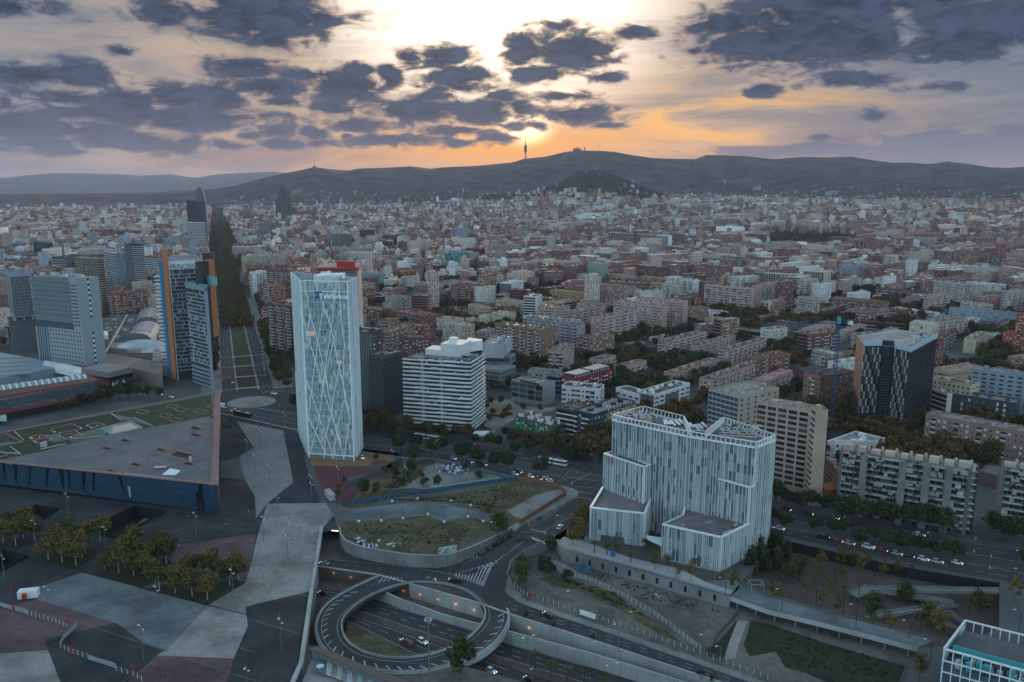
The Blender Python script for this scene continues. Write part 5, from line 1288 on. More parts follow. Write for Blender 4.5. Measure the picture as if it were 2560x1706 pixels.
Bx('f',(1128,655),1078,14,(1282,618),(.085,.08,.085),'s',({'k':'band','bc':(.05,.05,.06),'hb':1.5,'gm':1},)*2,'dark ribbon-window office between the slate tower and the balcony tower',cat='office building',near=1)
r_=Bx('o',(1870,762),1030,(1455,690),(2030,690),(.27,.28,.28),'s',({'k':'grid','bw':7.2,'fh':4,'t':.6},'blank'),'concrete four-storey block with a row of blue solar panels on its roof',cat='building',near=1)
o=r_.location
for i in rg(12):
 a=P('o',1570+i*21,700+i*5.2,hA(P('o',1870,1030),'o',1870,762)+.8)-o;m=MB();m.add([(a.x,a.y,a.z-.2),(a.x+1.15,a.y-.1,a.z-.2),(a.x+1.3,a.y+2.4,a.z+1.1),(a.x+.15,a.y+2.5,a.z+1.1)],[(0,1,2,3),(3,2,1,0)]);m.bd('solar_panel',m_solar,r_)
def green_block():
 r=Bx('g',(740,982),1118,(395,882),(882,922),(.10,.11,.12),'r',('blank',{'k':'grid','bw':4,'t':.35}),'long housing block with bright green striped slats and white roof screens',near=1)
 o=r.location;f,h=fF('g',(740,982),1118,(395,882),(882,922));A=f[3];B=f[0];d=B-A;L=d.length;u=d/L;n=Vec((u.y,-u.x,0));fr=(Vec((A.x-o.x,A.y-o.y,0)),u,n);rn=Rn(6)
 ms=[mat('green_slat_%s'%q,c,.6,.08,.5)for q,c in(('bright',(.03,.30,.09)),('lime',(.16,.34,.08)),('deep',(.015,.11,.05)),('grey',(.12,.14,.15)))]
 z0=3;nf=4;fh=(h-1.2-z0)/nf;k=int(L/1.1)
 for i in rg(k):
  f_=0
  while f_<nf:
   s=rn.choice((1,1,2,3));e=min(nf,f_+s);m=MB();bF(m,fr,i*L/k+.03,(i+1)*L/k-.03,z0+f_*fh,z0+e*fh-.08,0,.14+rn.random()*.12,0);m.bd('slat_panel',rn.choice((ms[0],ms[0],ms[1],ms[2],ms[2],ms[3])),r);f_=e
 for i in rg(16):
  m=MB();x=rn.u(1,L-2);z=z0+rn.randrange(nf)*fh+.8;bF(m,fr,x,x+1.3,z,z+1.4,0,.34,0);m.bd('window_shutter',m_shut,r)
 for i in rg(4):
  for s,hh in((.12,2.4),(.55,2.8)):
   p=f[3].lerp(f[0],(i+.35+s*.3)/4).lerp(f[2].lerp(f[1],(i+.35+s*.3)/4),s)-o;m=MB();m.box((p.x,p.y,h),(4.5,.25,hh),mt.atan2(u.y,u.x));m.box((p.x+1.8,p.y+1.4,h),(.25,3.2,hh),mt.atan2(u.y,u.x));m.bd('roof_screen',mWh,r)
green_block()
r_=Bx('g',(1112,872),1150,(932,835),(1490,748),(.025,.035,.06),'s',(dict(S['apt'],pat='bwb'),'win'),'navy-blue block with balconies on its corner',near=1)
o=r_.location;f,h=fF('g',(1112,872),1150,(932,835),(1490,748));A=f[0].lerp(f[1],.30);B=f[1];u=(B-A).normalized();n=Vec((u.y,-u.x,0));m=MB();bF(m,(Vec((A.x-o.x,A.y-o.y,0)),u,n),0,(B-A).length,4,h-1.2,0,.12,0);m.bd('yellow_wall',mat('olive_yellow_render',(.24,.235,.07),.8,.1,.4),r_)
em=Emit(r_,1,(.24,.235,.07))
for i in rg(10):
 for k in rg(6):em.win((A+n*.13,u,n),(i+.5)*(B-A).length/10,5+k*3.0,.8,1.7,2 if(i*3+k)%4 else 0)
em.flush()
Bx('g',(955,835),905,(770,782),(1100,770),'dgrey','r',({'k':'band','bc':(.5,.52,.53),'hb':.9},'blank'),'white-rimmed block with terraces left of the navy one',near=1,H=20)
r_=Bx('g',(938,546),745,(803,522),(1276,452),'red','s',(dict(S['win'],bw=5,w=2.6,h=1.8),dict(S['apt'],pat='bwwb')),'dark red block with many small balconies and glazed white penthouses',near=1)
o=r_.location;f,h=fF('g',(938,546),745,(803,522),(1276,452))
for a,c in((.08,.44),(.55,.95)):
 q=[f[0].lerp(f[1],a).lerp(f[3].lerp(f[2],a),.15),f[0].lerp(f[1],c).lerp(f[3].lerp(f[2],c),.15),f[0].lerp(f[1],c).lerp(f[3].lerp(f[2],c),.85),f[0].lerp(f[1],a).lerp(f[3].lerp(f[2],a),.85)]
 m=MB();m.pm_([(p.x-o.x,p.y-o.y)for p in q],h,h+2.8);m.bd('penthouse',mG2,r_);cx=sum(p.x for p in q)/4-o.x;cy=sum(p.y for p in q)/4-o.y
 m=MB();m.pm_([(cx+(p.x-o.x-cx)*1.08,cy+(p.y-o.y-cy)*1.08)for p in q],h+2.8,h+3.2,bottom=1);m.bd('penthouse_roof',mCl,r_)
 for t in np.linspace(0,1,7):
  p=q[0].lerp(q[1],float(t))-o;m=MB();m.box((p.x,p.y,h),(.35,.35,2.8));m.bd('penthouse_post',mWh,r_)
Bx('g',(800,522),680,(682,508),14,(.16,.19,.22),'g',('band','band'),'blue-grey wing with solar roof left of the dark red block',near=1,H=18)
r_=Bx('g',(1660,690),860,(1508,665),(1988,585),'white','d',(dict(k='curt',gm=1,mul=3),dict(k='win',bw=7,w=4.6,h=1.2,dark=1)),'white block with black slots, steel mesh bays and bright solar mirrors on its roof',near=1)
o=r_.location;f,h=fF('g',(1660,690),860,(1508,665),(1988,585))
A=f[0].lerp(f[1],.3);B=f[0].lerp(f[1],.66);u=(B-A).normalized();n=Vec((u.y,-u.x,0));m=MB();bF(m,(Vec((A.x-o.x,A.y-o.y,0)),u,n),0,(B-A).length,1,h-2.5,0,.3,0);m.bd('mesh_bay',m_pan3,r_)
for x,y in((1578,660),(1625,640),(1655,668),(1735,600),(1932,585)):
 p=P('g',x,y,h+2)-o;m=MB();m.add([(p.x-1.3,p.y-.8,h+1.4),(p.x+1.3,p.y-.8,h+1.4),(p.x+1.3,p.y+1.2,h+3.0),(p.x-1.3,p.y+1.2,h+3.0)],[(0,1,2,3),(3,2,1,0)]);m.tube([(p.x,p.y,h),(p.x,p.y,h+2.2)],.12,5);m.bd('solar_mirror',m_mirror,r_)
r2=Bx('g',(1530,690),860,(1312,625),12,'white','d',(dict(k='win',bw=6,w=3.5,h=1.3,dark=1),'blank'),'lower left wing of the white block with solar mirrors',near=1,H=h-2)
Bx('h',(85,610),800,(-150,590),(400,540),(.34,.30,.24),'s',(dict(k='curt',gm=1,mul=3,ft=.8),dict(k='win',bw=6,w=2,h=1.4,dark=1)),'tan and grey terraced office block with roof pergolas, left of the big tan tower',cat='office building',near=1,H=36)
Bx('h',(640,725),1380,(227,655),14,(.38,.30,.225),'s',({'k':'grid','bw':5.4,'t':1.1,'bc':(.42,.34,.27)},'blank'),'big tan apartment tower with wide loggia openings, behind the white finned building',cat='apartment tower',near=1)
Bx('h',(752,692),1420,(655,690),(786,684),(.40,.32,.25),'s',({'k':'band','bc':(.42,.34,.26),'hb':1.3,'pr':.7},'blank'),'taller right-hand stair bay of the big tan tower',cat='apartment tower',near=1)
def patterned():
 A_=P('h',1020,905);base=A_
 B0=(1395,880)
 bb=P('h',1375,925);H=hA(bb,'h',1425,232)
 a=P('h',1010,125,H);b_=P('h',1062,192,H);c=P('h',1205,190,H);d=P('h',1215,160,H);e=P('h',1300,165,H);f=P('h',1310,205,H);g=P('h',1425,232,H);h_=P('h',1640,118,H)
 pts=[Vec((p.x,p.y,0))for p in(a,b_,c,d,e,f,g,h_)];pts.append(pts[-1]+(pts[0]-pts[1]).normalized()*6+Vec((-20,18,0)))
 o=Vec((g.x,g.y,0));rO=eM('patterned_tower',o,lb='dark tower with wavy white and brown panels and a bright orange left edge',cat='office tower')
 m=MB();m.pm_([(p.x-o.x,p.y-o.y)for p in pts],0,H);m.bd('wall',mDk,rO);m=MB();m.sheet([(p.x-o.x,p.y-o.y)for p in ccw(pts)],H+.03);m.bd('roof',m_roof,rO,color=(.26,.28,.30))
 rn=Rn(5);brown=mat('brown_panel',(.11,.075,.065),.6,.12,.4);wht=mat('pale_panel',(.32,.35,.37),.5,.1,.4)
 def wav(A,B,ncol,nf,z0,mats,pitch=1.0):
  dd=B-A;L=dd.length;u=dd/L;n=Vec((u.y,-u.x,0))
  if n.y>0:n=-n
  fr=(A-o,u,n);m=MB();fh=(H-2-z0)/nf
  for i in rg(ncol):
   for k in rg(nf):
    z=z0+k*fh;s=((i+k//2)%2)
    w=L/ncol;bF(m,fr,i*w+(.1+.35*s)*w,(i+1)*w-.1*w+(0 if s else-.25*w),z+.25,z+fh,0,.25+.3*s,mats[(i+k//2)%len(mats)])
  m.bd('facade_panel',[brown,wht,mG,mDk,mG2],rO,kind='stuff');m=MB()
  for k in rg(nf+1):bF(m,fr,0,L,z0+k*fh-.05,z0+k*fh+.18,0,.5,0)
  m.bd('floor_edge',mDk,rO)
 wav(pts[1],pts[2],7,18,12,(0,1,0,1,2));wav(pts[5],pts[6],7,18,12,(0,1,0,1,2))
 A,B=pts[6],pts[7];dd=B-A;L=dd.length;u=dd/L;n=Vec((u.y,-u.x,0));fr=(A-o,u,n);m=MB();fh=(H-14)/18
 for i in rg(26):
  for k in rg(18):
   if(i+k)%2==0:bF(m,fr,i*L/26,(i+.55)*L/26,12+k*fh+.1,12+(k+1)*fh-.1,0,.55,0)
   else:bF(m,fr,(i+.2)*L/26,(i+.85)*L/26,12+k*fh+.4,12+(k+1)*fh-.2,0,.08,1)
 m.bd('blade',[mDk,mG],rO,kind='stuff');m=MB();bF(m,fr,0,L,H-2,H+1.3,0,.6,0);m.bd('parapet',mat('pale_blue_parapet',(.36,.43,.50),.5,.08,.4),rO)
 f4=(pts[5]-o,(pts[6]-pts[5]).normalized(),Vec(((pts[6]-pts[5]).y,-(pts[6]-pts[5]).x,0)).normalized());m=MB();bF(m,f4,0,(pts[6]-pts[5]).length,H-1.5,H+1.3,0,.6,0);m.bd('parapet',MATS['pale_blue_parapet'],rO)
 f5=(pts[1]-o,(pts[2]-pts[1]).normalized(),Vec(((pts[2]-pts[1]).y,-(pts[2]-pts[1]).x,0)).normalized());m=MB();bF(m,f5,0,(pts[2]-pts[1]).length,H-1,H+2.0,0,.5,0);m.bd('parapet',MATS['pale_blue_parapet'],rO)
 A,B=pts[0],pts[1];dd=B-A;L=dd.length;u=dd/L;n=Vec((u.y,-u.x,0))
 if n.y>0:n=-n
 fr=(A-o,u,n);m=MB();bF(m,fr,0,L,12,H+.6,0,.3,0);m.bd('orange_face',mat('orange_mesh',(.58,.27,.09),.5,.25,1.2),rO)
 m=MB()
 for k in rg(40):bF(m,fr,0,L,12+k*(H-12)/40,12+k*(H-12)/40+.25,.3,.5,0)
 m.bd('orange_louvre',MATS['orange_mesh'],rO,kind='stuff')
 A,B=pts[3],pts[4];dd=B-A;L=dd.length;u=dd/L;n=Vec((u.y,-u.x,0));fr=(A-o,u,n);m=MB()
 for k in rg(26):bF(m,fr,-.8,L+.8,8+k*(H-10)/26,8+k*(H-10)/26+.22,0,3.4,0)
 for i in rg(6):bF(m,fr,-.8+i*(L+1.4)/5.2,-.6+i*(L+1.4)/5.2,8,H-2,3.2,3.5,0)
 m.bd('open_gallery',MATS['bluegrey_cladding'],rO,kind='stuff')
 m=MB();rr=Rn(12)
 for i in rg(60):
  t=rr.random();p=pts[6].lerp(pts[7],t)+(pts[5]-pts[6]).normalized()*rr.u(2,13)-o;m.box((p.x,p.y,H),(rr.u(.8,2.4),rr.u(.8,2),rr.u(.8,2.4)),rr.u(0,1))
 for i in rg(14):
  p=pts[1].lerp(pts[2],rr.random())+(pts[0]-pts[1]).normalized()*rr.u(1,8)-o;m.box((p.x,p.y,H),(rr.u(.8,2),rr.u(.8,2),rr.u(.8,2)),rr.u(0,1))
 m.bd('roof_plant',mMe,rO,kind='stuff');p=pts[6].lerp(pts[7],.75)+(pts[5]-pts[6]).normalized()*7-o;m=MB();m.box((p.x,p.y,H),(3.4,2.4,2.4),.5);m.bd('blue_tank',mat('blue_tank',(.02,.09,.22),.5,.05,1),rO)
 FOOT.append(([(p.x,p.y)for p in pts],H));return H
print('patterned',patterned())
Bx('A8',(1465,1205),1470,(545,1068),(1520,1155),(.06,.07,.085),'s',(dict(S['win'],bw=4.2,w=1.5,h=2.2),'blank'),'slate-blue block with tall pale windows and white penthouses',near=1,cat='apartment block')
Bx('h',(2330,440),640,(1912,390),12,(.22,.27,.33),'s',(dict(S['windk'],bw=5,w=3,h=1.1),'blank'),'pale blue-grey block with thin dark strip windows at the right edge',H=30)
Bx('h',(1905,520),700,(1610,465),14,'cream','r','windk','cream block with small brick roof houses behind the slate-blue one',H=22)
Bx('h',(1720,590),700,(1600,550),(1760,560),'cream','p',({'k':'band','bc':(.4,.38,.33)},'blank'),'cream balcony end left of the slate-blue block',H=24)
r_=Bx('h',(2700,960),1250,(1550,745),14,(.26,.165,.14),'s',(dict(S['apt'],pat='wlww'),'blank'),'long terracotta and white panelled block with grey roof by the patterned tower',near=1,H=21)
o=r_.location
Bx('h',(1000,880),1000,(775,960),(1235,905),'white','s',('windk','windk'),'low white commercial building with saw-tooth vents, between the tan and patterned towers',cat='building',H=10)
Bx('h',(1230,960),1040,(830,950),(1240,900),'white','r','windk','low white building with a dark red strip wall behind the planted terraces',cat='building',H=12)
Bx('h',(880,1200),1290,(765,1080),(900,1100),'pink2','s','windk','plain pinkish building squeezed behind the left end of the planted terraces',cat='building',H=14)
def terraces(f,H,lb,seed,segs):
 rO=mB_('terrace_block',lb,'apartment block',f,H,(.15,.155,.145),R_['p'],({'k':'blank'},)*2,seed=seed,clutter=0);o=rO.location;n,r,bk,l=f;rn=Rn(seed)
 d=(n-l);L=d.length;u=d/L;nn=Vec((u.y,-u.x,0));fr=(Vec((l.x-o.x,l.y-o.y,0)),u,nn);nf=int(H/3.05);fh=H/nf
 d2=(r-n);L2=d2.length;u2=d2/L2;n2=Vec((u2.y,-u2.x,0));fr2=(Vec((n.x-o.x,n.y-o.y,0)),u2,n2)
 xs=[0]+[s*L for s in segs]+[L]
 plant=MB();gm=MB()
 for j in rg(len(xs)-1):
  a,b=xs[j]+1.6,xs[j+1]-1.6
  for k in rg(nf):
   z=k*fh;m=MB();e=2.0+.4*(j%2);bF(m,fr,a,b,z+fh-.25,z+fh,0,e,0);bF(m,fr,a,b,z+fh,z+fh+.55,e-.5,e,0);bF(m,fr,a,b,z+fh+.95,z+fh+1.05,e-.1,e,1);m.bd('terrace',[mCl,mMe],rO)
   x=a
   while x<b-1:
    w=rn.u(1,2.6);t=rn.random()
    bF(gm,fr,x,min(b,x+w),z+.2,z+fh-.3,0,.08,0 if t<.62 else 1 if t<.9 else 2)
    if rn.random()<.16:bF(gm,fr,x,min(b,x+w*1.6),z+fh*.45,z+fh-.3,1.7,1.85,3)
    x+=w+.3
   x=a
   while x<b:
    if rn.random()<.4:
     for _ in rg(10):
      px=x+rn.u(0,1.6);pz=z+fh+.5+rn.u(-.7,.9);pn=e+rn.u(-.7,.35);s_=rn.u(.12,.3)
      bF(plant,fr,px-s_,px+s_,pz-s_,pz+s_,pn-s_,pn+s_,0)
    x+=1.6
  if j<len(xs)-2:
   m=MB();bF(m,fr,xs[j+1]-1.6,xs[j+1]+1.6,0,H+.4,0,2.6,0);m.bd('stair_column',mCo,rO)
 for k in rg(nf):
  z=k*fh;m=MB();bF(m,fr2,0,L2,z+fh-.25,z+fh+.5,0,2.2,0);m.bd('terrace',mCl,rO)
  for _ in rg(40):
   px=rn.u(0,L2);pz=z+fh+rn.u(-.6,1);s_=rn.u(.15,.32);bF(plant,fr2,px-s_,px+s_,pz-s_,pz+s_,1.5,2.3+s_,0)
 gm.bd('glazing',[mG,mG2,m_shut,mat('sand_awning',(.32,.30,.24),.8,.08,1)],rO,kind='stuff');plant.bd('balcony_plants',mat('ivy',(.03,.038,.015),.95,.5,1.5),rO,kind='stuff')
 for i in rg(9):
  t=(i+.5)/9;p=l.lerp(n,t).lerp(bk.lerp(r,t),.45)-o;m=MB();m.box((p.x,p.y,H),(rn.u(3,6),rn.u(3,5),rn.u(1.8,3)),mt.atan2(u.y,u.x));m.box((p.x+3,p.y,H),(1,1,3.5),0);m.bd('roof_house',m_wall,rO,color=(.38,.34,.30))
f,H=fF('h',(1915,1190),1690,(880,1030),(1965,1150));print('terr',H);terraces(f,H,'long block of planted concrete terraces with grey stair columns, behind the tree-lined avenue',21,(.2,.5,.68,.84))
d=(f[0]-f[3]);off=P('h',2150,1165,H)-f[3];off.z=0;f2=[p+off for p in f];terraces(f2,H,'second block of planted terraces cut by the right edge of the picture',22,(.3,.5,.7))
Bx('h',(2110,1230),1460,(1960,1270),(2200,1170),'plum','g','blank','low grey-roofed store between the two planted terrace blocks',cat='building',H=7,clutter=0)
m=MB();p=P('h',800,1370);m.box((p.x,p.y,0),(6,4,3.6),.5);m.add([(p.x-4,p.y-2,3.8),(p.x+4,p.y-1,3.8),(p.x+3,p.y+3,6.5),(p.x-4,p.y+2,5.0)],[(0,1,2,3),(3,2,1,0)]);tag(m.bd('kiosk',m_oor),'small orange kiosk with slanted roof beside the big tan tower','kiosk')
# building with white frame at the lower right corner
def corner():
 H=17.0;N=P('y4',695,1238,H);Lf=P('y4',903,965,H);Rr=P('y4',1468,1448,H);o=Vec((N.x,N.y,-5));rO=eM('glass_office',o,lb='office with white steel frame and glass walls cut by the lower right corner',cat='office building')
 u=(Rr-N);u.z=0;u=u.normalized();v=(Lf-N);v.z=0;D=v.length;v=v.normalized();L=40;h=H+5
 q=[Vec((0,0,0)),u*L,u*L+v*D,v*D];m=MB();m.pm_([(p.x,p.y)for p in q],0,h-6);m.bd('glass_wall',mG2,rO);m=MB();q2=[v*.28*D+u*1,u*L+v*D*.28,u*L+v*D*.8,v*D*.8+u*1];m.pm_([(p.x,p.y)for p in q2],h-6,h-1.6);m.bd('roof_box',m_roof,rO,color=(.09,.10,.11))
 m=MB();a=v*.26*D+u*1;m.beam((a.x,a.y,h-3.4),(a.x+u.x*L,a.y+u.y*L,h-3.4),.5,2.0);m.bd('turquoise_band',m_teal,rO)
 n=Vec((u.y,-u.x,0));nl=Vec((-v.y,v.x,0))
 if nl.x>0:nl=-nl
 fr=(Vec((0,0,0)),u,n);k=0;x=0
 while x<L:
  m=MB();bF(m,fr,x,x+.28,0,h,0,.45,0);m.bd('mullion',m_fin,rO);x+=2.6
 for z in np.arange(0,h-.4,3.9):m=MB();bF(m,fr,0,L,h-z-.45,h-z-.1,0,.42,0);m.bd('transom',m_fin,rO)
 for off,hh in((v*D,h),(Vec((0,0,0)),h)):
  m=MB();m.beam((off.x,off.y,hh-.45),(off.x+u.x*L,off.y+u.y*L,hh-.45),.5,.45);m.bd('roof_beam',m_fin,rO)
 m=MB();m.beam((0,0,h-.45),(v.x*D,v.y*D,h-.45),.5,.45);m.bd('roof_beam',m_fin,rO)
 x=0
 while x<L:
  p=u*x+v*D;m=MB();m.box((p.x,p.y,h-6),(.28,.28,5.6));m.bd('mullion',m_fin,rO);x+=2.6
 f5=(v*D,-v,nl);m=MB();bF(m,(v*D,(-v),nl),0,D,0,h-.5,0,.12,0);m.bd('side_wall',mT2,rO)
 m=MB();rr=Rn(4)
 for i in rg(60):p=u*rr.u(3,L)+v*rr.u(.04,.25)*D;m.box((p.x,p.y,h-6),(rr.u(.6,2.6),rr.u(.4,1.6),rr.u(.6,3)),rr.u(0,1),mi=rr.choice((0,0,1,2)))
 m.bd('roof_plant',[mMe,mDk,m_teal],rO,kind='stuff')
corner()
def canopy():
 z=4.0;c=[P('j',x,y,z)for x,y in((415,1310),(470,1288),(1200,1580),(1130,1600))];c=[c[0],c[1],P('j',1560,1720,z),P('j',1480,1760,z)]
 o=Vec((c[0].x,c[0].y,0));rO=eM('brown_canopy',o,lb='long brown slatted canopy roof over glass beside the roundabout at the bottom',cat='canopy')
 m=MB();m.pm_([(p.x-o.x,p.y-o.y)for p in c],z-.3,z,bottom=1);m.bd('roof_slab',mCd,rO)
 a,b_,c2,d2=[p-o for p in c];n=150;sm=mat('canopy_slat',(.16,.115,.10),.8,.15,1)
 for i in rg(n):
  t=(i+.15)/n;t2=(i+.75)/n;q=[a.lerp(d2,t),a.lerp(d2,t2),b_.lerp(c2,t2),b_.lerp(c2,t)];m=MB();m.pm_([(p.x,p.y)for p in q],z,z+.14);m.bd('slat',sm,rO)
 fr=(a,(d2-a).normalized(),Vec(((d2-a).y,-(d2-a).x,0)).normalized());m=MB()
 for i in rg(60):bF(m,fr,i*.75,i*.75+.08,0.2,z-.3,-1.1,-.9,0)
 bF(m,fr,0,48,.2,z-.3,-1.3,-1.1,1);m.bd('glass_front',[mDk,m_pan2],rO)
 st=eM('steps',P('j',330,1480),lb='pale concrete steps descending beside the brown canopy at the bottom edge',cat='steps');so_=st.location
 for k in rg(9):
  p0=P('j',450,1360+0,0);s0=P('j',445-k*10,1400+k*27,-.3*k);s1=P('j',300+k*2-40,1480+k*30,-.3*k)
  e0=P('j',1000-k*0,1640+k*26,-.3*k);m=MB();q=[s0-so_,e0-so_,e0-so_+Vec((-.8,-1.4,0)),s0-so_+Vec((-.8,-1.4,0))];m.pm_([(p.x,p.y)for p in q],-.3*k-3+2.8,.35-.12*k);m.bd('step',mPl,st)
 pb=eM('poster_wall',P('j',440,1440),lb='slanted poster strip with dark photo print and text sheets beside the canopy',cat='poster');po=pb.location
 def quad(pts,z,mm,nm):
  m=MB();m.pm_([(p.x-po.x,p.y-po.y)for p in[P('j',x,y,z)for x,y in pts]],z-.15-0,z);return m.bd(nm,mm,pb)
 quad([(450,1378),(548,1405),(540,1510),(438,1470)],1.2,mat('speckled_print',(.09,.12,.14),.7,.9,3.0),'print')
 m=MB();pc=P('j',497,1442,1.21)-po;m.tube([(pc.x,pc.y,1.21),(pc.x,pc.y,1.25)],1.35,9);m.bd('print_stone',mWh,pb)
 for i in rg(14):
  x=552+i*40;y=1408+i*14.5;quad([(x,y),(x+36,y+12),(x+26,y+112),(x-10,y+98)],1.2,mPl if i%2 else m_pan1,'sheet')
  m=MB()
  for k in rg(9):
   p=P('j',x+8-k*1.0,y+14+k*9,1.2)-po;q=P('j',x+26-k,y+20+k*9,1.2)-po;m.beam((p.x,p.y,1.203),(q.x,q.y,1.203),.12,.004)
  m.bd('print_line',mDk,pb)
canopy()
# blue triangular museum
def museum():
 H=15.2;A=P('i',1692,44,H);A=Vec((P('i',1700,255).x,P('i',1700,255).y,0));Bk=P('e',2003,652,H);C0=P('e',0,1292,H);D0=P('e',0,1032,H)
 Bk.z=0;d1=(Vec((C0.x,C0.y,0))-A).normalized();d2=(Vec((D0.x,D0.y,0))-Bk).normalized()
 Cc=A+d1*230;Dd=Bk+d2*190
 o=Vec((A.x,A.y,0));rO=eM('museum_building',o,lb='huge triangular building with dark blue rough walls and a grey and green roof',cat='museum')
 m_blue=mat('blue_rough_wall',(.011,.040,.075),.75,.45,.7,bump=.5);m_rf=mat('museum_roof',(.13,.135,.145),.9,.12,.4,dirt=.2);m_cop=mat('copper_rim',(.27,.155,.135),.6,.15,.6)
 q=[Dd-o,Cc-o,Vec((0,0,0)),Bk-o]
 zb=3.2
 py_=ccw([(p.x,p.y)for p in q])
 n=len(py_);m=MB()
 m.pm_(py_,[zb if abs(p[0])+abs(p[1])>1 else.2 for p in py_],H,top=0,bottom=1);m.bd('wall',m_blue,rO)
 u=d1;nn=Vec((u.y,-u.x,0))
 if nn.y>0:nn=-nn
 rn=Rn(3)
 for(x,yt,yb_)in((45,1320,1500),(150,1330,1520),(285,1350,1545),(450,1365,1560),(570,1380,1568),(640,1390,1568),(775,1405,1500),(880,1520,1568),(1100,1410,1568),(1840,1500,1568)):
  t0=rP('e',x-10,yt,A,d1)-o;w=rn.u(.9,1.7);ln=rn.u(-2,2.5)
  m=MB();a=t0+nn*.0;zt=H-.7;zl=zb+.05
  p0=a+u*(-w)+nn*.12;p1=a+u*(w)+nn*.12;p2=a+u*(ln+w*.3)+nn*.12;p3=a+u*(ln-w*.3)+nn*.12
  m.add([(p0.x,p0.y,zt),(p1.x,p1.y,zt),(p2.x,p2.y,zl+rn.u(0,3)),(p3.x,p3.y,zl)],[(0,1,2,3),(3,2,1,0)]);m.bd('mirror_slot',mG,rO)
 for(x0,y0,x1,y1,mm)in((1000,50,1010,135,mT2),(1525,90,1545,240,mG),(1555,60,1580,245,mG)):
  a=rP('i',x0,y0,A,d1)-o;c=rP('i',x1,y1,A,d1)-o;m=MB();w=u*1.0
  a+=nn*.14;c+=nn*.14;m.add([a-w,a+w,c+w*.5,c-w*.5],[(0,1,2,3),(3,2,1,0)]);m.bd('mirror_slot',mm,rO)
 m=MB();m.sheet(py_,H-.35);m.bd('roof',m_rf,rO)
 def rimw(a,b,w,h,nm='roof_rim'):
  m=MB();m.beam((a.x,a.y,H-.35),(b.x,b.y,H-.35),w,h);m.bd(nm,m_cop,rO)
 ins=lambda p,k:p
 rimw(Vec((0,0,0)),Cc-o,.9,.75);rimw(Bk-o,Dd-o,.9,.7);rimw(Vec((0,0,0)),Bk-o,.9,.75)
 uu=(Bk-A).normalized();off=Vec((-3.6,0,0))
 m=MB();m.beam((off.x*.5,0,H-.3),(Bk.x-o.x+off.x*.5,Bk.y-o.y,H-.3),3.2,.25);m.bd('rim_deck',m_cop,rO);rimw(Vec((-3.8,1.2,0)),Bk-o+Vec((-3.8,-2,0)),.35,.8)
 for i in rg(46):
  t=.03+i*.011;p=Vec((-2,0,0)).lerp(Bk-o+Vec((-2,0,0)),t);m=MB();m.box((p.x,p.y,H-.05),(2.2,.25,.12));m.bd('slat',mCl if i%2 else m_cop,rO)
 for i in rg(14):
  t=.28+.012*i*1.9;p=u*(230*t*.42)+Vec((0,0,0));m=MB();p=u*(28+i*2.1)-nn*.6;m.box((p.x,p.y,H-.05),(1.1,1.4,.5),mt.atan2(u.y,u.x)+.5);m.bd('slat',mCl,rO)
 def well(pts,k=1):
  c=[P('e',x,y,H)-o for x,y in pts];cx=sum(p.x for p in c)/4;cy=sum(p.y for p in c)/4;m=MB();m.pm_([(p.x,p.y)for p in c],H-.35,H+.0,top=0);inner=[(cx+(p.x-cx)*.84,cy+(p.y-cy)*.80)for p in c]
  pc=ccw([(p.x,p.y)for p in c]);m=MB()
  for i in rg(4):a=pc[i];b=pc[(i+1)%4];m.beam((a[0],a[1],H-.33),(b[0],b[1],H-.33),.5,.5)
  s=m.bd('skylight_frame',m_cop,rO);m=MB();m.sheet(ccw(inner),H-.30);m.bd('skylight_dark',mBk,rO)  # flat black sheet paints the shade inside the well, not glass
 def dia(x,y,w=60,h=22):return[(x-w,y+4),(x-w*.35,y-h),(x+w,y-4),(x+w*.35,y+h)]
 for(x,y)in((1145,1102),(970,1172),(1782,988),(1782,1050),(1237,1320),(1470,1186),(1718,1312),(1605,913),(1510,874),(1300,840),(1655,818),(1825,834),(1575,788)):well(dia(x,y))
 well(dia(1655,1230,122,42))
 for(x,y)in((95,1298),(1010,1372),(1940,786),(1945,890),(1950,1072),(1955,1138)):well(dia(x,y,52,14))
 m=MB();pts=[P('e',x,y,H)-o for x,y in((1340,1238),(1685,1155),(1890,1248),(1530,1335))]
 for i in rg(4):m.beam((pts[i].x,pts[i].y,H-.34),(pts[(i+1)%4].x,pts[(i+1)%4].y,H-.34),.5,.45)
 m.bd('roof_kerb',m_cop,rO)
 p=P('e',1560,1390,H)-o;m=MB();s=3.6;m.add([(p.x-s,p.y-s*.9,H-.3),(p.x+s,p.y-s*.9,H-.3),(p.x+s,p.y+s,H-.3),(p.x-s,p.y+s,H-.3),(p.x-.4,p.y,H+2.2)],[(0,1,4),(1,2,4),(2,3,4),(3,0,4)]);m.bd('glass_pyramid',m_mirror,rO)
 p=P('e',1462,1358,H)-o;m=MB();m.box((p.x,p.y,H+.9),(6,2.4,.2),.15);m.box((p.x-2.5,p.y,H-.3),(.2,.2,1.2));m.box((p.x+2.5,p.y,H-.3),(.2,.2,1.2));m.bd('roof_shelter',m_mirror,rO)
 p=P('e',1738,1285,H)-o;m=MB();m.box((p.x,p.y,H-.3),(1.3,1.3,2.8));m.bd('vent',mMe,rO)
 def patch(pts,mm,nm,z=.02,t=.1):m=MB();m.pm_([(p.x-o.x,p.y-o.y)for p in[P('e',x,y,H)for x,y in pts]],H-.34,H-.34+t+z);return m.bd(nm,mm,rO)
 m_sed=mat('roof_meadow',(.040,.050,.022),.95,.75,.4,bump=.6)
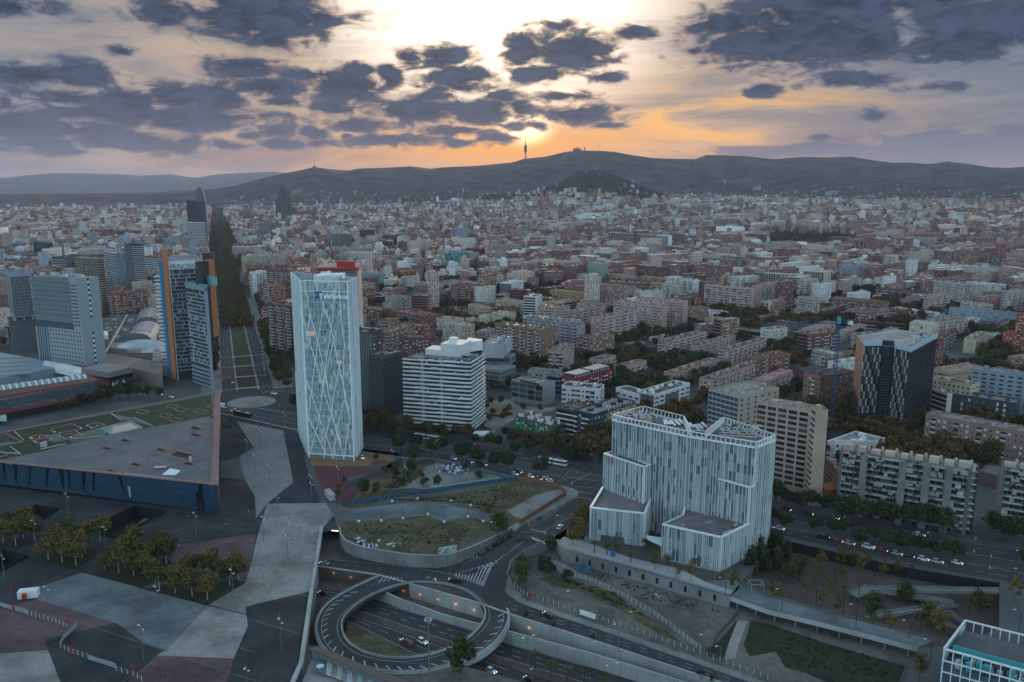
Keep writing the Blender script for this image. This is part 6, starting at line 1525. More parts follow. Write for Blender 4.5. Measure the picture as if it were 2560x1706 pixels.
 patch([(1010,850),(1500,760),(1925,680),(1930,870),(1400,968),(1225,890)],m_sed,'planted_roof');patch([(-120,1060),(120,1010),(480,945),(1000,852),(1080,900),(1390,965),(1290,990),(930,1050),(620,1130),(400,1190),(180,1235),(-120,1300)],mat('roof_lawn',(.036,.042,.024),.95,.6,.35),'planted_roof',.0)
 patch([(-120,1135),(100,1110),(220,1110),(0,1150)],mat('roof_path',(.09,.14,.13),.8,.1,.5),'roof_path',.03);patch([(410,1050),(520,1040),(560,1090),(880,985),(960,970),(1000,1000),(940,1060),(860,1030),(560,1100),(480,1110)],MATS['roof_path'],'roof_path',.04)
 patch([(650,1115),(650,1075),(870,1030),(925,1065)],mat('roof_pond_dry',(.08,.085,.05),.6,.4,1),'planted_roof',.06)
 patch([(930,990),(1185,930),(1285,985),(1020,1035)],m_mirror,'pond',.1)
 m=MB();pts=[P('e',x,y,H)-o for x,y in((915,990),(1185,926),(1300,985),(1020,1040))]
 for i in rg(4):m.beam((pts[i].x,pts[i].y,H-.3),(pts[(i+1)%4].x,pts[(i+1)%4].y,H-.3),.4,.8)
 m.bd('pond_kerb',mCl,rO)
 m=MB();p0=P('e',985,1040,H)-o
 for(a,b_)in(((730,1040),(770,1055)),((640,1085),(930,1060)),((370,1180),(600,1130)),((920,990),(1010,1045)),((-100,1200),(180,1220)),((1220,890),(1390,968)),((1010,850),(1110,915)),((90,1155),(190,1225)),((130,1015),(220,1100)),((690,1015),(760,1055))):
  a=P('e',*a,H)-o;b_=P('e',*b_,H)-o;m.beam((a.x,a.y,H-.3),(b_.x,b_.y,H-.3),.3,.7)
 m.bd('low_wall',mCl,rO)
 lm=MB();lm.box((0,0,0),(.3,.3,.25));lme=None
 for(x,y)in((500,1020),(545,1035),(735,990),(790,965),(830,985),(885,965),(950,955),(275,1075),(290,1085),(360,1070),(425,1060),(470,1090),(305,1105),(330,1118),(405,1110),(545,1060),(580,1078),(650,1068),(705,1050)):
  p=P('e',x,y,H)-o
  if lme is None:ob=lm.bd('roof_lamp',m_lamp,rO);lme=ob.data;ob.location=(p.x,p.y,H)
  else:inst('roof_lamp',lme,rO,(p.x,p.y,H))
 for pts in([(455,1000),(650,945),(750,990),(510,1040)],[(270,1070),(360,1045),(430,1060),(330,1085)],[(305,1105),(420,1075),(480,1095),(350,1125)],[(545,1065),(640,1035),(710,1050),(580,1080)],[(790,960),(880,935),(955,955),(840,985)],[(-30,1075),(60,1040),(200,1110),(0,1150)],[(-30,1210),(20,1195),(70,1230),(0,1250)]):well(pts)
 p=P('e',400,1150,H)-o;m=MB();m.box((p.x,p.y,H-.3),(3.4,2.2,2.4),.4);m.bd('roof_hut',mCl,rO)
 FOOT.append(([(p.x,p.y)for p in(A,Bk,Dd,Cc)],H))
museum()
# convention centre at the left
def centre():
 m_redm=mat('dark_red_metal',(.16,.035,.04),.6,.12,.6);m_redw=mat('red_wall',(.27,.055,.04),.7,.12,.4)
 z=16;f=[P('t',x,y,z)for x,y in((-120,1340),(925,1155),(830,1095),(-120,1210))]
 o=Vec((f[1].x,f[1].y,0));rO=eM('convention_centre',o,lb='long low convention centre with ribbed vaulted roof, dark red truss and script lettering',cat='convention centre')
 def pr(pts,z0,z1,mm,nm,c='t'):
  m=MB();m.pm_([(p.x-o.x,p.y-o.y)for p in[P(c,x,y,z1)for x,y in pts]],z0,z1,bottom=1);return m.bd(nm,mm,rO)
 pr([(-300,1360),(925,1157),(810,1100),(-300,1290)],z-1,z,mat('brown_roof',(.12,.065,.055),.8,.15,.5),'brown_roof')
 pr([(-300,1400),(900,1185),(925,1160),(-300,1350)],6,z-1.2,mG2,'glazed_gallery')
 m=MB();fl=[P('t',-300,1372,z-.5)-o,P('t',925,1160,z-.5)-o];lo=[P('t',-300,1500,8)-o,P('t',1040,1245,8)-o]
 k=26
 for i in rg(k):
  t=i/k;a=fl[0].lerp(fl[1],t);b_=Vec((a.x,a.y-.4,7.5));c=fl[0].lerp(fl[1],t+.6/k);c=Vec((c.x,c.y-.4,z-1));m.tube([Vec((a.x,a.y-.6,z-1)),Vec((a.x,a.y-.6,7.5))],.18,4);m.tube([Vec((a.x,a.y-.6,7.5)),c],.13,4)
 m.bd('truss',m_redm,rO)
 m=MB();m.beam((fl[0].x,fl[0].y-.7,z-1.2),(fl[1].x,fl[1].y-.7,z-1.2),.5,.6);m.bd('red_edge',mat('bright_red',(.30,.02,.02),.5,.1,1),rO)
 pr([(-300,1500),(60,1455),(520,1370),(1040,1245),(920,1220),(-300,1430)],6.6,7.5,m_redm,'red_canopy')
 A=P('t',-200,1262,z+2)-o;B=P('t',815,1122,z+2)-o;A2=P('t',-200,1195,z+2)-o;u=(B-A);L=u.length;u=u/L;w=Vec((-u.y,u.x,0))
 if w.y<0:w=-w
 Wd=11;nseg=34
 for i in rg(nseg):
  m=MB();vs=[]
  for t in(i/nseg,(i+1)/nseg-.004):
   for k in rg(7):
    th=mt.pi*k/6;p=A+u*(L*t)+w*(Wd*(.5-.5*mt.cos(th)));vs.append((p.x,p.y,z+.2+2.6*mt.sin(th)))
  m.add(vs,[(k,k+7,k+8,k+1)for k in rg(6)]);m.bd('vault_rib',mT2 if i%2 else m_pan2,rO)
 pr([(-300,1195),(480,1050),(700,1010),(420,980),(0,900),(-300,880)],3,12,m_blr:=mat('pale_blue_roof',(.20,.25,.30),.6,.12,.4),'hall_roof')
 for i in rg(5):pr([(-200,925+i*42),(150+i*25,925+i*38),(230+i*22,945+i*35),(-200,962+i*42)],12,13.2,m_pan2,'roof_light')
 pr([(420,975),(760,1040),(760,1095),(400,1010)],8,13,mWh,'white_wall')
 pr([(760,1045),(1003,1090),(1225,1040),(990,995)],13,17.5,mat('grey_roof',(.17,.17,.17),.85,.12,.4),'head_roof')
 pr([(765,1052),(1003,1095),(1210,1050),(990,1005)],0,12.9,m_redw,'head_wall');pr([(925,1095),(1000,1125),(1240,1085),(1225,1050),(1003,1095)],9.5,12.9,mG,'head_glazing')
 pr([(1010,1165),(1240,1120),(1230,1095),(1003,1130)],4.5,9.4,mDk,'sign_screen')
 a=P('t',1045,1215,6.0)-o;b_=P('t',1235,1160,6.0)-o;d=(b_-a).normalized()
 tM_('AC A',5.2,m_fin,rO,'sign_lettering',.3,(a.x+d.x*8,a.y+d.y*8-1.0,5.2),(mt.pi/2-.25,0,mt.atan2(d.y,d.x)),sx=1.15,spacing=1.1)
 p=P('t',1258,1160,6)-o;m=MB();m.box((p.x,p.y,2),(1.6,4,8),.3);m.bd('red_pylon',m_redw,rO)
 a=P('t',100,1425,7.6)-o;b_=P('t',520,1345,7.6)-o;d=(b_-a).normalized()
 tM_('ternacional',5.4,mPl,rO,'sign_lettering',.2,((a.x+b_.x)/2,(a.y+b_.y)/2,7.6),(.35,0,mt.atan2(d.y,d.x)),sx=1.5,shear=.45,spacing=.86)
 FOOT.append(([(p.x,p.y)for p in[P('t',x,y,8)for x,y in((-400,1500),(1250,1250),(1230,1000),(-400,860))]],14))
 pr([(-200,1450),(55,1450),(60,1515),(-200,1500)],3,5.5,m_pan1,'ribbed_end')
centre()
# shopping centre roofs with glass vaults
def mall():
 o=P('t',1230,880);o.z=0;rO=eM('shopping_centre',o,lb='low shopping centre with silvery barrel-vaulted glass roofs, between the dotted hotel and the finned hotel',cat='shopping centre')
 def pr(pts,z0,z1,mm,nm):
  m=MB();m.pm_([(p.x-o.x,p.y-o.y)for p in[P('t',x,y,z1)for x,y in pts]],z0,z1,bottom=1);return m.bd(nm,mm,rO)
 pr([(960,585),(1180,545),(1470,540),(1510,640),(1510,870),(1420,960),(1140,930),(985,900)],0,9,mCd,'roof_deck')
 pr([(985,905),(1140,930),(1510,990),(1515,1110),(1235,1050),(990,990)],0,11,mat('tan_wall',(.20,.165,.135),.85,.12,.4),'front_block')
 pr([(1030,860),(1160,870),(1170,812),(1040,805)],9,13,mPl,'roof_box');pr([(1418,980),(1510,985),(1510,880),(1440,862)],9,16,mPl,'roof_box')
 m_sil=mat('silver_roof',(.42,.45,.48),.22,.12,.4,metal=.5)
 def vault(p0,p1,w,h,z,seg,nm='vault',closed=1):
  a=P('t',*p0,z)-o;b_=P('t',*p1,z)-o;u=(b_-a);L=u.length;u/=L;v=Vec((-u.y,u.x,0))
  for i in rg(seg):
   m=MB();vs=[]
   for t in(i/seg,(i+1)/seg-.01):
    for k in rg(9):
     th=mt.pi*k/8;q=a+u*(L*t)+v*(-w*mt.cos(th));vs.append((q.x,q.y,z+h*mt.sin(th)))
   m.add(vs,[(k,k+9,k+10,k+1)for k in rg(8)]);fl=m
   if i in(0,seg-1):
    s=0 if i==0 else 9;m.add([vs[s+k]for k in rg(9)],[tuple(rg(9)),tuple(rg(9))[::-1]])
   m.bd('vault_segment',m_sil,rO,smooth=0)
 vault((1375,640),(1400,545),13,9,9,8);vault((1320,770),(1375,680),14,9,9,7);vault((1270,800),(1320,775),16,9,9,2)
 c=P('t',1330,880,9)-o
 m=MB();vs=[];fs=[]
 for i in rg(9):
  for k in rg(32):
   th=2*mt.pi*k/32;ph=mt.pi/2*i/8;vs.append((c.x+28*mt.cos(th)*mt.cos(ph),c.y+16*mt.sin(th)*mt.cos(ph)+2,9+10*mt.sin(ph)))
 for i in rg(8):
  for k in rg(32):fs.append((i*32+k,i*32+(k+1)%32,(i+1)*32+(k+1)%32,(i+1)*32+k))
 m.add(vs,fs);m.bd('front_dome',m_sil,rO)
 m=MB();rr=Rn(4)
 for i in rg(70):
  q=P('t',rr.u(990,1250),rr.u(600,780),9)-o;m.box((q.x,q.y,9),(rr.u(1,6),rr.u(1,4),rr.u(.6,2.4)),rr.u(0,.6),mi=rr.choice((0,1,1)))
 a=P('t',990,905,12)-o;b_=P('t',1190,555,12)-o;m.beam((a.x,a.y,12),(b_.x,b_.y,12),1.2,1.5,mi=0);m.bd('roof_plant',[mMe,mCo],rO,kind='stuff')
 pr([(965,700),(1005,700),(1010,745),(965,745)],9,13,mWh,'roof_tent')
 FOOT.append(([(p.x,p.y)for p in[P('t',x,y,9)for x,y in((960,580),(1520,530),(1520,1110),(985,990))]],12))
mall()
# middle-distance buildings measured from the photograph
G5='five-storey slabs of the housing estate'
# estate of low pink slabs
Bx('A7',(740,235),500,(558,210),(1350,75),'pink','d',('apt','apt'),'low pink slab, roof salmon at its left end, nearest the tall pink towers',near=1,gp=G5)
Bx('A7',(1215,305),520,(1085,280),(1825,130),'pink','d',('blank','apt'),'low pink dark-roofed slab with its left end behind a big dark tree',near=1,gp=G5)
Bx('A7',(1710,380),655,(1550,365),(2328,195),'pink','d',('apt','apt'),'low pink slab with green balconies down its left end, beside the sandy playground',near=1,gp=G5)
Bx('A7',(845,765),960,(648,735),(1578,525),'pink','r',('apt','apt'),'low pink slab with half-reddish roof behind the white block with solar mirrors',near=1,gp=G5)
Bx('A7',(1425,862),1170,(1230,830),(2148,605),'pink','d',('apt','apt'),'longest low pink slab, dark roof edged white, just left of the tan terraced offices',near=1,gp=G5)
Bx('A7',(95,625),860,(-60,590),(373,550),'pink','t',('apt','apt'),'short pink slab behind the round green tree, right of the dark red block',near=1,gp=G5)
Bx('A6',(1830,1060),1270,(1655,1025),(2088,985),'pink','t',('apt','apt'),'short pink slab directly behind the dark red block with penthouses',near=1,gp=G5)
Bx('h',(290,490),600,(190,482),(508,402),'pink',(.45,.20,.24),('blank','apt'),'low slab with a bright pink painted roof behind the tan terraced offices',near=1,gp=G5)
Bx('A4',(815,1245),1400,(625,1210),(1240,1085),'pink','s',('blank','apt'),'low pink slab with grey roof left of the crane mast',gp=G5)
Bx('A4',(1290,1300),1430,(1135,1270),(1738,1130),'pink','s',('blank','apt'),'low pink slab right of the crane mast, roof reddish at the far end',gp=G5)
Bx('A5',(95,1270),1400,(-60,1230),(298,1190),'pink','s',('blank','apt'),'short low slab behind the left part of the dark patterned tower',gp=G5)
Bx('A4',(360,1312),1400,(-700,1150),(470,1275),'brick','s',({'k':'band','bc':(.3,.31,.31),'hb':1.3},'blank'),'very long low brick block with pale string courses, behind the low pink slabs')
Bx('A5',(465,1135),1250,(-730,1045),8,'brick2','t',({'k':'band','bc':(.30,.31,.31),'hb':1.2},'blank'),'long low brick block with pale bands running behind the crane to the cream tower')
Bx('A4',(770,1210),1270,(95,1110),9,'plum','t','apt','low dark terrace of small flats left of the crane, front row',H=9)
Bx('A4',(840,1150),1200,(255,1062),9,'plum','s','apt','low dark terrace of small flats left of the crane, back row',H=9)
Bx('A4',(1065,912),1005,(890,885),(1460,790),'brick','r',('blank','grid'),'low brick slab with white frames and a black end wall')
Bx('A4',(1500,950),1060,(1310,928),(1830,825),'terra','s',('blank','grid'),'low slab with orange end wall and white framed bays')
Bx('A4',(700,880),960,(562,850),(1058,745),'pink','s',('blank','grid'),'low slab with grey roof behind tree tops, first of three stepping right')
Bx('A4',(2010,772),965,(1165,700),(2108,768),'brown','r','apt','long brown eight-storey block with pitched brown roof behind the three low framed slabs',gable=2.2)
Bx('A4',(1430,692),760,(1305,662),(1752,570),'grey','w',('blank','apt'),'low grey slab with bright white roof among trees')
Bx('A4',(1850,712),770,(1700,690),(2150,600),'pink2','p',('blank','apt'),'low slab with part of its roof pink, right of the white-roofed slab')
Bx('A4',(690,362),645,(330,332),(830,320),'cream','w',({'k':'grid','bw':3.4,'fh':3},'blank'),'nearer of two tall yellow and white framed slabs left of the checkered block')
Bx('A4',(1045,272),595,(715,255),(1165,247),'cream','w',({'k':'grid','bw':3.4,'fh':3},'blank'),'taller yellow and white framed slab next to the checkered block')
Bx('A4',(560,312),420,(68,285),12,'cream','w','grid','yellow and white framed slab half hidden behind the pink ones',H=30)
Bx('A3',(2250,502),830,(2095,490),(2596,432),'pink','r',('sparse','apt'),'tall pink slab with deep balcony columns, right of the widest pink block')
Bx('A4',(470,412),650,(372,400),(542,396),'pink','r',('apt','blank'),'tall pink tower end with horizontal ridges beside the yellow framed slabs')
Bx('A4',(1365,222),490,(1225,207),(1785,130),'blueg','d',('blank',{'k':'win','bw':1.9,'w':1.1,'h':1.2}),'blue-grey slab with a fine checker of white window panels')
Bx('A4',(1840,130),380,(1790,128),(1856,126),'blueg','d','blank','plain grey stair tower at the right end of the checkered slab',H=33)
Bx('A5',(255,8),325,(60,-5),(312,-5),'cream','s',(dict(S['apt'],pat='bwb'),'blank'),'cream tower of stacked white balconies standing alone among dark trees')
Bx('A5',(1565,195),375,(785,155),(1615,190),'white','s',('apt','apt'),'long white eight-storey block with a row of white chimney boxes')
Bx('A5',(640,352),418,(480,335),(850,285),'pink','t',('blank','apt'),'low pink blank-ended slab, left of three in front of the white block')
Bx('A5',(955,358),452,(808,350),(1170,305),'pink','t',('blank','apt'),'low pink blank-ended slab, middle of three in front of the white block')
Bx('A5',(1300,395),440,(1155,385),(1510,335),'pink','t',('blank','apt'),'low pink blank-ended slab, right of three in front of the white block')
Bx('A5',(2060,482),660,(1155,418),(2096,472),'white','s','apt','long white zigzag block with small dark windows at the right, back wing')
Bx('A5',(965,542),600,(850,512),(1265,442),'white','s',('blank','sparse'),'white diagonal wing joined to the left of the long white zigzag block')
Bx('A5',(1800,592),680,(1620,572),(2010,500),'white','s',('blank','sparse'),'white diagonal wing in front of the right end of the zigzag block')
Bx('A5',(755,592),720,(-60,518),(776,575),'plum','t','apt','long dark mauve block with thin pale roof, left of the white zigzag block')
Bx('A5',(590,640),790,(320,720),(640,600),'pink2','r','apt','stepped pale pink terrace rows leaning on the dark mauve block',H=14)
Bx('A5',(1650,725),850,(870,632),(1690,700),'terra','s',({'k':'band','bc':(.5,.5,.5),'hb':1.4},'win'),'terracotta and white stepped block behind the blue-grey wall block')
Bx('A5',(900,945),1045,(205,850),(978,925),'white','p',({'k':'band','bc':(.56,.58,.62),'hb':2.2},'blank'),'white panelled building with thin dark red stripes',cat='building')
Bx('A5',(880,1080),1190,(735,1048),(1132,975),'grey','t',('blank','apt'),'grey low slab between the red-striped building and the blue-grey wall block')
Bx('A5',(2245,945),1110,(1130,850),10,'blueg',(.05,.08,.14),'sparse','very long pale blue-grey block with dark blue roof edge and scattered small windows')
Bx('A5',(1400,1155),1200,(1170,1130),(1640,1030),'white','s',('blank','apt'),'low white-ended slab with a patch of bright roof')
Bx('A5',(1900,1205),1270,(1730,1185),(2180,1060),'plum','r',('blank','apt'),'low slab with dark red roof near the stepped orange tower')
Bx('A5',(890,1135),1480,(485,1095),(978,1098),'cream','w',(dict(S['win'],bw=8,w=2.2,h=2.4,fh=5),'blank'),'square cream tower with tall paired dark windows behind the patterned tower')
Bx('A8',(530,305),505,(455,292),(690,228),'brick','r',('sparse','apt'),'stepped brown brick block with sloping roofs beside the sports courts')
Bx('A8',(945,368),552,(785,345),(1110,275),'cream','t',('blank','apt'),'cream slab with blank end wall by the sports courts',near=0)
Bx('A8',(1700,60),600,(1475,20),12,(.33,.10,.05),'r',(dict(S['apt'],pat='wlw'),'apt'),'tall orange brick tower at the right edge')
Bx('A8',(1470,295),545,(1295,265),10,(.33,.10,.05),'r',('win','apt'),'lower step of the orange brick tower, with small white windows')
# tall housing
Bx('A6',(920,578),1125,(108,458),(1098,548),(.24,.14,.095),'grn',(dict(S['apt'],pat='wbwwbw'),'sparse'),'tall brown brick slab with a green roof',near=1)
Bx('A6',(1480,478),950,(615,360),(1592,447),'mauve','d',(dict(S['apt'],pat='wbw.b'),'win'),'tall mauve slab with white parapet line behind the green-roofed one',near=1)
Bx('A6',(1830,372),790,(1682,354),(2436,257),'pink','d',(dict(S['win'],bw=5),'apt'),'tall pink slab with a small roof house, right of the mauve one',near=1)
Bx('A6',(1240,292),660,(1145,276),(1905,182),'pink2','d',('sparse','apt'),'tall dusty pink slab behind the mauve one')
Bx('A3',(625,838),1270,(-171,735),(705,806),'pink','r',('lines','blank'),'tall pink slab with a bright teal patch of roof',near=1)
Bx('A3',(965,762),1215,(180,690),(1047,746),'pink','r',('lines','blank'),'tall pink slab with brown pitched roof and blank end wall, behind the teal-patched one')
Bx('A3',(2095,548),950,(1312,478),(2135,522),'pink','p',(dict(S['log'],pat='wll'),'blank'),'widest pink block with fine dark floor lines and balcony groups',near=1)
Bx('A3',(890,208),375,(672,190),(1475,115),'brick','p',('apt','apt'),'multicoloured slab with white roof boxes and yellow, red and blue balcony bays')
Bx('A3',(1850,38),378,(1565,22),(1925,22),'brown','t','lines','square brown tower with pale floor lines')
Bx('A3',(1610,938),1050,(1135,882),(1705,916),'white','g',('win','win'),'low white school with a checker of grey windows below the widest pink block',cat='school')
# long slabs with pale roofs
for(c,N,yb,L,R,col,rf,lab)in[('A2',(2040,577),742,(1370,510),(2136,556),'brown','p','dark brown slab with pale roof, third in the staggered row behind the L-shaped block'),('A2',(1700,640),800,(1010,560),(1800,602),'yell','p','ochre slab with salmon roof just behind the L-shaped block'),('A2',(1060,718),850,(565,652),(1195,690),'brown','p','brown slab with salmon roof behind the left arm of the L-shaped block'),('A2',(640,802),985,(130,718),20,'tan','p','tan left arm of the L-shaped block, salmon roof'),('A2',(460,862),1050,(-260,760),(525,846),'brown','p','salmon-roofed slab with dark end left of the L-shaped block'),('A3',(75,528),690,(-630,460),(216,506),'pink2','p','dusty pink slab with pale roof, second in the staggered row'),('A3',(370,468),600,(-330,420),(490,456),'brown','p','brown slab, third from the right in the staggered row'),('A3',(690,428),600,(20,380),(740,416),'brown','s','dark brown slab, second from the right in the staggered row'),('A3',(880,398),572,(260,342),(970,382),'yell','p','mustard-ended slab at the right end of the staggered row')]:
 Bx(c,N,yb,L,R,col,rf,('apt','sparse'),lab,gp='staggered slabs with pale roofs')
Bx('A2',(890,822),992,(645,802),(1790,692),'tan','r',('apt',{'k':'band','bc':(.42,.44,.44),'hb':1.1}),'long balcony arm of the L-shaped block with white roof boxes and green awnings',near=1)
# blocks left of those
Bx('A1',(470,897),1080,(160,845),(642,882),'brick','p',('aptb','blank'),'brick block with green awnings, right behind the glass tower')
Bx('A1',(1160,1003),1195,(620,892),(1482,962),'brick','r',('aptb','win'),'dark red brick block with green awnings and round skylights on its roof',near=1)
Bx('A1',(225,562),812,(150,547),(372,566),'brick','p',('win','apt'),'tall brick block half hidden behind the glass tower')
Bx('A1',(1640,1062),1268,(1380,1032),(1832,1040),'cream','r',('win','win'),'cream block with rounded roof drum, nearest of the stepped cream row')
Bx('A1',(1960,1012),1185,(1850,1030),(2060,1000),'cream','r','win','cream block with satellite-like roof drum, second of the stepped cream row')
Bx('A1',(2190,962),1190,(2065,1000),(2275,950),'cream','w','win','pale cream block, third of the stepped cream row')
Bx('A2',(260,905),1100,(60,930),(460,890),'cream','s','win','cream stepped block left of the L-shaped one, fourth of the cream row')
Bx('A1',(1900,932),990,(1440,862),(2150,902),'brick2','r',('apt','apt'),'brick slab with red roof terrace and white tanks behind the cream row')
Bx('A1',(2100,860),900,(1895,795),14,'tan','p',('apt','apt'),'tan slab with salmon roof behind the cream row',H=18)
for(x,y,yb,lx,ly,rx,ry,lab)in[(480,622,800,360,632,592,602,'left'),(858,685,850,730,692,968,665,'middle'),(1240,742,840,1115,745,1362,728,'right')]:
 Bx('A1',(x,y),yb,(lx,ly),(rx,ry),'conc','d',({'k':'band','bc':(.5,.5,.48),'pr':.9},dict(S['win'],bw=3,w=.8,h=2.4)),lab+' of three white and dark cube houses with wrap-around terraces',gp='white and dark cube houses')
Bx('A1',(610,780),880,(500,770),(680,760),'conc','s','win','lower annex of the left white cube house')
Bx('A1',(960,840),900,(870,835),(1050,820),'conc','s','win','lower annex of the middle white cube house')
Bx('A1',(465,302),572,(145,287),(548,282),'blueg','d',(dict(S['windk'],bw=2.4,w=.9,h=1.6),'sparse'),'grey hotel with rows of narrow windows and a bare right end',cat='hotel')
Bx('A1',(790,265),400,(700,245),(1228,242),'terra','s',('blank','win'),'nearest terracotta office finger with dark penthouse',cat='office building',gp='terracotta office fingers')
Bx('A1',(560,242),380,(480,225),(945,205),'terra','s',('blank','win'),'second terracotta office finger from the front',cat='office building',gp='terracotta office fingers')
Bx('A1',(350,215),330,(290,200),(722,182),'terra','s',('blank','win'),'third terracotta office finger from the front',cat='office building',gp='terracotta office fingers')
Bx('A1',(215,197),300,(170,185),(512,162),'terra','s',('blank','win'),'rearmost terracotta office finger',cat='office building',gp='terracotta office fingers')
Bx('A1',(700,420),470,(540,375),(1235,385),'dgrey','d','band','curved dark grey base building under the terracotta offices',cat='office building',H=8)
Bx('A1',(1400,165),378,(1148,127),(1540,152),'dgrey','w',({'k':'grid','bw':2.6,'t':.3},{'k':'grid','bw':2.6,'t':.3}),'dark office block with pale vertical frames beside the turquoise building',cat='office building')
Bx('A1',(1130,158),230,(698,122),14,'white','w',({'k':'grid','bw':3,'t':.4},'blank'),'long white office block with bright roof behind the terracotta offices',cat='office building')
Bx('A1',(1700,198),345,(1545,168),(1803,182),'white','g',('windk','windk'),'white building with dark strip windows in front of the turquoise building',cat='office building')
Bx('A1',(1900,232),300,(1800,228),(1990,226),'conc','w','blank','small grey building right of the white strip-window one',cat='building')
Bx('A1',(1620,510),580,(1300,430),(2250,480),'cream','g','blank','cream factory hall with zigzag gables and grey roofs',cat='factory hall',H=9,gable=3)
Bx('A1',(1500,560),620,(1095,490),(2100,520),'conc','g','blank','low grey shed in front of the cream factory hall',cat='shed',H=6)
Bx('A1',(1350,650),705,(850,600),(1540,600),'dgrey','d','blank','dark grey sports hall with a pale skylight strip',cat='sports hall',H=13)
Bx('A2',(650,268),518,(540,248),(972,235),'plum','s',('windk','windk'),'dark plum office block with small square windows',cat='office building')
Bx('A2',(540,240),410,(428,225),(610,215),'plum','s','windk','beige and plum wing left of the dark plum office block',cat='office building')
Bx('A2',(385,458),702,(197,432),(582,412),'white','w',({'k':'curt','gm':1,'mul':3},dict(S['windk'],bw=3)),'white cube building with blue glass left face',cat='office building')
Bx('A2',(810,552),640,(700,542),(1318,492),'brick2','w',('blank','windk'),'brick building with bright white roof shapes behind the slabs',cat='building')
Bx('A2',(1465,118),420,(1228,175),(1628,106),(.20,.11,.10),'s','windk','reddish-brown stepped block left of the sage green one')
Bx('A2',(1860,134),480,(1635,114),(1966,126),'sage','w','windk','tall sage green block with small square windows')
Bx('A2',(1790,292),482,(1560,272),(2110,217),'sage','s','windk','lower sage green steps in front of the tall sage block')
Bx('A2',(1480,307),480,(1245,287),(1602,297),'grey','w',({'k':'grid','bw':4,'t':.3},'blank'),'dark glass office with white roof and blank grey end',cat='office building')
Bx('A2',(1970,342),445,(1778,337),(2130,347),'white','w','windk','small bright white building with square black windows in front of the sage block',cat='building')
# towers left of the avenue, behind the glass tower
Bx('A9',(655,768),1430,(357,728),14,'brick','p',(dict(S['aptb'],pat='wbbw'),'blank'),'tall brick tower with green awnings left of the glass tower',near=1)
Bx('A9',(352,800),1010,(272,792),8,'brick','p','aptb','low brick wing left of the nearest brick tower')
Bx('A9',(640,302),690,(340,292),(676,300),'brick','r',(dict(S['apt'],pat='bwbbw'),'win'),'brick tower with white balcony stacks behind the nearest brick tower')
Bx('A9',(240,328),652,(122,320),(342,302),'white','s',('apt','aptb'),'white and brick tower with grey side along the avenue trees')
Bx('A9',(640,232),450,(62,242),12,'brick','p','win','brick slab behind the white and brick tower',H=38)
Bx('A9',(100,120),370,(15,114),(605,88),'tan','s',('win','apt'),'beige slab with dark balcony groups by the avenue')
Bx('a',(2270,765),890,(2125,772),(2420,750),'brick','s','apt','orange brick block behind the beige slab',H=30)
Bx('b',(405,800),872,(165,780),12,'white','w',({'k':'band','bc':(.55,.57,.58)},'blank'),'white ribbon-window block with dark red end',cat='office building',H=22)
Bx('b',(690,770),850,(400,760),20,'cream','s','apt','cream low blocks right of the white ribbon block',H=22)
Bx('b',(755,688),880,(688,680),(862,678),'dgrey','d',({'k':'curt','gm':0,'mul':1.2},{'k':'curt','gm':0,'mul':2}),'dark glass tower with white vertical strips',cat='office tower')
Bx('b',(1055,645),835,(945,640),12,(.10,.055,.045),'t','grid','tall dark brown tower',cat='office tower',H=48)
Bx('b',(1205,750),835,(1030,745),20,(.10,.055,.045),'t','grid','lower dark brown block between the two brown towers',cat='office building',H=26)
Bx('b',(1275,690),805,(1150,688),(1312,690),(.13,.07,.055),'t','grid','right-hand dark brown tower, second of the pair',cat='office tower')
Bx('b',(115,585),742,(20,580),(232,580),(.05,.10,.09),'d','curt','green glass office block right of the avenue',cat='office building')
Bx('b',(640,668),735,(390,690),16,'cream','w','apt','white and cream stepped housing by the green glass block',H=24)
Bx('b',(1915,618),797,(1795,630),(1936,616),'blueg','w',(dict(k='curt',gm=1,mul=1.5),'blank'),'tall grey glass tower with white right edge',cat='office tower')
Bx('b',(2005,675),800,(1938,672),(2022,672),'blueg','s',dict(k='curt',gm=1,mul=2),'lower grey glass block right of the grey tower',cat='office building')
Bx('b',(2140,690),772,(2022,690),(2205,685),'blueg','w',dict(k='curt',gm=1,mul=2),'wide glass building with white box on its roof',cat='office building')
Bx('b',(2060,815),905,(1910,808),14,'brick2','d','band','dark red building behind the turquoise one',cat='office building',H=24)
Bx('c',(185,640),765,(80,615),(192,618),'brick','w',({'k':'band','bc':(.55,.55,.54),'pr':.6},'apt'),'brick and white ribbon tower in the long brick row')
Bx('c',(480,650),740,(190,640),14,'brick2','s','apt','long reddish block right of the brick and white tower',H=32)
Bx('c',(700,700),790,(535,680),12,'brick2','s','aptb','dark red brick block with green-tinted glass, left of a pair',H=34)
Bx('c',(1120,690),830,(880,670),12,'brick2','s','apt','dark red brick tower in the middle of the red row',H=42)
Bx('c',(1300,690),835,(1198,690),(1312,690),'brick','s','lines','brown tower attached to the white slab in the red row')
Bx('c',(1425,695),850,(1312,690),(1460,690),'white','w',({'k':'grid','bw':3,'t':.4},'blank'),'tall white gridded slab at the right end of the red row')
Bx('c',(1195,810),960,(1082,805),(1248,805),'white','w',(dict(S['windk'],bw=3),dict(S['windk'],bw=3)),'bright white cube housing block with small square windows',near=0)
Bx('c',(1300,850),935,(1245,860),(1325,848),'white','w','windk','lower wing of the bright white cube block')
Bx('c',(940,850),905,(762,850),(1105,840),'brown','s','band','low brown banded building with pale roof and twin chimneys',cat='building')
Bx('c',(600,800),850,(412,800),16,'white','w','blank','plain white shed left of the low brown banded building',cat='shed',H=12)
Bx('c',(1470,870),920,(1370,870),(1502,865),'conc','p','win','small building with an orange end wall right of the white cube',cat='building')
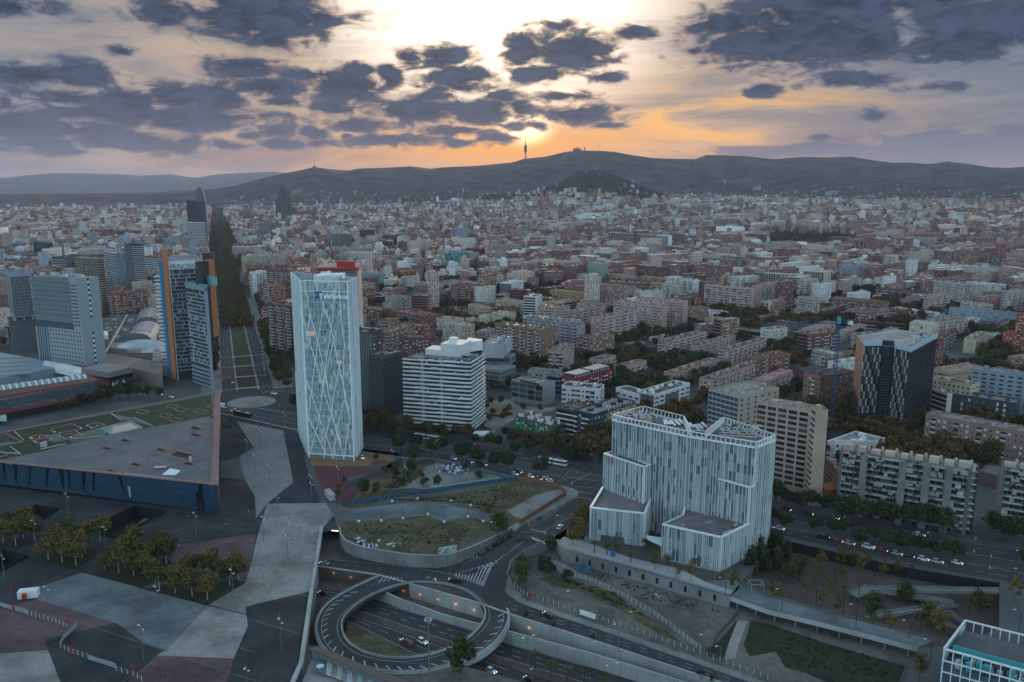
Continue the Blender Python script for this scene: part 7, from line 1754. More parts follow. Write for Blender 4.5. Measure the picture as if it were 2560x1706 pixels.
for i,(x0,x1,lab)in en([(1510,1640,'left'),(1642,1780,'middle'),(1782,1915,'right')]):
 Bx('c',(x1-30,812),900,(x0,800),(x1,806),'tan','s',({'k':'band','bc':(.45,.36,.30)},'blank'),lab+' of three tan banded blocks in front of the red estate',gp='tan banded blocks')
Bx('c',(2090,558),650,(1820,550),12,'blueg','s',dict(k='curt',gm=1,mul=4),'wide glass office with terracotta roof line far behind the red row',cat='office building',H=40)
Bx('d',(250,500),560,(215,495),(330,495),'blueg','w','band','pale tower left of the yellow-gridded blocks')
Bx('d',(700,525),640,(485,510),12,'yell','s','grid','yellow gridded twin block',H=46)
Bx('d',(960,600),690,(905,595),(1010,600),'white','s','band','slim white tower beyond the yellow gridded twin block')
Bx('d',(1300,520),580,(1115,515),12,'white','w',dict(S['win'],bw=2.4),'white chequered block far right',H=34)
Bx('d',(1060,520),590,(905,520),10,'dgrey','d','band','dark block left of the white chequered block',H=34)
Bx('d',(1470,570),660,(1250,565),12,'cream','s','apt','row of cream towers beyond the railway',H=42)
Bx('d',(1750,580),660,(1515,575),12,'sage','s','apt','pale green and cream block right of the cream towers',H=40)
Bx('d',(1175,400),480,(830,395),12,'mauve','s',dict(S['apt'],pat='bw'),'long ribbed mauve slab on the skyline',H=48)
Bx('d',(1540,715),830,(1378,705),(1556,700),(.30,.10,.055),'s','win','orange brick tower with one white stripe')
Bx('d',(1810,680),800,(1700,668),(1812,668),'pink2','s','apt','dusty pink tower, first of the right-hand row')
Bx('d',(1930,680),820,(1870,668),(1985,668),'brick','s','apt','brick tower, second of the right-hand row')
Bx('d',(2110,690),835,(2045,680),(2165,680),'brick','s','apt','brick tower, third of the right-hand row')
Bx('d',(2140,880),1040,(1500,835),14,(.15,.07,.065),'w','lines','very wide dark red block with white roof boxes and many balconies')
Bx('d',(650,830),930,(285,815),12,'tan','s','apt','tan block with teal balconies near the dark trees',H=30)
Bx('d',(920,750),890,(780,745),(940,745),'brick2','s','apt','dark red tower behind the tree mass')
# left of the avenue
Bx('a',(1205,775),1240,(1130,765),(1308,775),'dgrey','d',('blank',{'k':'band','bc':(.45,.46,.46),'hb':1.0,'pr':.8}),'dark tower with a ribbon balcony face left of the orange-finned hotel',cat='office tower')
Bx('a',(1050,858),1210,(950,845),(1152,855),'blueg','w',({'k':'band','bc':(.4,.44,.48)},dict(S['windk'],bw=4,w=1.6,h=1.2)),'tower with a bright white side wall of small windows',cat='apartment tower')
Bx('a',(1480,890),1110,(1318,880),12,(.30,.10,.12),'s',({'k':'band','bc':(.55,.55,.57),'pr':.6},'blank'),'block with red and white chequered balconies behind the hotel',H=46)
Bx('a',(595,890),1100,(472,890),(690,885),'dgrey','d',({'k':'band','bc':(.3,.34,.36)},'blank'),'office with a white frame around its glass face and dark side',cat='office building')
Bx('a',(400,760),935,(302,750),(477,750),(.05,.065,.065),'d',dict(k='curt',gm=0,mul=2,mm=1),'dark green-grey office cube with a slim chimney to its right',cat='office building')
Bx('a',(840,800),860,(638,790),14,'grey','g','band','low grey office behind the dark cube',cat='office building',H=26)
Bx('a',(1120,770),850,(965,755),(1155,760),'white','w','band','white ribbon-window office in the left half',cat='office building')
Bx('a',(1240,530),640,(1092,522),14,'black','d','curt','flat black box building left of the glass tower group',cat='office building',H=36)
Bx('a',(1208,578),640,(1076,575),10,(.12,.22,.18),'d',dict(k='grid',bw=5,t=.3),'small building with a pale green truss front',cat='building',H=24)
Bx('a',(1600,465),630,(1375,460),20,'dgrey','d',dict(k='curt',gm=0,mul=3),'wide dark glass slab left of the bullet tower',cat='office building',H=56)
Bx('a',(1665,560),620,(1490,552),20,'dgrey','d','curt','lower dark block in front of the wide dark glass slab',cat='office building',H=34)
Bx('a',(1800,375),820,(1700,372),(1862,372),(.06,.09,.085),'d',dict(k='curt',gm=0,mul=1.5,mm=1),'dark green glass tower in front of the bullet tower',cat='office tower')
Bx('a',(1850,575),825,(1708,572),(1872,572),'white','w',dict(k='grid',bw=4.2,t=.7,fh=4),'tower wrapped in an irregular white lattice',cat='office tower')
Bx('a',(1640,690),825,(1562,685),(1672,668),'white','w',('band','band'),'white ribbon tower left of the lattice tower',cat='office tower')
Bx('a',(280,545),690,(140,535),14,'black','d','curt','dark box office at the far left',cat='office building',H=40)
Bx('a',(435,580),690,(322,572),12,'cream','s','win','beige office right of the dark box',cat='office building',H=32)
Bx('a',(255,640),700,(45,640),10,'white','s','grid','low white-framed building in front of the dark box',cat='office building',H=20)
Bx('a',(440,485),550,(336,482),14,'black','d','curt','black office block behind the left dark box',cat='office building',H=40)
Bx('a',(2310,640),760,(2182,628),(2330,640),'white','w','band','white ribbon block right of the avenue',H=38)
Bx('a',(1260,680),740,(1110,672),14,'dgrey','d','band','dark low-rise with flat roof in the middle of the left quarter',cat='office building',H=24)
# landmarks far away
def gz(x,y):return float(ground_z(x,y))
def at_far(c,x,y,r):
 """ground point at range r in the direction of the pixel"""
 a=AZEL(c,x,y)[0];X,Y=r*mt.sin(a),r*mt.cos(a);return Vec((X,Y,gz(X,Y)))
def ztop(p,c,x,y):return hA(p,c,x,y)
p=at_far('a',1820,300,2650);zt=ztop(p,'a',1810,243);w=(P('a',1868,440,60)-P('a',1772,440,60)).length*2650/P('a',1820,440,60).y/2
rO=eM('bullet_tower',p,lb='dark bullet-shaped skyscraper at the far end of the avenue',cat='office tower');m=MB();vs=[];fs=[];nr=26;ns=28;hh=zt-p.z
for i in rg(nr):
 t=i/(nr-1);r=w*(1 if t<.55 else mt.sqrt(max(0,1-((t-.55)/.45)**2.2)))*(1-.06*(1-t));r=max(r,.3)
 for k in rg(ns):th=2*mt.pi*k/ns;vs.append((r*mt.cos(th),r*mt.sin(th),hh*t))
for i in rg(nr-1):
 for k in rg(ns):fs.append((i*ns+k,i*ns+(k+1)%ns,(i+1)*ns+(k+1)%ns,(i+1)*ns+k))
m.add(vs,fs);m.bd('glazed_shell',mat('bullet_glass',(.05,.07,.09),.65,.35,.08,spec=.5),rO,smooth=1)
for i in rg(14):
 t=.06+i*.06;r=w*(1 if t<.55 else mt.sqrt(max(0,1-((t-.55)/.45)**2.2)))*(1-.06*(1-t))+.15;m=MB();vs=[]
 for z in(hh*t,hh*t+1.2):
  for k in rg(ns):th=2*mt.pi*k/ns;vs.append((r*mt.cos(th),r*mt.sin(th),z))
 m.add(vs,[(k,(k+1)%ns,ns+(k+1)%ns,ns+k)for k in rg(ns)]);m.bd('floor_ring',m_pan3,rO)
p=at_far('b',255,415,4000);rO=eM('basilica',p,lb='dark basilica with clustered pointed spires and cranes on the left skyline',cat='church');k_=(AZEL('b',260,415)[0]-AZEL('b',255,415)[0])*4000/5
m_st=mat('weathered_stone',(.075,.075,.075),.95,.25,.08)
def spire(dx,ytop,r,dy=0):
 x=(dx-250)*k_;z=ztop(Vec((p.x,p.y,0)),'b',dx,ytop)-p.z;m=MB();vs=[];n=8
 prof=[(1,0),(1,.45),(.85,.7),(.5,.88),(.18,.97),(.0,1)]
 for(rr,t)in prof:
  for k in rg(n):th=2*mt.pi*k/n;vs.append((x+rr*r*mt.cos(th),dy+rr*r*mt.sin(th),z*t))
 m.add(vs,[(i*n+k,i*n+(k+1)%n,(i+1)*n+(k+1)%n,(i+1)*n+k)for i in rg(len(prof)-1)for k in rg(n)]);m.bd('spire',m_st,rO)
for dx,yt,r in((200,300,5),(212,285,5),(222,225,8),(236,222,9),(250,218,9),(268,222,10),(283,235,9),(205,345,6),(190,350,5),(180,370,5),(215,340,6),(228,330,6),(295,290,7),(305,320,7),(318,360,6),(260,260,12),(300,300,5)):spire(dx,yt,r,random.uniform(-15,15))
m=MB();m.box((5,0,0),(150*k_*.95,50,38));m.box((25,10,0),(60,40,62));m.bd('nave',m_st,rO)
for(dx,y0,x0,x1)in((268,180,215,290),(392,170,385,400),(172,262,150,180)):
 z=ztop(p,'b',dx,y0)-p.z;c=eM('tower_crane',(p.x+(dx-250)*k_,p.y+20,p.z),lb={268:'distant red crane above the basilica spires',392:'distant crane light right of the basilica',172:'distant crane left of the basilica'}[dx],cat='crane');m=MB();m.box((0,0,0),(1.6,1.6,z));m.bd('mast',m_redc:=MATS.get('crane_red')or mat('crane_red',(.25,.05,.04),.6,.1,1),c);m=MB();m.box((((x0+x1)/2-dx)*k_,0,z),((x1-x0)*k_,1.3,1.6));m.bd('jib',m_redc,c)
def on_ridge(c,x,y,rr=8560):
 a=AZEL(c,x,y)[0];X,Y=rr*mt.sin(a),rr*mt.cos(a);return Vec((X,Y,float(main_z(X,Y))))
p=on_ridge('s',2415,700);rO=eM('communications_tower',p,lb='slender telecommunications tower on the ridge under the sun',cat='tower');z=ztop(p,'s',2415,622)-p.z;kk=8560/(FPX*1.8383)
m=MB();m.tube([(0,0,-10),(0,0,z*.72)],4*kk*.5,8);m.tube([(0,0,z*.7),(0,0,z)],2.2*kk*.5,6,r1=.8);m.bd('shaft',mDk,rO)
m=MB();m.tube([(0,0,z*.26),(0,0,z*.58)],12*kk*.5,10);m.bd('platform_stack',mDk,rO)
for a in(0,2.1,4.2):m=MB();m.tube([(0,0,z*.26),(mt.cos(a)*12*kk,mt.sin(a)*12*kk,-25)],1.2,4);m.bd('guy_cable',mDk,rO)
p=on_ridge('s',2652,695);rO=eM('hilltop_church',p,lb='church with spires on top of the highest hill',cat='church');m=MB();m.box((0,0,-10),(34*kk*1.0,40,18+10));m.bd('nave',m_st,rO)
for dx,yt in((-12,682),(-5,676),(0,671),(6,676),(12,683)):
 z=ztop(p,'s',2652+dx,yt)-p.z;m=MB();m.tube([(dx*kk,0,0),(dx*kk,0,z*.7)],1.7*kk*.8,6);m.tube([(dx*kk,0,z*.7),(dx*kk,0,z)],1.6*kk*.8,6,r1=.3);m.bd('spire',m_st,rO)
p=on_ridge('s',2687,695);rO=eM('water_tower',p,lb='short round tower right of the hilltop church',cat='tower');m=MB();z=ztop(p,'s',2687,678)-p.z;m.tube([(0,0,-5),(0,0,z*.6)],2*kk,8);m.tube([(0,0,z*.55),(0,0,z)],3*kk,8);m.bd('shaft',m_st,rO)
for i,(x,yt,yb,lab)in en([(1445,743,768,'antenna mast on the left summit'),(2750,656,692,'thin mast right of the hilltop church'),(3433,700,718,'thin mast on the right-hand ridge'),(3913,715,722,'small mast on the next hump of the ridge'),(4470,738,762,'mast near the right end of the ridge')]):
 p=on_ridge('s',x,yb);z=max(12,ztop(p,'s',x,yt)-p.z);rO=eM('antenna_mast',p,lb=lab,cat='mast',gp='masts along the ridge');m=MB();m.tube([(0,0,-5),(0,0,z)],3.2 if i==0 else 2.0,5,r1=1.0);m.bd('shaft',mDk,rO)
 if i==0:m=MB();m.box((0,0,-5),(30,20,15));m.bd('mast_house',m_st,rO)
for(c,x,yt,r,H,lab)in(('b',1710,700,1950,62,'tall round brick chimney left of the turquoise building'),('c',682,352,5000,70,'thin dark chimney far off below the wooded hill'),('a',568,760,1900,55,'slim tan chimney beside the dark green-grey cube')):
 a=AZEL(c,x,yt)[0];X,Y=r*mt.sin(a),r*mt.cos(a);g=Vec((X,Y,gz(X,Y)));z=hA(g,c,x,yt)-g.z;rO=eM('chimney',g,lb=lab,cat='chimney');m=MB();m.tube([(0,0,0),(0,0,z)],2.6,10,r1=1.7);m.bd('stack',m_brick,rO,color=C_['brown'])
b0=P('b',1835,995);hz=hA(b0,'b',1835,845);rO=eM('turquoise_building',b0,lb='turquoise curved office building with flickering vertical panels',cat='office building');w=(P('b',1945,990)-P('b',1727,990)).length/2
m=MB();m.pm_([(w*mt.cos(t),9+9*mt.sin(t))for t in np.linspace(0,2*mt.pi,28,endpoint=0)],0,hz);m.bd('wall',mat('turquoise_wall',(.10,.30,.32),.6,.1,.5),rO);rn=Rn(3)
m=MB()
for i in rg(60):
 t=mt.pi+mt.pi*i/60+.02;x,y=w*mt.cos(t),9+9*mt.sin(t);nx,ny=mt.cos(t)*9,mt.sin(t)*w;ln=mt.hypot(nx,ny)
 for k in rg(12):
  if(i+rn.choice((0,1)))%2:z=2+k*(hz-3)/12;fr=(Vec((x,y,0)),Vec((-ny/ln,nx/ln,0)),Vec((nx/ln,ny/ln,0)));bF(m,fr,-.5,.5,z+.2,z+(hz-3)/12-.3,0,.1,0)
m.bd('window',mG,rO,kind='stuff');m=MB();m.pm_([(w*.75*mt.cos(t),10+6*mt.sin(t))for t in np.linspace(0,2*mt.pi,20,endpoint=0)],hz,hz+4);m.bd('roof_storey',mCo,rO);FOOT.append(([(b0.x-w,b0.y),(b0.x+w,b0.y),(b0.x+w,b0.y+20),(b0.x-w,b0.y+20)],hz))
zr=P('b',920,1002,1);rO=None
f,h=fF('b',(922,1003),1560,(560,985),(952,960),H=88);r_=mB_('red_roofed_tower','green glass tower with red overhanging roof and red plant box, behind the glass tower','office tower',f,h-1,(.06,.10,.09),R_['w'],(dict(k='curt',gm=1,mul=2),{'k':'band','bc':(.45,.42,.40),'pr':1.2}),seed=77,clutter=0);o=r_.location
m_rr=mat('red_roof',(.33,.03,.03),.5,.1,.5);cx=sum(p.x for p in f)/4;cy=sum(p.y for p in f)/4
m=MB();m.pm_([(p.x-o.x+(p.x-cx)*.10,p.y-o.y+(p.y-cy)*.10)for p in f],h,h+2.4,bottom=1);m.bd('red_rim',m_rr,r_);m=MB();m.pm_([(p.x-o.x,p.y-o.y)for p in f],h+2.4,h+2.6);m.bd('roof_slab',mPl,r_)
q=[P('b',x,y,h+10)-o for x,y in((733,905),(887,910),(880,893),(750,890))];a,b_=q[0],q[1];m=MB();m.pm_([(a.x,a.y),(b_.x,b_.y),(b_.x,b_.y+9),(a.x,a.y+9)],h+2.6,h+8);m.bd('plant_box',m_rr,r_)
# auto-placed neighbourhood blocks, then the town as a mass
from mathutils.geometry import intersect_point_tri_2d
FA=[(min(p[0]for p in f),min(p[1]for p in f),max(p[0]for p in f),max(p[1]for p in f),f)for f,h in FOOT]
GRID={}
def mark(py_,pad=4,cell=10):
 x0=min(p[0]for p in py_)-pad;x1=max(p[0]for p in py_)+pad;y0=min(p[1]for p in py_)-pad;y1=max(p[1]for p in py_)+pad;py_=ccw(py_);n=len(py_)
 for i in rg(int(x0//cell),int(x1//cell)+1):
  for j in rg(int(y0//cell),int(y1//cell)+1):
   cx,cy=(i+.5)*cell,(j+.5)*cell;ok=1
   for k in rg(n):
    ax,ay=py_[k];bx,by=py_[(k+1)%n];L=mt.hypot(bx-ax,by-ay)or 1
    if((bx-ax)*(cy-ay)-(by-ay)*(cx-ax))/L<-(pad+cell*.5):ok=0;break
   if ok:GRID[(i,j)]=1
for f,h in FOOT:mark(f)
def taken(x,y,pad=0):return(int(x//10),int(y//10))in GRID
def free_rect(c,u,v,l,w):
 for s in np.linspace(-.5,.5,max(2,int(l/9))):
  for t in(-.5,0,.5):
   if taken(c[0]+u[0]*l*s+v[0]*w*t,c[1]+u[1]*l*s+v[1]*w*t):return 0
 return 1
def on_avenue(x,y,w=46):
 q=Vec((x,y,0))-DA;a=q.dot(dd);b=q.dot(dN);return a>-40 and abs(b)<w
def keep_clear(x,y):
 """near streets, plaza, square"""
 if y<900:
  px,py=project((x,y,0))
  if x>-260 and y<np.interp(px,[500,760,1100,1450,1900,2560],[600,520,505,470,420,395]):return 1
  if x<=-260 and y<np.interp(x,[-700,-260],[640,640]):return 1
  for(a,b_,c_,d_)in CLEAR:
   if a<px<c_ and b_<py<d_:return 1
 return 0
CLEAR=[(430,780,700,1020),(1200,990,1420,1120),(2260,860,2450,920),(560,930,800,1110),(1830,790,1920,860)]
rn=Rn(2024);AUTO=[]
pal=[(.20,.09,.065),(.24,.13,.09),(.36,.27,.22),(.42,.36,.29),(.50,.49,.46),(.56,.57,.57),(.30,.26,.23),(.15,.07,.06),(.33,.30,.28),(.26,.15,.12)]
pnm=['brick','reddish','pinkish','sand-coloured','pale grey','white','taupe','dark red','grey-beige','rust-brown']
sty=['apt','apt','aptb','band','win','log','lines'];snm=dict(apt='balconied',aptb='green-awninged',band='ribbon-windowed',win='plain-windowed',log='loggia-fronted',lines='line-banded')
nearl=[(AZEL(c,x,y)[0],P(c,x,y,10).y,nm)for c,x,y,nm in(('p',300,1400,'the orange-finned hotel'),('t',1300,800,'the silver vaults'),('f',780,1300,'the glass tower'),('b',1835,990,'the turquoise building'),('A2',1800,470,'the sage green block'),('c',1195,950,'the bright white cube block'),('A3',2095,940,'the widest pink block'),('A4',1365,480,'the checkered slab'),('A5',1565,365,'the white block with chimney boxes'),('A5',2060,650,'the white zigzag block'),('b',1860,795,'the grey glass tower'),('b',1000,830,'the brown towers'),('c',1425,850,'the white gridded slab'),('A6',920,1120,'the green-roofed brick slab'),('a',1205,1240,'the dark ribbon tower'),('a',390,930,'the dark green-grey cube'),('d',1540,830,'the orange brick tower with one white stripe'),('b',1180,1190,'the grey hotel'),('A3',1850,370,'the square brown tower'))]
used=set()
def auto_label(x,y,pi_,st_,nfl,long_):
 a=mt.atan2(x,y);best=min(nearl,key=lambda q:((q[0]-a)*1400)**2+((q[1]-y)*.55)**2)
 rel=[]
 if y>best[1]+70:rel.append('behind')
 elif y<best[1]-40:rel.append('in front of')
 side='left of' if a<best[0]-.02 else 'right of' if a>best[0]+.02 else ''
 if rel and side:r='%s and %s'%(rel[0],side)
 elif rel:r=rel[0]
 else:r=side or 'beside'
 w={1:'slab',0:'block'}[long_];num={2:'low',3:'three-storey',4:'four-storey',5:'five-storey',6:'six-storey',7:'seven-storey',8:'eight-storey',9:'nine-storey',10:'ten-storey',11:'eleven-storey',12:'twelve-storey',13:'tall',14:'tall'}.get(nfl,'tall')
 base='%s %s %s %s %s %s'%(num,pnm[pi_],snm[st_]if len(best[2].split())<6 else '',w,r,best[2]);base=' '.join(base.split())
 t=base
 for e in('',', nearer one',', farther one',', smaller one',', larger one',', next to trees',', on a corner',', with pale roof',', with dark roof',', in a row',', partly hidden'):
  t=base+e
  if len(t.replace('-',' ').split())>16:t=' '.join((num,pnm[pi_],w,r,best[2]+e))
  if t not in used:break
 used.add(t);return t
cands=[]
for i in rg(9000):
 y=rn.u(560,1650);a=rn.u(-.60,.60);x=y*mt.tan(a)
 cands.append((y,x))
cands.sort()
cnt=0
for y,x in cands:
 if cnt>=175:break
 if keep_clear(x,y)or on_avenue(x,y,52):continue
 right=x>60
 if y<1000 and right and rn.random()<.72:continue
 ori=mt.radians(rn.choice((28,28,-62,28))if right else rn.choice((-20,70)))
 u=(mt.cos(ori),mt.sin(ori));v=(-u[1],u[0]);l=rn.u(22,58);w=rn.u(11,16)
 if not free_rect((x,y),u,v,l+12,w+12):continue
 nfl=rn.choice((2,3,4,5,5,6,7,8))if y<1000 else rn.choice((4,5,6,7,8,9,10,11))
 H=nfl*3+1;pi_=rn.randrange(len(pal));st_=rn.choice(sty)
 c=Vec((x,y,0));U=Vec((*u,0));V_=Vec((*v,0));f=[c-U*l/2-V_*w/2,c+U*l/2-V_*w/2,c+U*l/2+V_*w/2,c-U*l/2+V_*w/2]
 mB_('apartment_block',auto_label(x,y,pi_,st_,nfl,l>38),'apartment block',f,H,pal[pi_],rn.choice(list(R_.values())[:6]),(S[st_],S[rn.choice(('win','apt','sparse'))]),seed=5000+cnt,gable=2.5 if(nfl<4 and rn.random()<.4)else None)
 mark([(p.x,p.y)for p in f]);cnt+=1
print('auto',cnt)
def town_mat():
 m=BD.materials.new('town_houses');m.use_nodes=1;N=m.node_tree.nodes;L=m.node_tree.links;b=N['Principled BSDF'];b.inputs['Roughness'].default_value=.85;b.inputs['Specular IOR Level'].default_value=.2
 at=N.new('ShaderNodeAttribute');at.attribute_name='wallcol';uv=N.new('ShaderNodeAttribute');uv.attribute_name='wuv';sp=N.new('ShaderNodeSeparateXYZ');L.new(uv.outputs['Vector'],sp.inputs[0])
 def M(op,a,b_=None):
  n=N.new('ShaderNodeMath');n.operation=op
  for i,v in en((a,b_)):
   if v is None:continue
   if isinstance(v,(int,float)):n.inputs[i].default_value=v
   else:L.new(v,n.inputs[i])
  return n.outputs[0]
 fu=M('FRACT',M('DIVIDE',sp.outputs[0],3.6));fv=M('FRACT',M('DIVIDE',sp.outputs[1],3.1))
 wi=M('MULTIPLY',M('MULTIPLY',M('GREATER_THAN',fu,.30),M('LESS_THAN',fu,.72)),M('MULTIPLY',M('GREATER_THAN',fv,.30),M('LESS_THAN',fv,.78)))
 wi=M('MULTIPLY',wi,sp.outputs[2])
 wn=N.new('ShaderNodeTexWhiteNoise');cx=N.new('ShaderNodeCombineXYZ');L.new(M('FLOOR',M('DIVIDE',sp.outputs[0],3.6)),cx.inputs[0]);L.new(M('FLOOR',M('DIVIDE',sp.outputs[1],3.1)),cx.inputs[1]);L.new(cx.outputs[0],wn.inputs['Vector'])
 r=N.new('ShaderNodeValToRGB');r.color_ramp.interpolation='CONSTANT';r.color_ramp.elements[0].color=(.02,.025,.03,1);r.color_ramp.elements[1].position=.55;r.color_ramp.elements[1].color=(.07,.08,.09,1);e=r.color_ramp.elements.new(.8);e.color=(.35,.36,.36,1);L.new(wn.outputs['Value'],r.inputs[0])
 mx=N.new('ShaderNodeMix');mx.data_type='RGBA';L.new(wi,mx.inputs[0]);L.new(at.outputs['Color'],mx.inputs[6]);L.new(r.outputs[0],mx.inputs[7]);L.new(mx.outputs[2],b.inputs['Base Color']);return m
def town(name,X,Y,Z,LX,LY,H,ANG,colW,colR,extra):
 """batch of houses: box plus smaller roof box; numpy"""
 n=len(X);ca,sa=np.cos(ANG),np.sin(ANG)
 def boxes(cx,cy,z0,lx,ly,z1,cw,cr,winflag):
  n=len(cx);sx=np.array([-1,1,1,-1])*.5;sy=np.array([-1,-1,1,1])*.5
  px=cx[:,None]+lx[:,None]*sx*ca_[:,None]-ly[:,None]*sy*sa_[:,None];py=cy[:,None]+lx[:,None]*sx*sa_[:,None]+ly[:,None]*sy*ca_[:,None]
  v=np.zeros((n,8,3));v[:,:4,0]=px;v[:,4:,0]=px;v[:,:4,1]=py;v[:,4:,1]=py;v[:,:4,2]=z0[:,None];v[:,4:,2]=z1[:,None]
  F=np.array([[0,1,5,4],[1,2,6,5],[2,3,7,6],[3,0,4,7],[4,5,6,7]]);f=(np.arange(n)*8)[:,None,None]+F[None]
  hgt=(z1-z0)[:,None]
  uvw=np.zeros((n,5,4,3))
  for k,ln in en((lx,ly,lx,ly)):
   off=rng.random(n)*100//1*3.6
   uvw[:,k,0,0]=off;uvw[:,k,1,0]=off+ln;uvw[:,k,2,0]=off+ln;uvw[:,k,3,0]=off;uvw[:,k,2,1]=hgt[:,0];uvw[:,k,3,1]=hgt[:,0];uvw[:,k,:,2]=winflag
  col=np.ones((n,5,4,4));col[:,:4,:,:3]=cw[:,None,None,:];col[:,4,:,:3]=cr[:,None,:]
  return v.reshape(-1,3),f.reshape(-1,4),uvw.reshape(-1,3),col.reshape(-1,4)
 ca_,sa_=ca,sa;parts=[boxes(X,Y,Z-14,LX,LY,Z+H,colW,colR,1)]
 ca_,sa_=ca,sa;k=rng.random(n)<.75
 ca_,sa_=ca[k],sa[k];ox=(rng.random(k.sum())-.5)*LX[k]*.5;oy=(rng.random(k.sum())-.5)*LY[k]*.4
 cx=X[k]+ox*ca_-oy*sa_;cy=Y[k]+ox*sa_+oy*ca_;sc=np.clip(rng.random(k.sum()),.25,.6)
 parts.append(boxes(cx,cy,Z[k]+H[k]-.5,LX[k]*sc,LY[k]*sc*.8,Z[k]+H[k]+2+rng.random(k.sum())*2.5,np.clip(colW[k]*1.1,0,.7),np.clip(colR[k]*1.25,0,.6),0))
 vs=[];fs=[];us=[];cs=[];b=0
 for v,f,u,c in parts:vs.append(v);fs.append(f+b);us.append(u);cs.append(c);b+=len(v)
 v=np.concatenate(vs);f=np.concatenate(fs);u=np.concatenate(us);c=np.concatenate(cs)
 me=BD.meshes.new(name);me.vertices.add(len(v));me.vertices.foreach_set('co',v.ravel());me.loops.add(f.size);me.loops.foreach_set('vertex_index',f.ravel().astype(np.int32));me.polygons.add(len(f));me.polygons.foreach_set('loop_start',np.arange(0,f.size,4,dtype=np.int32));me.polygons.foreach_set('loop_total',np.full(len(f),4,dtype=np.int32))
 a=me.attributes.new('wuv','FLOAT_VECTOR','CORNER');a.data.foreach_set('vector',u.ravel());a=me.attributes.new('wallcol','FLOAT_COLOR','CORNER');a.data.foreach_set('color',c.ravel());me.update();me.materials.append(m_town_h);o=BD.objects.new(name,me);COL.objects.link(o);o['kind']='stuff';return o
m_town_h=town_mat()
def gen_town():
 xs=[];ys=[];r_l=[]
 ang0=mt.radians(3)
 step=19.5
 gx=np.arange(-5200,5200,step);gy=np.arange(1000,7100,step);GX,GY=np.meshgrid(gx,gy);GX=GX.ravel();GY=GY.ravel()
 blk=113.0
 bx=np.floor(GX/blk);by=np.floor(GY/blk)
 inx=(GX/blk-bx);iny=(GY/blk-by)
 streets=(inx<.17)|(iny<.17);core=(inx>.42)&(inx<.72)&(iny>.42)&(iny<.72)
 GX=GX+rng.normal(0,2.2,GX.size);GY=GY+rng.normal(0,2.2,GX.size)
 c,s=mt.cos(ang0),mt.sin(ang0);X=GX*c-GY*s*1;Y=GX*s+GY*c
 r=np.hypot(X,Y);az=np.arctan2(X,Y)
 foot=5900+500*np.sin(az*9)
 keep=(~streets|(rng.random(X.size)<.12))&(~core|(rng.random(X.size)<.4))&(r>1050)&(np.abs(az)<.66)
 up_=(r-foot)/(8600-foot);keep&=(up_<.5)&((up_<0)|(rng.random(X.size)<.6*np.exp(-np.clip(up_,0,1)*7)))
 n=fbm(X/420+40,Y/420+7,4,3)/.94;keep&=~((n>.735)&(r>1300))
 for(cx,rr,zt,wa,wr)in HILLETS:
  keep&=~((np.exp(-((az-cx)/wa)**2-((r-rr)/wr)**2)>.40)&(rng.random(X.size)<.93))
 q=(X-DA.x)*dd.x+(Y-DA.y)*dd.y;w_=(X-DA.x)*dN.x+(Y-DA.y)*dN.y;keep&=~((np.abs(w_)<44)&(q>-50))
 idx=np.where(keep&(r<2300))[0]
 for i in idx:
  a_,b_=int(X[i]//10),int(Y[i]//10)
  if(a_,b_)in GRID or(a_-1,b_)in GRID or(a_+1,b_)in GRID or(a_,b_-1)in GRID or(a_,b_+1)in GRID:keep[i]=0
 keep&=~((r<1350)&(az>.02)&(rng.random(X.size)<.45));keep&=~((r<1300)&(az<=.02)&(rng.random(X.size)<.25))
 X,Y,r,az=X[keep],Y[keep],r[keep],az[keep];n_=len(X)
 hill=np.clip((r-foot[keep])/(8600-foot[keep]),0,1)
 Z=np.where(r>foot[keep],main_z(X,Y),ground_z(X,Y))
 LX=rng.uniform(10,21,n_);LY=rng.uniform(9,18,n_);H=rng.choice([9,12,15,18,19,21,22,24,27],n_)*rng.uniform(.9,1.1,n_)
 rw=(r<2500)&(az>.0)&(rng.random(n_)<.34);LX[rw]=rng.uniform(28,62,rw.sum());LY[rw]=12.5;H[rw]=rng.choice([15,18,21,24,27],rw.sum());tall=rng.random(n_)<.025;H[tall]=rng.uniform(32,52,tall.sum());slab=rng.random(n_)<np.where(az>.05,.05,.02);LX[slab]=rng.uniform(45,95,slab.sum());LY[slab]=rng.uniform(11,15,slab.sum());H[slab]=rng.uniform(20,40,slab.sum())
 H=np.where(hill>0,H*.7,H)
 ANG=ang0+rng.choice([0,0,0,mt.pi/2],n_)+rng.normal(0,.03,n_)+np.where((n_>0)&(fbm(X/900,Y/900,2,8)>.5),.5,0)
 P_=np.array([(.20,.10,.075),(.26,.15,.12),(.40,.30,.25),(.46,.40,.33),(.55,.53,.50),(.62,.62,.61),(.33,.29,.26),(.17,.08,.07),(.42,.40,.38),(.50,.44,.36)]);W_=np.array([.18,.17,.15,.10,.09,.07,.09,.11,.05,.05])
 ci=rng.choice(len(P_),n_,p=W_/W_.sum())
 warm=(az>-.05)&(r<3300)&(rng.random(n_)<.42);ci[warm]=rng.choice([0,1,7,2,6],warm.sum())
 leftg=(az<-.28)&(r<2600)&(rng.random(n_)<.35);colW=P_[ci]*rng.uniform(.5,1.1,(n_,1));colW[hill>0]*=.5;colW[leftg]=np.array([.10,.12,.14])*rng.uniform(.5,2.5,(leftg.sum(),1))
 R2=np.array([(.15,.15,.15),(.22,.21,.20),(.22,.11,.085),(.30,.17,.13),(.45,.45,.45),(.55,.56,.57),(.10,.10,.10)]);colR=R2[rng.choice(len(R2),n_,p=[.2,.2,.2,.12,.12,.08,.08])]*rng.uniform(.8,1.2,(n_,1))
 print('town houses',n_)
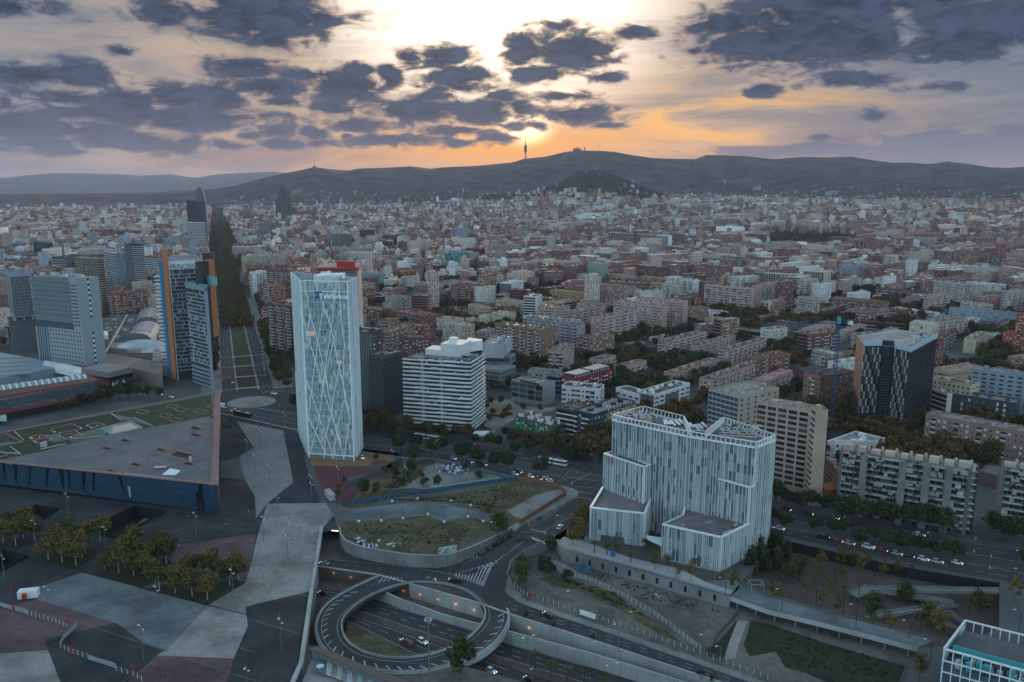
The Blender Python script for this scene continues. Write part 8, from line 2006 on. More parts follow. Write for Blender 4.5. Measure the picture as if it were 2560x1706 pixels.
 town('town_houses',X,Y,Z,LX,LY,H,ANG,colW,colR,None)
 return
gen_town()
# vegetation
def leaf_mat(name,c1,c2,c3):
 m=BD.materials.new(name);m.use_nodes=1;N=m.node_tree.nodes;L=m.node_tree.links;b=N['Principled BSDF'];b.inputs['Roughness'].default_value=.7;b.inputs['Specular IOR Level'].default_value=.15
 oi=N.new('ShaderNodeObjectInfo');g=N.new('ShaderNodeNewGeometry');nz=N.new('ShaderNodeTexNoise');nz.inputs['Scale'].default_value=.35;nz.inputs['Detail'].default_value=4;L.new(g.outputs['Position'],nz.inputs['Vector'])
 ad=N.new('ShaderNodeMath');ad.operation='MULTIPLY_ADD';L.new(oi.outputs['Random'],ad.inputs[0]);ad.inputs[1].default_value=.5;L.new(nz.outputs['Fac'],ad.inputs[2])
 r=N.new('ShaderNodeValToRGB');r.color_ramp.elements[0].position=.4;r.color_ramp.elements[0].color=(*c1,1);r.color_ramp.elements[1].position=1.0;r.color_ramp.elements[1].color=(*c3,1);e=r.color_ramp.elements.new(.7);e.color=(*c2,1)
 L.new(ad.outputs[0],r.inputs[0]);L.new(r.outputs[0],b.inputs['Base Color']);return m
LM=dict(dark=leaf_mat('dark_leaves',(.018,.030,.012),(.034,.048,.018),(.058,.064,.024)),olive=leaf_mat('olive_leaves',(.050,.054,.018),(.092,.082,.026),(.13,.095,.030)),autumn=leaf_mat('autumn_leaves',(.045,.040,.018),(.082,.060,.024),(.12,.078,.03)),fresh=leaf_mat('fresh_leaves',(.026,.042,.014),(.048,.062,.02),(.07,.075,.026)))
m_bark=mat('bark',(.075,.06,.048),.9,.25,1.5);m_barkw=mat('pale_bark',(.30,.29,.26),.85,.2,1.5)
def crown_mesh(name,m,rx,rz,nb,nl,ls,seed,sparse=1.0,shape='round'):
 r=np.random.default_rng(seed);cs=[]
 for i in rg(nb):
  a=r.random()*6.283;q=r.random()**.6;z=r.uniform(-.75,.9);k=mt.sqrt(max(.05,1-z*z))*.62*q
  if shape=='cone':k=(1-(z+1)/2)*.75*q+.05
  cs.append((mt.cos(a)*k*rx,mt.sin(a)*k*rx,z*rz*.72,r.uniform(.30,.48)))
 cs=np.array(cs);pick=r.integers(0,nb,nl);c=cs[pick];d=r.normal(size=(nl,3));d/=np.linalg.norm(d,axis=1)[:,None];rad=(r.random(nl)**.35)*c[:,3]
 pos=c[:,:3]+d*rad[:,None]*np.array([rx,rx,rz]);up_=r.normal(size=(nl,3))+d*1.2;up_/=np.linalg.norm(up_,axis=1)[:,None]
 t=np.cross(up_,r.normal(size=(nl,3)));t/=np.linalg.norm(t,axis=1)[:,None];s=np.cross(up_,t);l=ls*r.uniform(.6,1.3,nl)[:,None]
 v=np.stack([pos-t*l-s*l*.7,pos+t*l*.8-s*l,pos+t*l+s*l*.8,pos-t*l*.7+s*l],1).reshape(-1,3)
 me=BD.meshes.new(name);n=nl;f=np.arange(n*4,dtype=np.int32);me.vertices.add(n*4);me.vertices.foreach_set('co',v.ravel());me.loops.add(n*4);me.loops.foreach_set('vertex_index',f);me.polygons.add(n);me.polygons.foreach_set('loop_start',f[::4]);me.polygons.foreach_set('loop_total',np.full(n,4,np.int32));me.update();me.materials.append(m);return me
def trunk_mesh(name,m,h,r,rx,seed):
 b=MB();q=Rn(seed);b.tube([(0,0,-.3),(q.u(-.1,.1),q.u(-.1,.1),h*.5),(q.u(-.2,.2),q.u(-.2,.2),h)],r,6,r1=r*.6)
 for i in rg(4):
  a=i*1.6+q.random();b.tube([(0,0,h*.85),(mt.cos(a)*rx*.3,mt.sin(a)*rx*.3,h*1.12),(mt.cos(a)*rx*.62,mt.sin(a)*rx*.62,h*1.3)],r*.45,4,r1=r*.15,cap=0)
 o=b.bd(name,m);me=o.data;BD.objects.remove(o);return me
TK={}
for kind,lm,bm_,rx,rz,h,r_,nb,nl,ls,shape,nv in(('avenue',LM['dark'],m_bark,4.2,2.9,3.6,.2,16,1500,.24,'round',3),('plane',LM['autumn'],m_bark,5.0,4.2,4.5,.28,20,1500,.30,'round',3),('grove',LM['olive'],m_barkw,3.3,2.7,2.6,.14,15,1900,.20,'round',4),('sapling',LM['olive'],m_bark,1.7,1.9,2.2,.07,7,260,.16,'round',3),('bushy',LM['fresh'],m_bark,4.0,4.2,2.0,.25,18,1500,.25,'round',2),('cypress',LM['dark'],m_bark,1.5,5.0,.6,.2,10,700,.2,'cone',1),('conifer',LM['dark'],m_bark,3.4,5.0,1.2,.25,16,1300,.26,'cone',2),('shrub',LM['dark'],m_bark,1.3,.9,.3,.08,6,220,.15,'round',3),('estate',LM['dark'],m_bark,5.2,4.4,4.0,.3,16,520,.55,'round',3),('estate_brown',LM['autumn'],m_bark,5.0,4.2,4.2,.3,16,520,.55,'round',3)):
 TK[kind]=[(crown_mesh('crown',lm,rx,rz,nb,nl,ls,10+i+len(kind)*7,shape=shape),trunk_mesh('trunk',bm_,h,r_,rx,i),h,rz)for i in rg(nv)]
trnd=Rn(99);TS=dict(grove=1.62,sapling=1.5,shrub=1.25,conifer=1.2,cypress=1.2,bushy=1.25)
def tree(kind,p,lb,gp=None,s=1.0,cat='tree',z=None,name=None):
 cm,tm,h,rz=trnd.choice(TK[kind]);rO=eM(name or{'avenue':'avenue_tree','plane':'plane_tree','grove':'grove_tree','sapling':'young_tree','bushy':'round_tree','cypress':'cypress','conifer':'conifer','shrub':'shrub'}.get(kind,'tree'),(p.x,p.y,p.z if z is None else z),trnd.u(0,6.28),lb,cat,gp)
 k=s*trnd.u(.9,1.12)*TS.get(kind,1.3);rO.scale=(k,k,k*trnd.u(.92,1.08));inst('trunk',tm,rO);inst('crown',cm,rO,(0,0,h+rz*.72));return rO
ORD=['leftmost','second','third','fourth','fifth','sixth','seventh','eighth','ninth','tenth','eleventh','twelfth','thirteenth','fourteenth','fifteenth','sixteenth','seventeenth','eighteenth','nineteenth','twentieth']
def nth(i):return 'leftmost' if i==0 else ORD[i]+' from left' if i<20 else '%d places right in the row,'%(i+1)
def row(kind,c,pts,txt,gp,s=1,z=0,cat='tree',f=None):
 for i,q in en(sorted(pts)):
  p=f(c,*q)if f else P(c,q[0],q[1],z);tree(kind,p,'%s %s'%(nth(i),txt),gp,s if not isinstance(s,(list,tuple))else s[i%len(s)],cat)
row('grove','i',[(28,490),(122,512),(180,455),(265,470),(55,430),(210,400)],'tree of the grove at the left edge','plaza grove trees',1.05)
row('grove','i',[(378,622),(485,640),(590,664),(635,602),(440,560),(560,560),(520,500),(660,520)],'tree of the big grove left of the mast','plaza grove trees',1.1)
row('grove','i',[(812,702)],'lone tree in the gap between groves','plaza grove trees',.75)
row('grove','i',[(923,722),(1035,742),(1145,768),(980,640),(1080,650),(1200,650),(1290,650),(1040,560),(1240,600),(780,480)],'tree of the middle grove','plaza grove trees',1.1)
row('grove','i',[(1236,858),(1358,880),(1490,905),(1608,932),(1780,820),(1440,790),(1560,770),(1660,760),(1850,775)],'tree of the right grove','plaza grove trees',1.0)
row('avenue','y3',[(420,255),(560,238),(700,300),(810,285),(960,340),(1080,395),(1245,410),(1330,425)],'dark avenue tree between tower and crossing','avenue trees',1.1)
row('avenue','y3',[(1640,470)],'dark tree standing alone over parked cars by the crossing','avenue trees',1.3)
row('avenue','y3',[(150,60),(250,60),(345,70),(600,90),(760,130),(820,150),(1060,190),(1190,230),(1260,225),(1380,180),(1480,150),(1540,260),(1620,230),(1420,280),(1700,270),(1800,250),(1880,330),(1330,140),(1700,190),(1850,310)],'dark tree on the far side of the avenue','avenue trees',.85)
row('plane','y3',[(2000,300),(2090,330),(2160,260),(2050,200),(2180,350),(2220,200)],'brownish tree between the green block and finned building','brownish trees',1.1)
row('avenue','l',[(60,180),(150,215),(260,250),(330,235)],'dark tree at the foot of the big tan tower','avenue trees',1.0)
row('avenue','l',[(40,370),(145,415),(360,440),(480,460),(600,470),(700,535),(820,505),(920,545),(1010,560),(1080,575),(1180,590),(1290,610),(1380,625),(1440,640)],'round tree of the avenue median','avenue median trees',.85)
row('avenue','l',[(470,295),(560,320),(660,335),(760,350),(860,360),(950,375),(1050,390),(1150,395),(1250,410),(1350,425)],'dark tree before the planted terraces','avenue trees',1.2)
row('avenue','l',[(1720,470),(1820,480),(1900,500),(1980,520)],'dark tree before the second terrace block','avenue trees',1.25)
tree('avenue',P('l',1990,720),'dark tree at the right edge beside the crosswalk','avenue trees')
row('conifer','k',[(1840,740),(1900,640),(1960,560),(1940,700)],'tall dark tree right of the finned building','dark trees by the finned building',1.2,z=-5)
row('conifer','l',[(20,600),(80,560),(70,700),(140,640)],'dark tree at the shaded left end of the sunken park','dark trees by the finned building',1.0,z=-5)
row('bushy','l',[(175,800),(225,740),(260,700)],'yellow-green tree in the sunken park','park trees',.75,z=-5)
row('sapling','l',[(60,985),(130,780),(300,905),(375,800),(420,990),(475,880),(590,930),(600,800),(700,780),(880,770),(1010,760),(1110,760),(540,1050),(940,1200),(800,1170),(400,700),(560,700),(650,690),(770,700)],'thin young tree in or beside the sunken park','park saplings',[1.3,1.0,.9,1.2],z=-5)
row('bushy','l',[(800,1070),(1060,960),(1640,1030)],'dense round tree among the ramps of the sunken park','park trees',[.95,.8,1.0],z=-5)
row('olive' if 0 else 'sapling','l',[(1180,1180),(1245,1200),(1330,1290),(1900,960),(1170,1568)],'small tree by the corner office','park saplings',1.6)
row('sapling','k',[(470,510),(725,570),(825,608),(915,640),(1100,700),(1205,715),(1290,760),(1390,790),(1610,830),(1720,880)],'small tree on the promenade','promenade trees',[1.0,.8,1.0,.9,1.3])
row('grove','k',[(500,520),(560,380)],'taller thin tree at the left of the finned building','promenade trees',1.1)
row('bushy','k',[(90,740),(60,830),(300,550)],'big green bushy tree at the street bend','bushes at the street bend',[1.15,1.0,.7],z=-5)
row('shrub','k',[(420,780),(300,720),(240,690)],'round shrub on the slope by the stairs','slope shrubs',[3.0,2.6,2.4],z=-5)
row('shrub','k',[(110,1062),(320,1140),(620,1235),(1460,1535),(1550,1555)],'small dry shrub on the kerb above the motorway','kerb shrubs',1.0,z=-5)
tree('bushy',P('j',1590,1500,-5),'dark leafy tree in front of the roundabout, bottom centre',None,1.15)
tree('bushy',P('y1',1560,680),'green tree at the right tip of the weedy lot',None,1.15)
tree('shrub',P('y1',1490,470),'small green bush in the weedy lot near the sand pit',None,2.2)
row('bushy','y1',[(540,330),(440,330),(1060,265),(840,140),(870,60),(800,200)],'dark bush in the lot beside the stairs','lot bushes',[.85,.7,.75,.9,1.0,.6])
row('shrub','y1',[(600,150),(700,130),(760,260),(940,260),(1280,120),(1400,120),(700,180),(920,180),(1410,190)],'low shrub on the rubble lot','lot shrubs',[2.0,2.4])
row('avenue','r',[(1560,900),(1420,520)],'tree left of the glass tower','trees by the small roundabout',[.9,1.1])
tree('shrub',P('f',1075,1365),'dry shrub cluster on the ochre yard right of the glass tower',None,2.2);tree('shrub',P('y1',270,215),'reddish shrub in the red court',None,1.6);tree('sapling',P('y1',220,400),'tall thin bush beside the small metal kiosk',None,1.4)
row('grove','o',[(1185,1020),(1320,1010),(1125,1100),(1425,1110),(1215,1160),(1390,1170),(1080,1200),(1175,1240),(1340,1220),(1610,1100),(1830,1100)],'small tree in the garden square','square trees',.62)
row('avenue','t',[(580,1490),(680,1460),(760,1440),(850,1420),(940,1390),(1030,1370),(1110,1350),(1200,1330),(1290,1330),(1390,1340),(1480,1350),(820,1360),(980,1320),(1130,1290),(1240,1280)],'tree of the dark clump between convention centre and museum','trees behind the museum',1.0)
row('avenue','t',[(1290,1150),(1380,1160),(1450,1160),(1540,1190)],'small tree in front of the shopping centre','street trees',.6)
def palm_meshes(seed):
 q=Rn(seed);b=MB()
 for i in rg(34):
  a=q.random()*6.28;e=q.uniform(-.5,1.2);L=q.uniform(1.6,2.2);pts=[]
  for k in rg(5):
   t=k/4;rr=L*t*mt.cos(e*(1-.5*t));pts.append(Vec((mt.cos(a)*rr,mt.sin(a)*rr,mt.sin(e)*L*t*.8-1.0*t*t)))
  w=Vec((-mt.sin(a),mt.cos(a),0))
  for k in rg(4):
   wk=.20*(1-abs(k-1.3)/3.2);wn=.20*(1-abs(k+1-1.3)/3.2);b.add([pts[k]-w*wk+Vec((0,0,-.12)),pts[k],pts[k+1],pts[k+1]-w*wn+Vec((0,0,-.12))],[(0,1,2,3)]);b.add([pts[k],pts[k]+w*wk+Vec((0,0,-.12)),pts[k+1]+w*wn+Vec((0,0,-.12)),pts[k+1]],[(0,1,2,3)])
 o=b.bd('frond_crown',LM['fresh']);me=o.data;BD.objects.remove(o);t=MB();t.tube([(0,0,-.2),(.05,0,2),(0,.05,4.6)],.26,8,r1=.2);t.tube([(0,0,4.3),(0,0,4.9)],.34,8);o=t.bd('trunk',m_bark);tm=o.data;BD.objects.remove(o);return me,tm
PM=[palm_meshes(i)for i in rg(3)]
def palm(p,lb,s=1):
 a,b=trnd.choice(PM);r=eM('palm_tree',p,trnd.u(0,6),lb,'palm','palm trees');r.scale=(s,)*3;inst('trunk',b,r);inst('frond_crown',a,r,(0,0,4.9))
for i,(x,y)in en([(638,565),(740,575),(1030,545),(1110,640),(1415,700)]):palm(P('k',x,y),'%s palm in front of the finned building'%nth(i),1.0)
for i,(x,y)in en([(180,1455),(305,1530),(430,1575),(560,1600),(700,1660)]):palm(P('k',x,y,-10.7),'%s palm in the motorway median'%nth(i),1.25)
palm(P('r',1340,440),'tall palm left of the glass tower by the small roundabout',1.7);palm(P('A8',735,740),'palm beside the sports courts',1.6)
def gn_trees(name,kinds,pts):
 """pts rows x,y,z,scale,rot,index"""
 a=np.array(pts);me=BD.meshes.new(name);me.vertices.add(len(a));me.vertices.foreach_set('co',a[:,:3].ravel())
 for nm,k in(('sc',3),('rt',4)):t=me.attributes.new(nm,'FLOAT','POINT');t.data.foreach_set('value',a[:,k])
 t=me.attributes.new('ix','INT','POINT');t.data.foreach_set('value',a[:,5].astype(np.int32));me.update()
 o=BD.objects.new(name,me);COL.objects.link(o);o['kind']='stuff';ng=BD.node_groups.new(name,'GeometryNodeTree');ng.interface.new_socket('Geometry',in_out='INPUT',socket_type='NodeSocketGeometry');ng.interface.new_socket('Geometry',in_out='OUTPUT',socket_type='NodeSocketGeometry');N=ng.nodes;L=ng.links
 gi=N.new('NodeGroupInput');go=N.new('NodeGroupOutput');ip=N.new('GeometryNodeInstanceOnPoints');L.new(gi.outputs[0],ip.inputs['Points']);gj=N.new('GeometryNodeGeometryToInstance')
 for ob in kinds[::-1]:oi=N.new('GeometryNodeObjectInfo');oi.transform_space='ORIGINAL';oi.inputs['Object'].default_value=ob;oi.inputs['As Instance'].default_value=0;g2=N.new('GeometryNodeGeometryToInstance');L.new(oi.outputs['Geometry'],g2.inputs[0])
 jn=N.new('GeometryNodeJoinGeometry')
 for n in[x for x in N if x.bl_idname=='GeometryNodeGeometryToInstance' and x!=gj]:L.new(n.outputs[0],jn.inputs[0])
 N.remove(gj);L.new(jn.outputs[0],ip.inputs['Instance']);ip.inputs['Pick Instance'].default_value=1
 def at(nm,ty):
  n=N.new('GeometryNodeInputNamedAttribute');n.data_type=ty;n.inputs[0].default_value=nm;return n.outputs[0]
 L.new(at('ix','INT'),ip.inputs['Instance Index']);L.new(at('sc','FLOAT'),ip.inputs['Scale']);cx=N.new('ShaderNodeCombineXYZ');L.new(at('rt','FLOAT'),cx.inputs[2])
 e=N.new('FunctionNodeEulerToRotation');L.new(cx.outputs[0],e.inputs[0]);L.new(e.outputs[0],ip.inputs['Rotation']);L.new(ip.outputs[0],go.inputs[0]);md=o.modifiers.new('scatter','NODES');md.node_group=ng;return o
protos=[]
for kd in('estate','estate_brown','plane'):
 for(cm,tm,h,rz)in TK[kd][:2]:
  b=MB();o=b.bd;me=cm.copy();me.transform(Matrix.Translation((0,0,h+rz*.6)));ob=BD.objects.new('crown',me);protos.append(ob)
T=[];q=Rn(31);occ={}
def try_tree(x,y,s,pad=1,sp=5):
 if taken(x,y)or(pad and(taken(x+5,y)or taken(x-5,y)or taken(x,y-6))):return 0
 k=(int(x//sp),int(y//sp))
 if k in occ:return 0
 occ[k]=1;return 1
for i in rg(42000):
 y=q.uniform(430,1500)**1.0;a=q.uniform(-.62,.62);x=y*mt.tan(a);px,py=project((x,y,0))
 if keep_clear(x,y)or on_avenue(x,y,44):continue
 d_=vnoise(x/60+9,y/60+3,2)
 right=x>-120
 dens=(.95 if right and y<1150 else.8 if right else.36)
 if x<-250 and y<720:dens=.12
 if d_<.30 and not(right and y<1000):continue
 if q.random()>dens:continue
 if not try_tree(x,y,1,sp=8.0):continue
 T.append((x,y,gz(x,y),q.u(.8,1.4),q.u(0,6.28),(q.choice((0,1,0,1,2,3))if vnoise(x/80,y/80,7)<.62 else q.choice((2,3,4,5)))))
for u_ in np.arange(20,3000,8.5):
 lanes=(-26,-33,26,33)if u_<330 else(-34,-15,-9,-3,3,9,15,34)
 for v in lanes:
  if q.random()<.07:continue
  p=dg(u_+q.uniform(-2,2),v+q.uniform(-1.2,1.2))
  if taken(p.x,p.y):continue
  T.append((p.x,p.y,gz(p.x,p.y),q.u(.8,1.15)*(1 if u_<1600 else 1.2),q.u(0,6),q.choice((2,3,4,5,2,0)if u_>250 else(0,1,2))))
xx=rng.uniform(-4200,4200,60000);yy=rng.uniform(1100,6400,60000);nn_=fbm(xx/420+40,yy/420+7,4,3)/.94;rr_2=np.hypot(xx,yy);aa=np.arctan2(xx,yy)
hill=np.zeros(60000,bool)
for(cx,r0,zt,wa,wr)in HILLETS:hill|=np.exp(-((aa-cx)/wa)**2-((rr_2-r0)/wr)**2)>.36
bxm=((xx/113)%1<.17)|((yy/113)%1<.17)
k=(np.abs(aa)<.64)&((nn_>.735)|(hill)|(bxm&(rng.random(60000)<.30))|(rng.random(60000)<.05))
for x,y in zip(xx[k],yy[k]):
 if y<2300 and(taken(x,y)or on_avenue(x,y,44)):continue
 T.append((x,y,gz(x,y),q.u(.7,1.25),q.u(0,6),q.choice((0,1,2,0,1))))
T.sort(key=lambda t:t[1]);near=T[:110]
import bisect
lab={}
for t in near:
 x,y=t[0],t[1];c='big dark tree' if t[5]<2 else 'brownish tree';a=mt.atan2(x,y);best=min(nearl,key=lambda w:((w[0]-a)*1400)**2+((w[1]-y)*.6)**2)
 s_='left of' if a<best[0]-.01 else 'right of';w='%s before and %s %s'%(c,s_,best[2]);lab[w]=lab.get(w,0)+1
 kd='estate' if t[5]<2 else 'estate_brown';n_=min(19,lab[w]-1);tree('bushy' if kd=='estate' else 'plane',Vec(t[:3]),'%s, %s'%(w,(['nearest']+ORD[1:])[n_]),'estate trees' if n_>=10 else 'estate trees',t[3])
gn_trees('tree_mass',protos,T[110:])
sp=[BD.objects.new('tuft',TK['shrub'][i][0])for i in rg(3)];G=[]
for(c,z,qs,n)in(('y1',0,((300,640),(480,560),(1350,600),(1200,780)),170),('y1',0,((560,380),(1100,330),(1650,440),(900,360)),150),('y1',0,((1200,340),(1700,240),(1750,360),(1400,440)),120),('y1',0,((420,350),(760,130),(960,120),(800,250)),110),('k',-5,((330,745),(800,880),(1110,1100),(560,850)),150),('k',-5,((560,700),(1250,900),(1680,1040),(1000,920)),90),('l',-5,((0,1130),(900,1400),(1000,1550),(250,1450)),160)):
 for i in rg(n):a,b=q.random(),q.random();e=[P(c,x,y,z)for x,y in qs];p=e[0].lerp(e[1],a).lerp(e[3].lerp(e[2],a),b);G.append((p.x,p.y,z+.05,q.u(.15,.7),a*6,i%3))
gn_trees('weeds',sp,G);print('trees',len(T))
# vehicles, people, lamps and other small things
m_carp=mat('car_paint',rough=.3,var=.03,objcol=1,spec=.6);m_tyre=mat('tyre',(.02,.02,.02),.8);m_head=mat('headlight',(.8,.8,.75),.3,.05,1,emit=(1,.95,.85),estr=4);m_tail=mat('tail_light',(.5,.02,.02),.3,.05,1,emit=(1,.06,.03),estr=.7);m_red=mat('red_plastic',(.35,.03,.02),.6);m_blu=mat('blue_plastic',(.02,.12,.30),.6);m_yel=mat('yellow_plastic',(.55,.33,.02),.6);m_skin=mat('skin',(.35,.2,.14),.7)
def loft(secs,mb,mi=0):
 """cross sections (x, half width, z low, z high, half width top) along x"""
 vs=[]
 for x,w,z0,z1,wt in secs:vs+=[(x,-w,z0),(x,w,z0),(x,w,(z0+z1)/2),(x,wt,z1),(x,-wt,z1),(x,-w,(z0+z1)/2)]
 fs=[]
 for i in rg(len(secs)-1):
  for k in rg(6):a=i*6+k;b=i*6+(k+1)%6;fs.append((a,b,b+6,a+6))
 fs+=[tuple(rg(6))[::-1],tuple((len(secs)-1)*6+k for k in rg(6))];mb.add(vs,fs,mi)
def car_proto(kind):
 r=eM('parked_car',(0,0,-500));b=MB();L={'van':2.6,'suv':2.2}.get(kind,2.05);h={'van':1.35,'suv':1.0}.get(kind,.88);w=.9
 loft([(-L,.78,.35,.8,.7),(-L+.15,w,.22,h,.82),(-L*.5,w,.2,h+.05,.84),(L*.35,w,.2,h,.84),(L-.25,w*.96,.22,h-.15,.8),(L,.75,.35,h-.3,.65)],b);o=b.bd('body',m_carp,r);o['tint']=1;kid(r,o)
 t=h+{'van':.65,'suv':.66}.get(kind,.55);a,c=(-L+.08,L*.42)if kind!='sedan' else(-L*.72,L*.38)
 b=MB();loft([(a,.80,h-.05,h+.08,.76),(a+.28,.80,h-.05,t-.06,.64),(a+.6,.80,h-.05,t,.66),(c-.75,.80,h-.05,t-.02,.66),(c,.80,h-.05,h+.05,.78)],b);kid(r,b.bd('window_glass',mG,r))
 b=MB();b.box(((a+c)/2-.1,0,t-.04),(c-a-1.25,1.26,.05));o=b.bd('roof',m_carp,r);o['tint']=1;kid(r,o)
 b=MB();b.tube([(0,-.12,0),(0,.12,0)],.32,12);w0=b.bd('wheel',m_tyre,r);kid(r,w0);w0.location=(-L*.62,-.82,.32)
 for x,y in((-L*.62,.82),(L*.62,-.82),(L*.62,.82)):kid(r,inst('wheel',w0.data,r,(x,y,.32)))
 for x,m,nm in((L-.02,m_head,'headlight'),(-L+.02,m_tail,'tail_light')):
  for y in(-.55,.55):b=MB();b.box((x,y,h-.38),(.08,.3,.16));kid(r,b.bd(nm,m,r))
 return r
CP={k:car_proto(k)for k in('hatch','suv','sedan','van')}
col=dict(white=(.6,.62,.64),silver=(.32,.34,.36),black=(.012,.012,.014),grey=(.09,.10,.11),red=(.16,.012,.015),blue=(.02,.05,.14),brown=(.12,.05,.03),taxi=(.02,.02,.02))
def car(c,x,y,x2,y2,kind,cl,lb,f=None,z=0,gp=None):
 p=f(c,x,y)if f else P(c,x,y,z);q=f(c,x2,y2)if f else P(c,x2,y2,z);d=q-p;r=cT(CP[kind],None,(p.x,p.y,p.z+.04),mt.atan2(d.y,d.x),1.08,lb+(' '+kind if kind in('van','suv')else ' car')if not lb.endswith('.')else lb[:-1],col[cl]);r['category']='van' if kind=='van' else 'car';r['group']=gp or 'cars on the streets';r.name='van' if kind=='van' else 'car';return r
for a in[('j',1350,785,1400,785,'suv','grey','dark grey suv driving on the roundabout beside the inner opening.',PR,0),('j',1545,790,1500,785,'van','black','black people carrier on the roundabout, right of the grey one.',PR,0),('j',530,655,480,645,'sedan','silver','silver sedan by the tunnel mouth under the plaza edge.',None,-5),('j',1165,1275,1120,1250,'van','brown','brown van inside the roundabout opening on the motorway.',None,-11),('j',1290,1262,1345,1290,'suv','white','white car with lit headlights on the motorway inside the roundabout.',None,-11),('j',520,885,470,870,'hatch','black','dark car on the shaded motorway left of the roundabout.',None,-11),('j',1822,1488,1880,1520,'hatch','white','white car on the motorway at the bottom right of the roundabout.',None,-11),('k',280,1055,220,1025,'suv','black','black car driving up the slip road beside the fenced lot.',None,-5),('k',135,1555,90,1530,'sedan','black','black and yellow taxi at the bottom edge of the motorway.',None,-11),('k',370,372,395,345,'hatch','white','white small car with open-looking roof on the sloping street.',None,0),('y3',1410,440,1460,460,'hatch','silver','silver car waiting left of the lone dark tree.',None,0),('y3',1445,420,1495,440,'hatch','black','black car with white roof beside the silver one.',None,0),('y3',1615,482,1665,500,'suv','grey','grey car under the right side of the lone dark tree.',None,0),('y3',1710,500,1660,480,'suv','white','white suv at the stop line of the crossing.',None,0),('y3',1680,475,1640,460,'hatch','silver','silver car behind the white one at the crossing.',None,0),('y3',1545,460,1590,480,'hatch','white','white car half hidden by the lone dark tree.',None,0),('y3',875,305,920,320,'hatch','silver','silver car with headlights on under the avenue trees.',None,0),('y3',1140,358,1180,372,'hatch','black','black car under the avenue trees left of the white wall end.',None,0),('y3',1020,335,1060,350,'hatch','grey','grey car partly hidden under the avenue trees.',None,0),('y3',1090,190,1050,180,'hatch','red','red-lit car on the far lane below the balcony tower.',None,0),('y3',90,298,110,330,'hatch','white','white car parked on the ochre yard.',None,0),('r',1045,600,990,590,'hatch','black','black taxi-like car with red lights at the small roundabout.',None,0),('r',1165,610,1220,615,'hatch','white','white car next to the dark one at the small roundabout.',None,0),('r',395,905,460,930,'sedan','grey','grey sedan behind the dark articulated bus.',None,0),('r',455,880,510,900,'hatch','black','black car beside the grey sedan near the dark bus.',None,0),('r',440,405,445,440,'hatch','black','dark car with white lights waiting left of the tram bed.',None,0),('r',1005,290,1000,240,'suv','silver','silver car parked along the avenue right lane.',None,0),('r',1030,370,1020,320,'hatch','black','black car parked behind the silver one on the avenue.',None,0),('A9',70,1022,75,990,'hatch','red','car with bright red tail lights going up the avenue.',None,0),('A9',128,1062,130,1030,'suv','red','larger car with red tail lights right of the other on the avenue.',None,0),('e',1458,685,1500,690,'hatch','black','black car on the street left of the museum tip.',None,0),('e',1558,708,1600,715,'hatch','white','white car near the black one left of the museum tip.',None,0),('l',145,235,190,250,'sedan','black','black car, leftmost on the far lane of the right avenue.',None,0),('l',315,268,360,280,'sedan','black','black car, second on the far lane of the right avenue.',None,0),('l',515,302,560,315,'hatch','grey','grey car, third on the far lane before the terraces.',None,0),('l',1080,418,1120,428,'sedan','black','black car beside the white one on the far avenue lane.',None,0),('l',1172,436,1215,446,'suv','white','white car on the far avenue lane before the terraces.',None,0)]:
 car(*a[:8],f=a[8],z=a[9])
for i,(x,y,k,cl)in en([(10,372,'hatch','silver'),(90,385,'hatch','white'),(430,450,'van','black'),(540,480,'hatch','red'),(632,500,'hatch','silver'),(775,530,'van','white'),(885,553,'sedan','red'),(998,578,'hatch','silver'),(1090,598,'hatch','black'),(1203,622,'suv','white'),(1312,642,'suv','silver'),(1465,650,'hatch','white')]):
 car('l',x,y,x+45,y+11,k,cl,'%s %s %s parked under the avenue median trees.'%(nth(i).replace(' from left',' from left,'),cl,'van' if k=='van' else 'car'),gp='cars parked under the median trees')
for i in rg(16):car('r',1010-i*3+(i>7)*-8,200-i*32+(i%3)*4,1008-i*3,150-i*32,('hatch','suv','sedan')[i%3],('grey','white','black','silver')[i%4],'%s car parked along the long avenue, counting from the near end.'%(['first']+ORD[1:])[i],gp='cars parked along the long avenue')
for o in CP.values():
 for c in list(o.children):BD.objects.remove(c)
 BD.objects.remove(o)
def bus(c,x,y,x2,y2,lb,low,z=0):
 p=P(c,x,y);q=P(c,x2,y2);d=(q-p);L=9.2;r=eM('articulated_bus',(p.x,p.y,.06),mt.atan2(d.y,d.x),lb,'bus')
 for x0,x1 in((0,8.6),(9.6,18.2)):
  b=MB();b.box(((x0+x1)/2,0,.35),(x1-x0,2.55,1.15));b.box(((x0+x1)/2,0,2.75),(x1-x0,2.55,.35));b.bd('body',low,r);b=MB();b.box(((x0+x1)/2,0,1.5),(x1-x0-.1,2.5,1.25));b.bd('window_glass',mG,r);b=MB();b.box(((x0+x1)/2,0,3.1),(4,1.6,.3));b.bd('roof_unit',mMe,r)
 b=MB();b.box((9.1,0,.5),(1.0,2.3,2.5));b.bd('bellows',mDk,r);b=MB();b.tube([(0,-1.25,.45),(0,1.25,.45)],.45,10);me=b.bd('wheel',m_tyre,r);me.location=(2,0,0)
 for x in(6.6,12.5,16):inst('wheel',me.data,r,(x,0,0))
 b=MB();b.box((18.22,-.8,.7),(.06,.4,.25));b.box((18.22,.8,.7),(.06,.4,.25));b.bd('tail_light',m_tail,r)
bus('r',475,975,815,1050,'dark articulated bus at the edge of the plaza by the small roundabout',mDk);bus('y3',545,118,755,150,'white and dark articulated bus with red tail lights below the balcony tower',mWh);bus('y3',1620,325,1880,372,'long white and black articulated bus at the crossing left of the finned building',mWh)
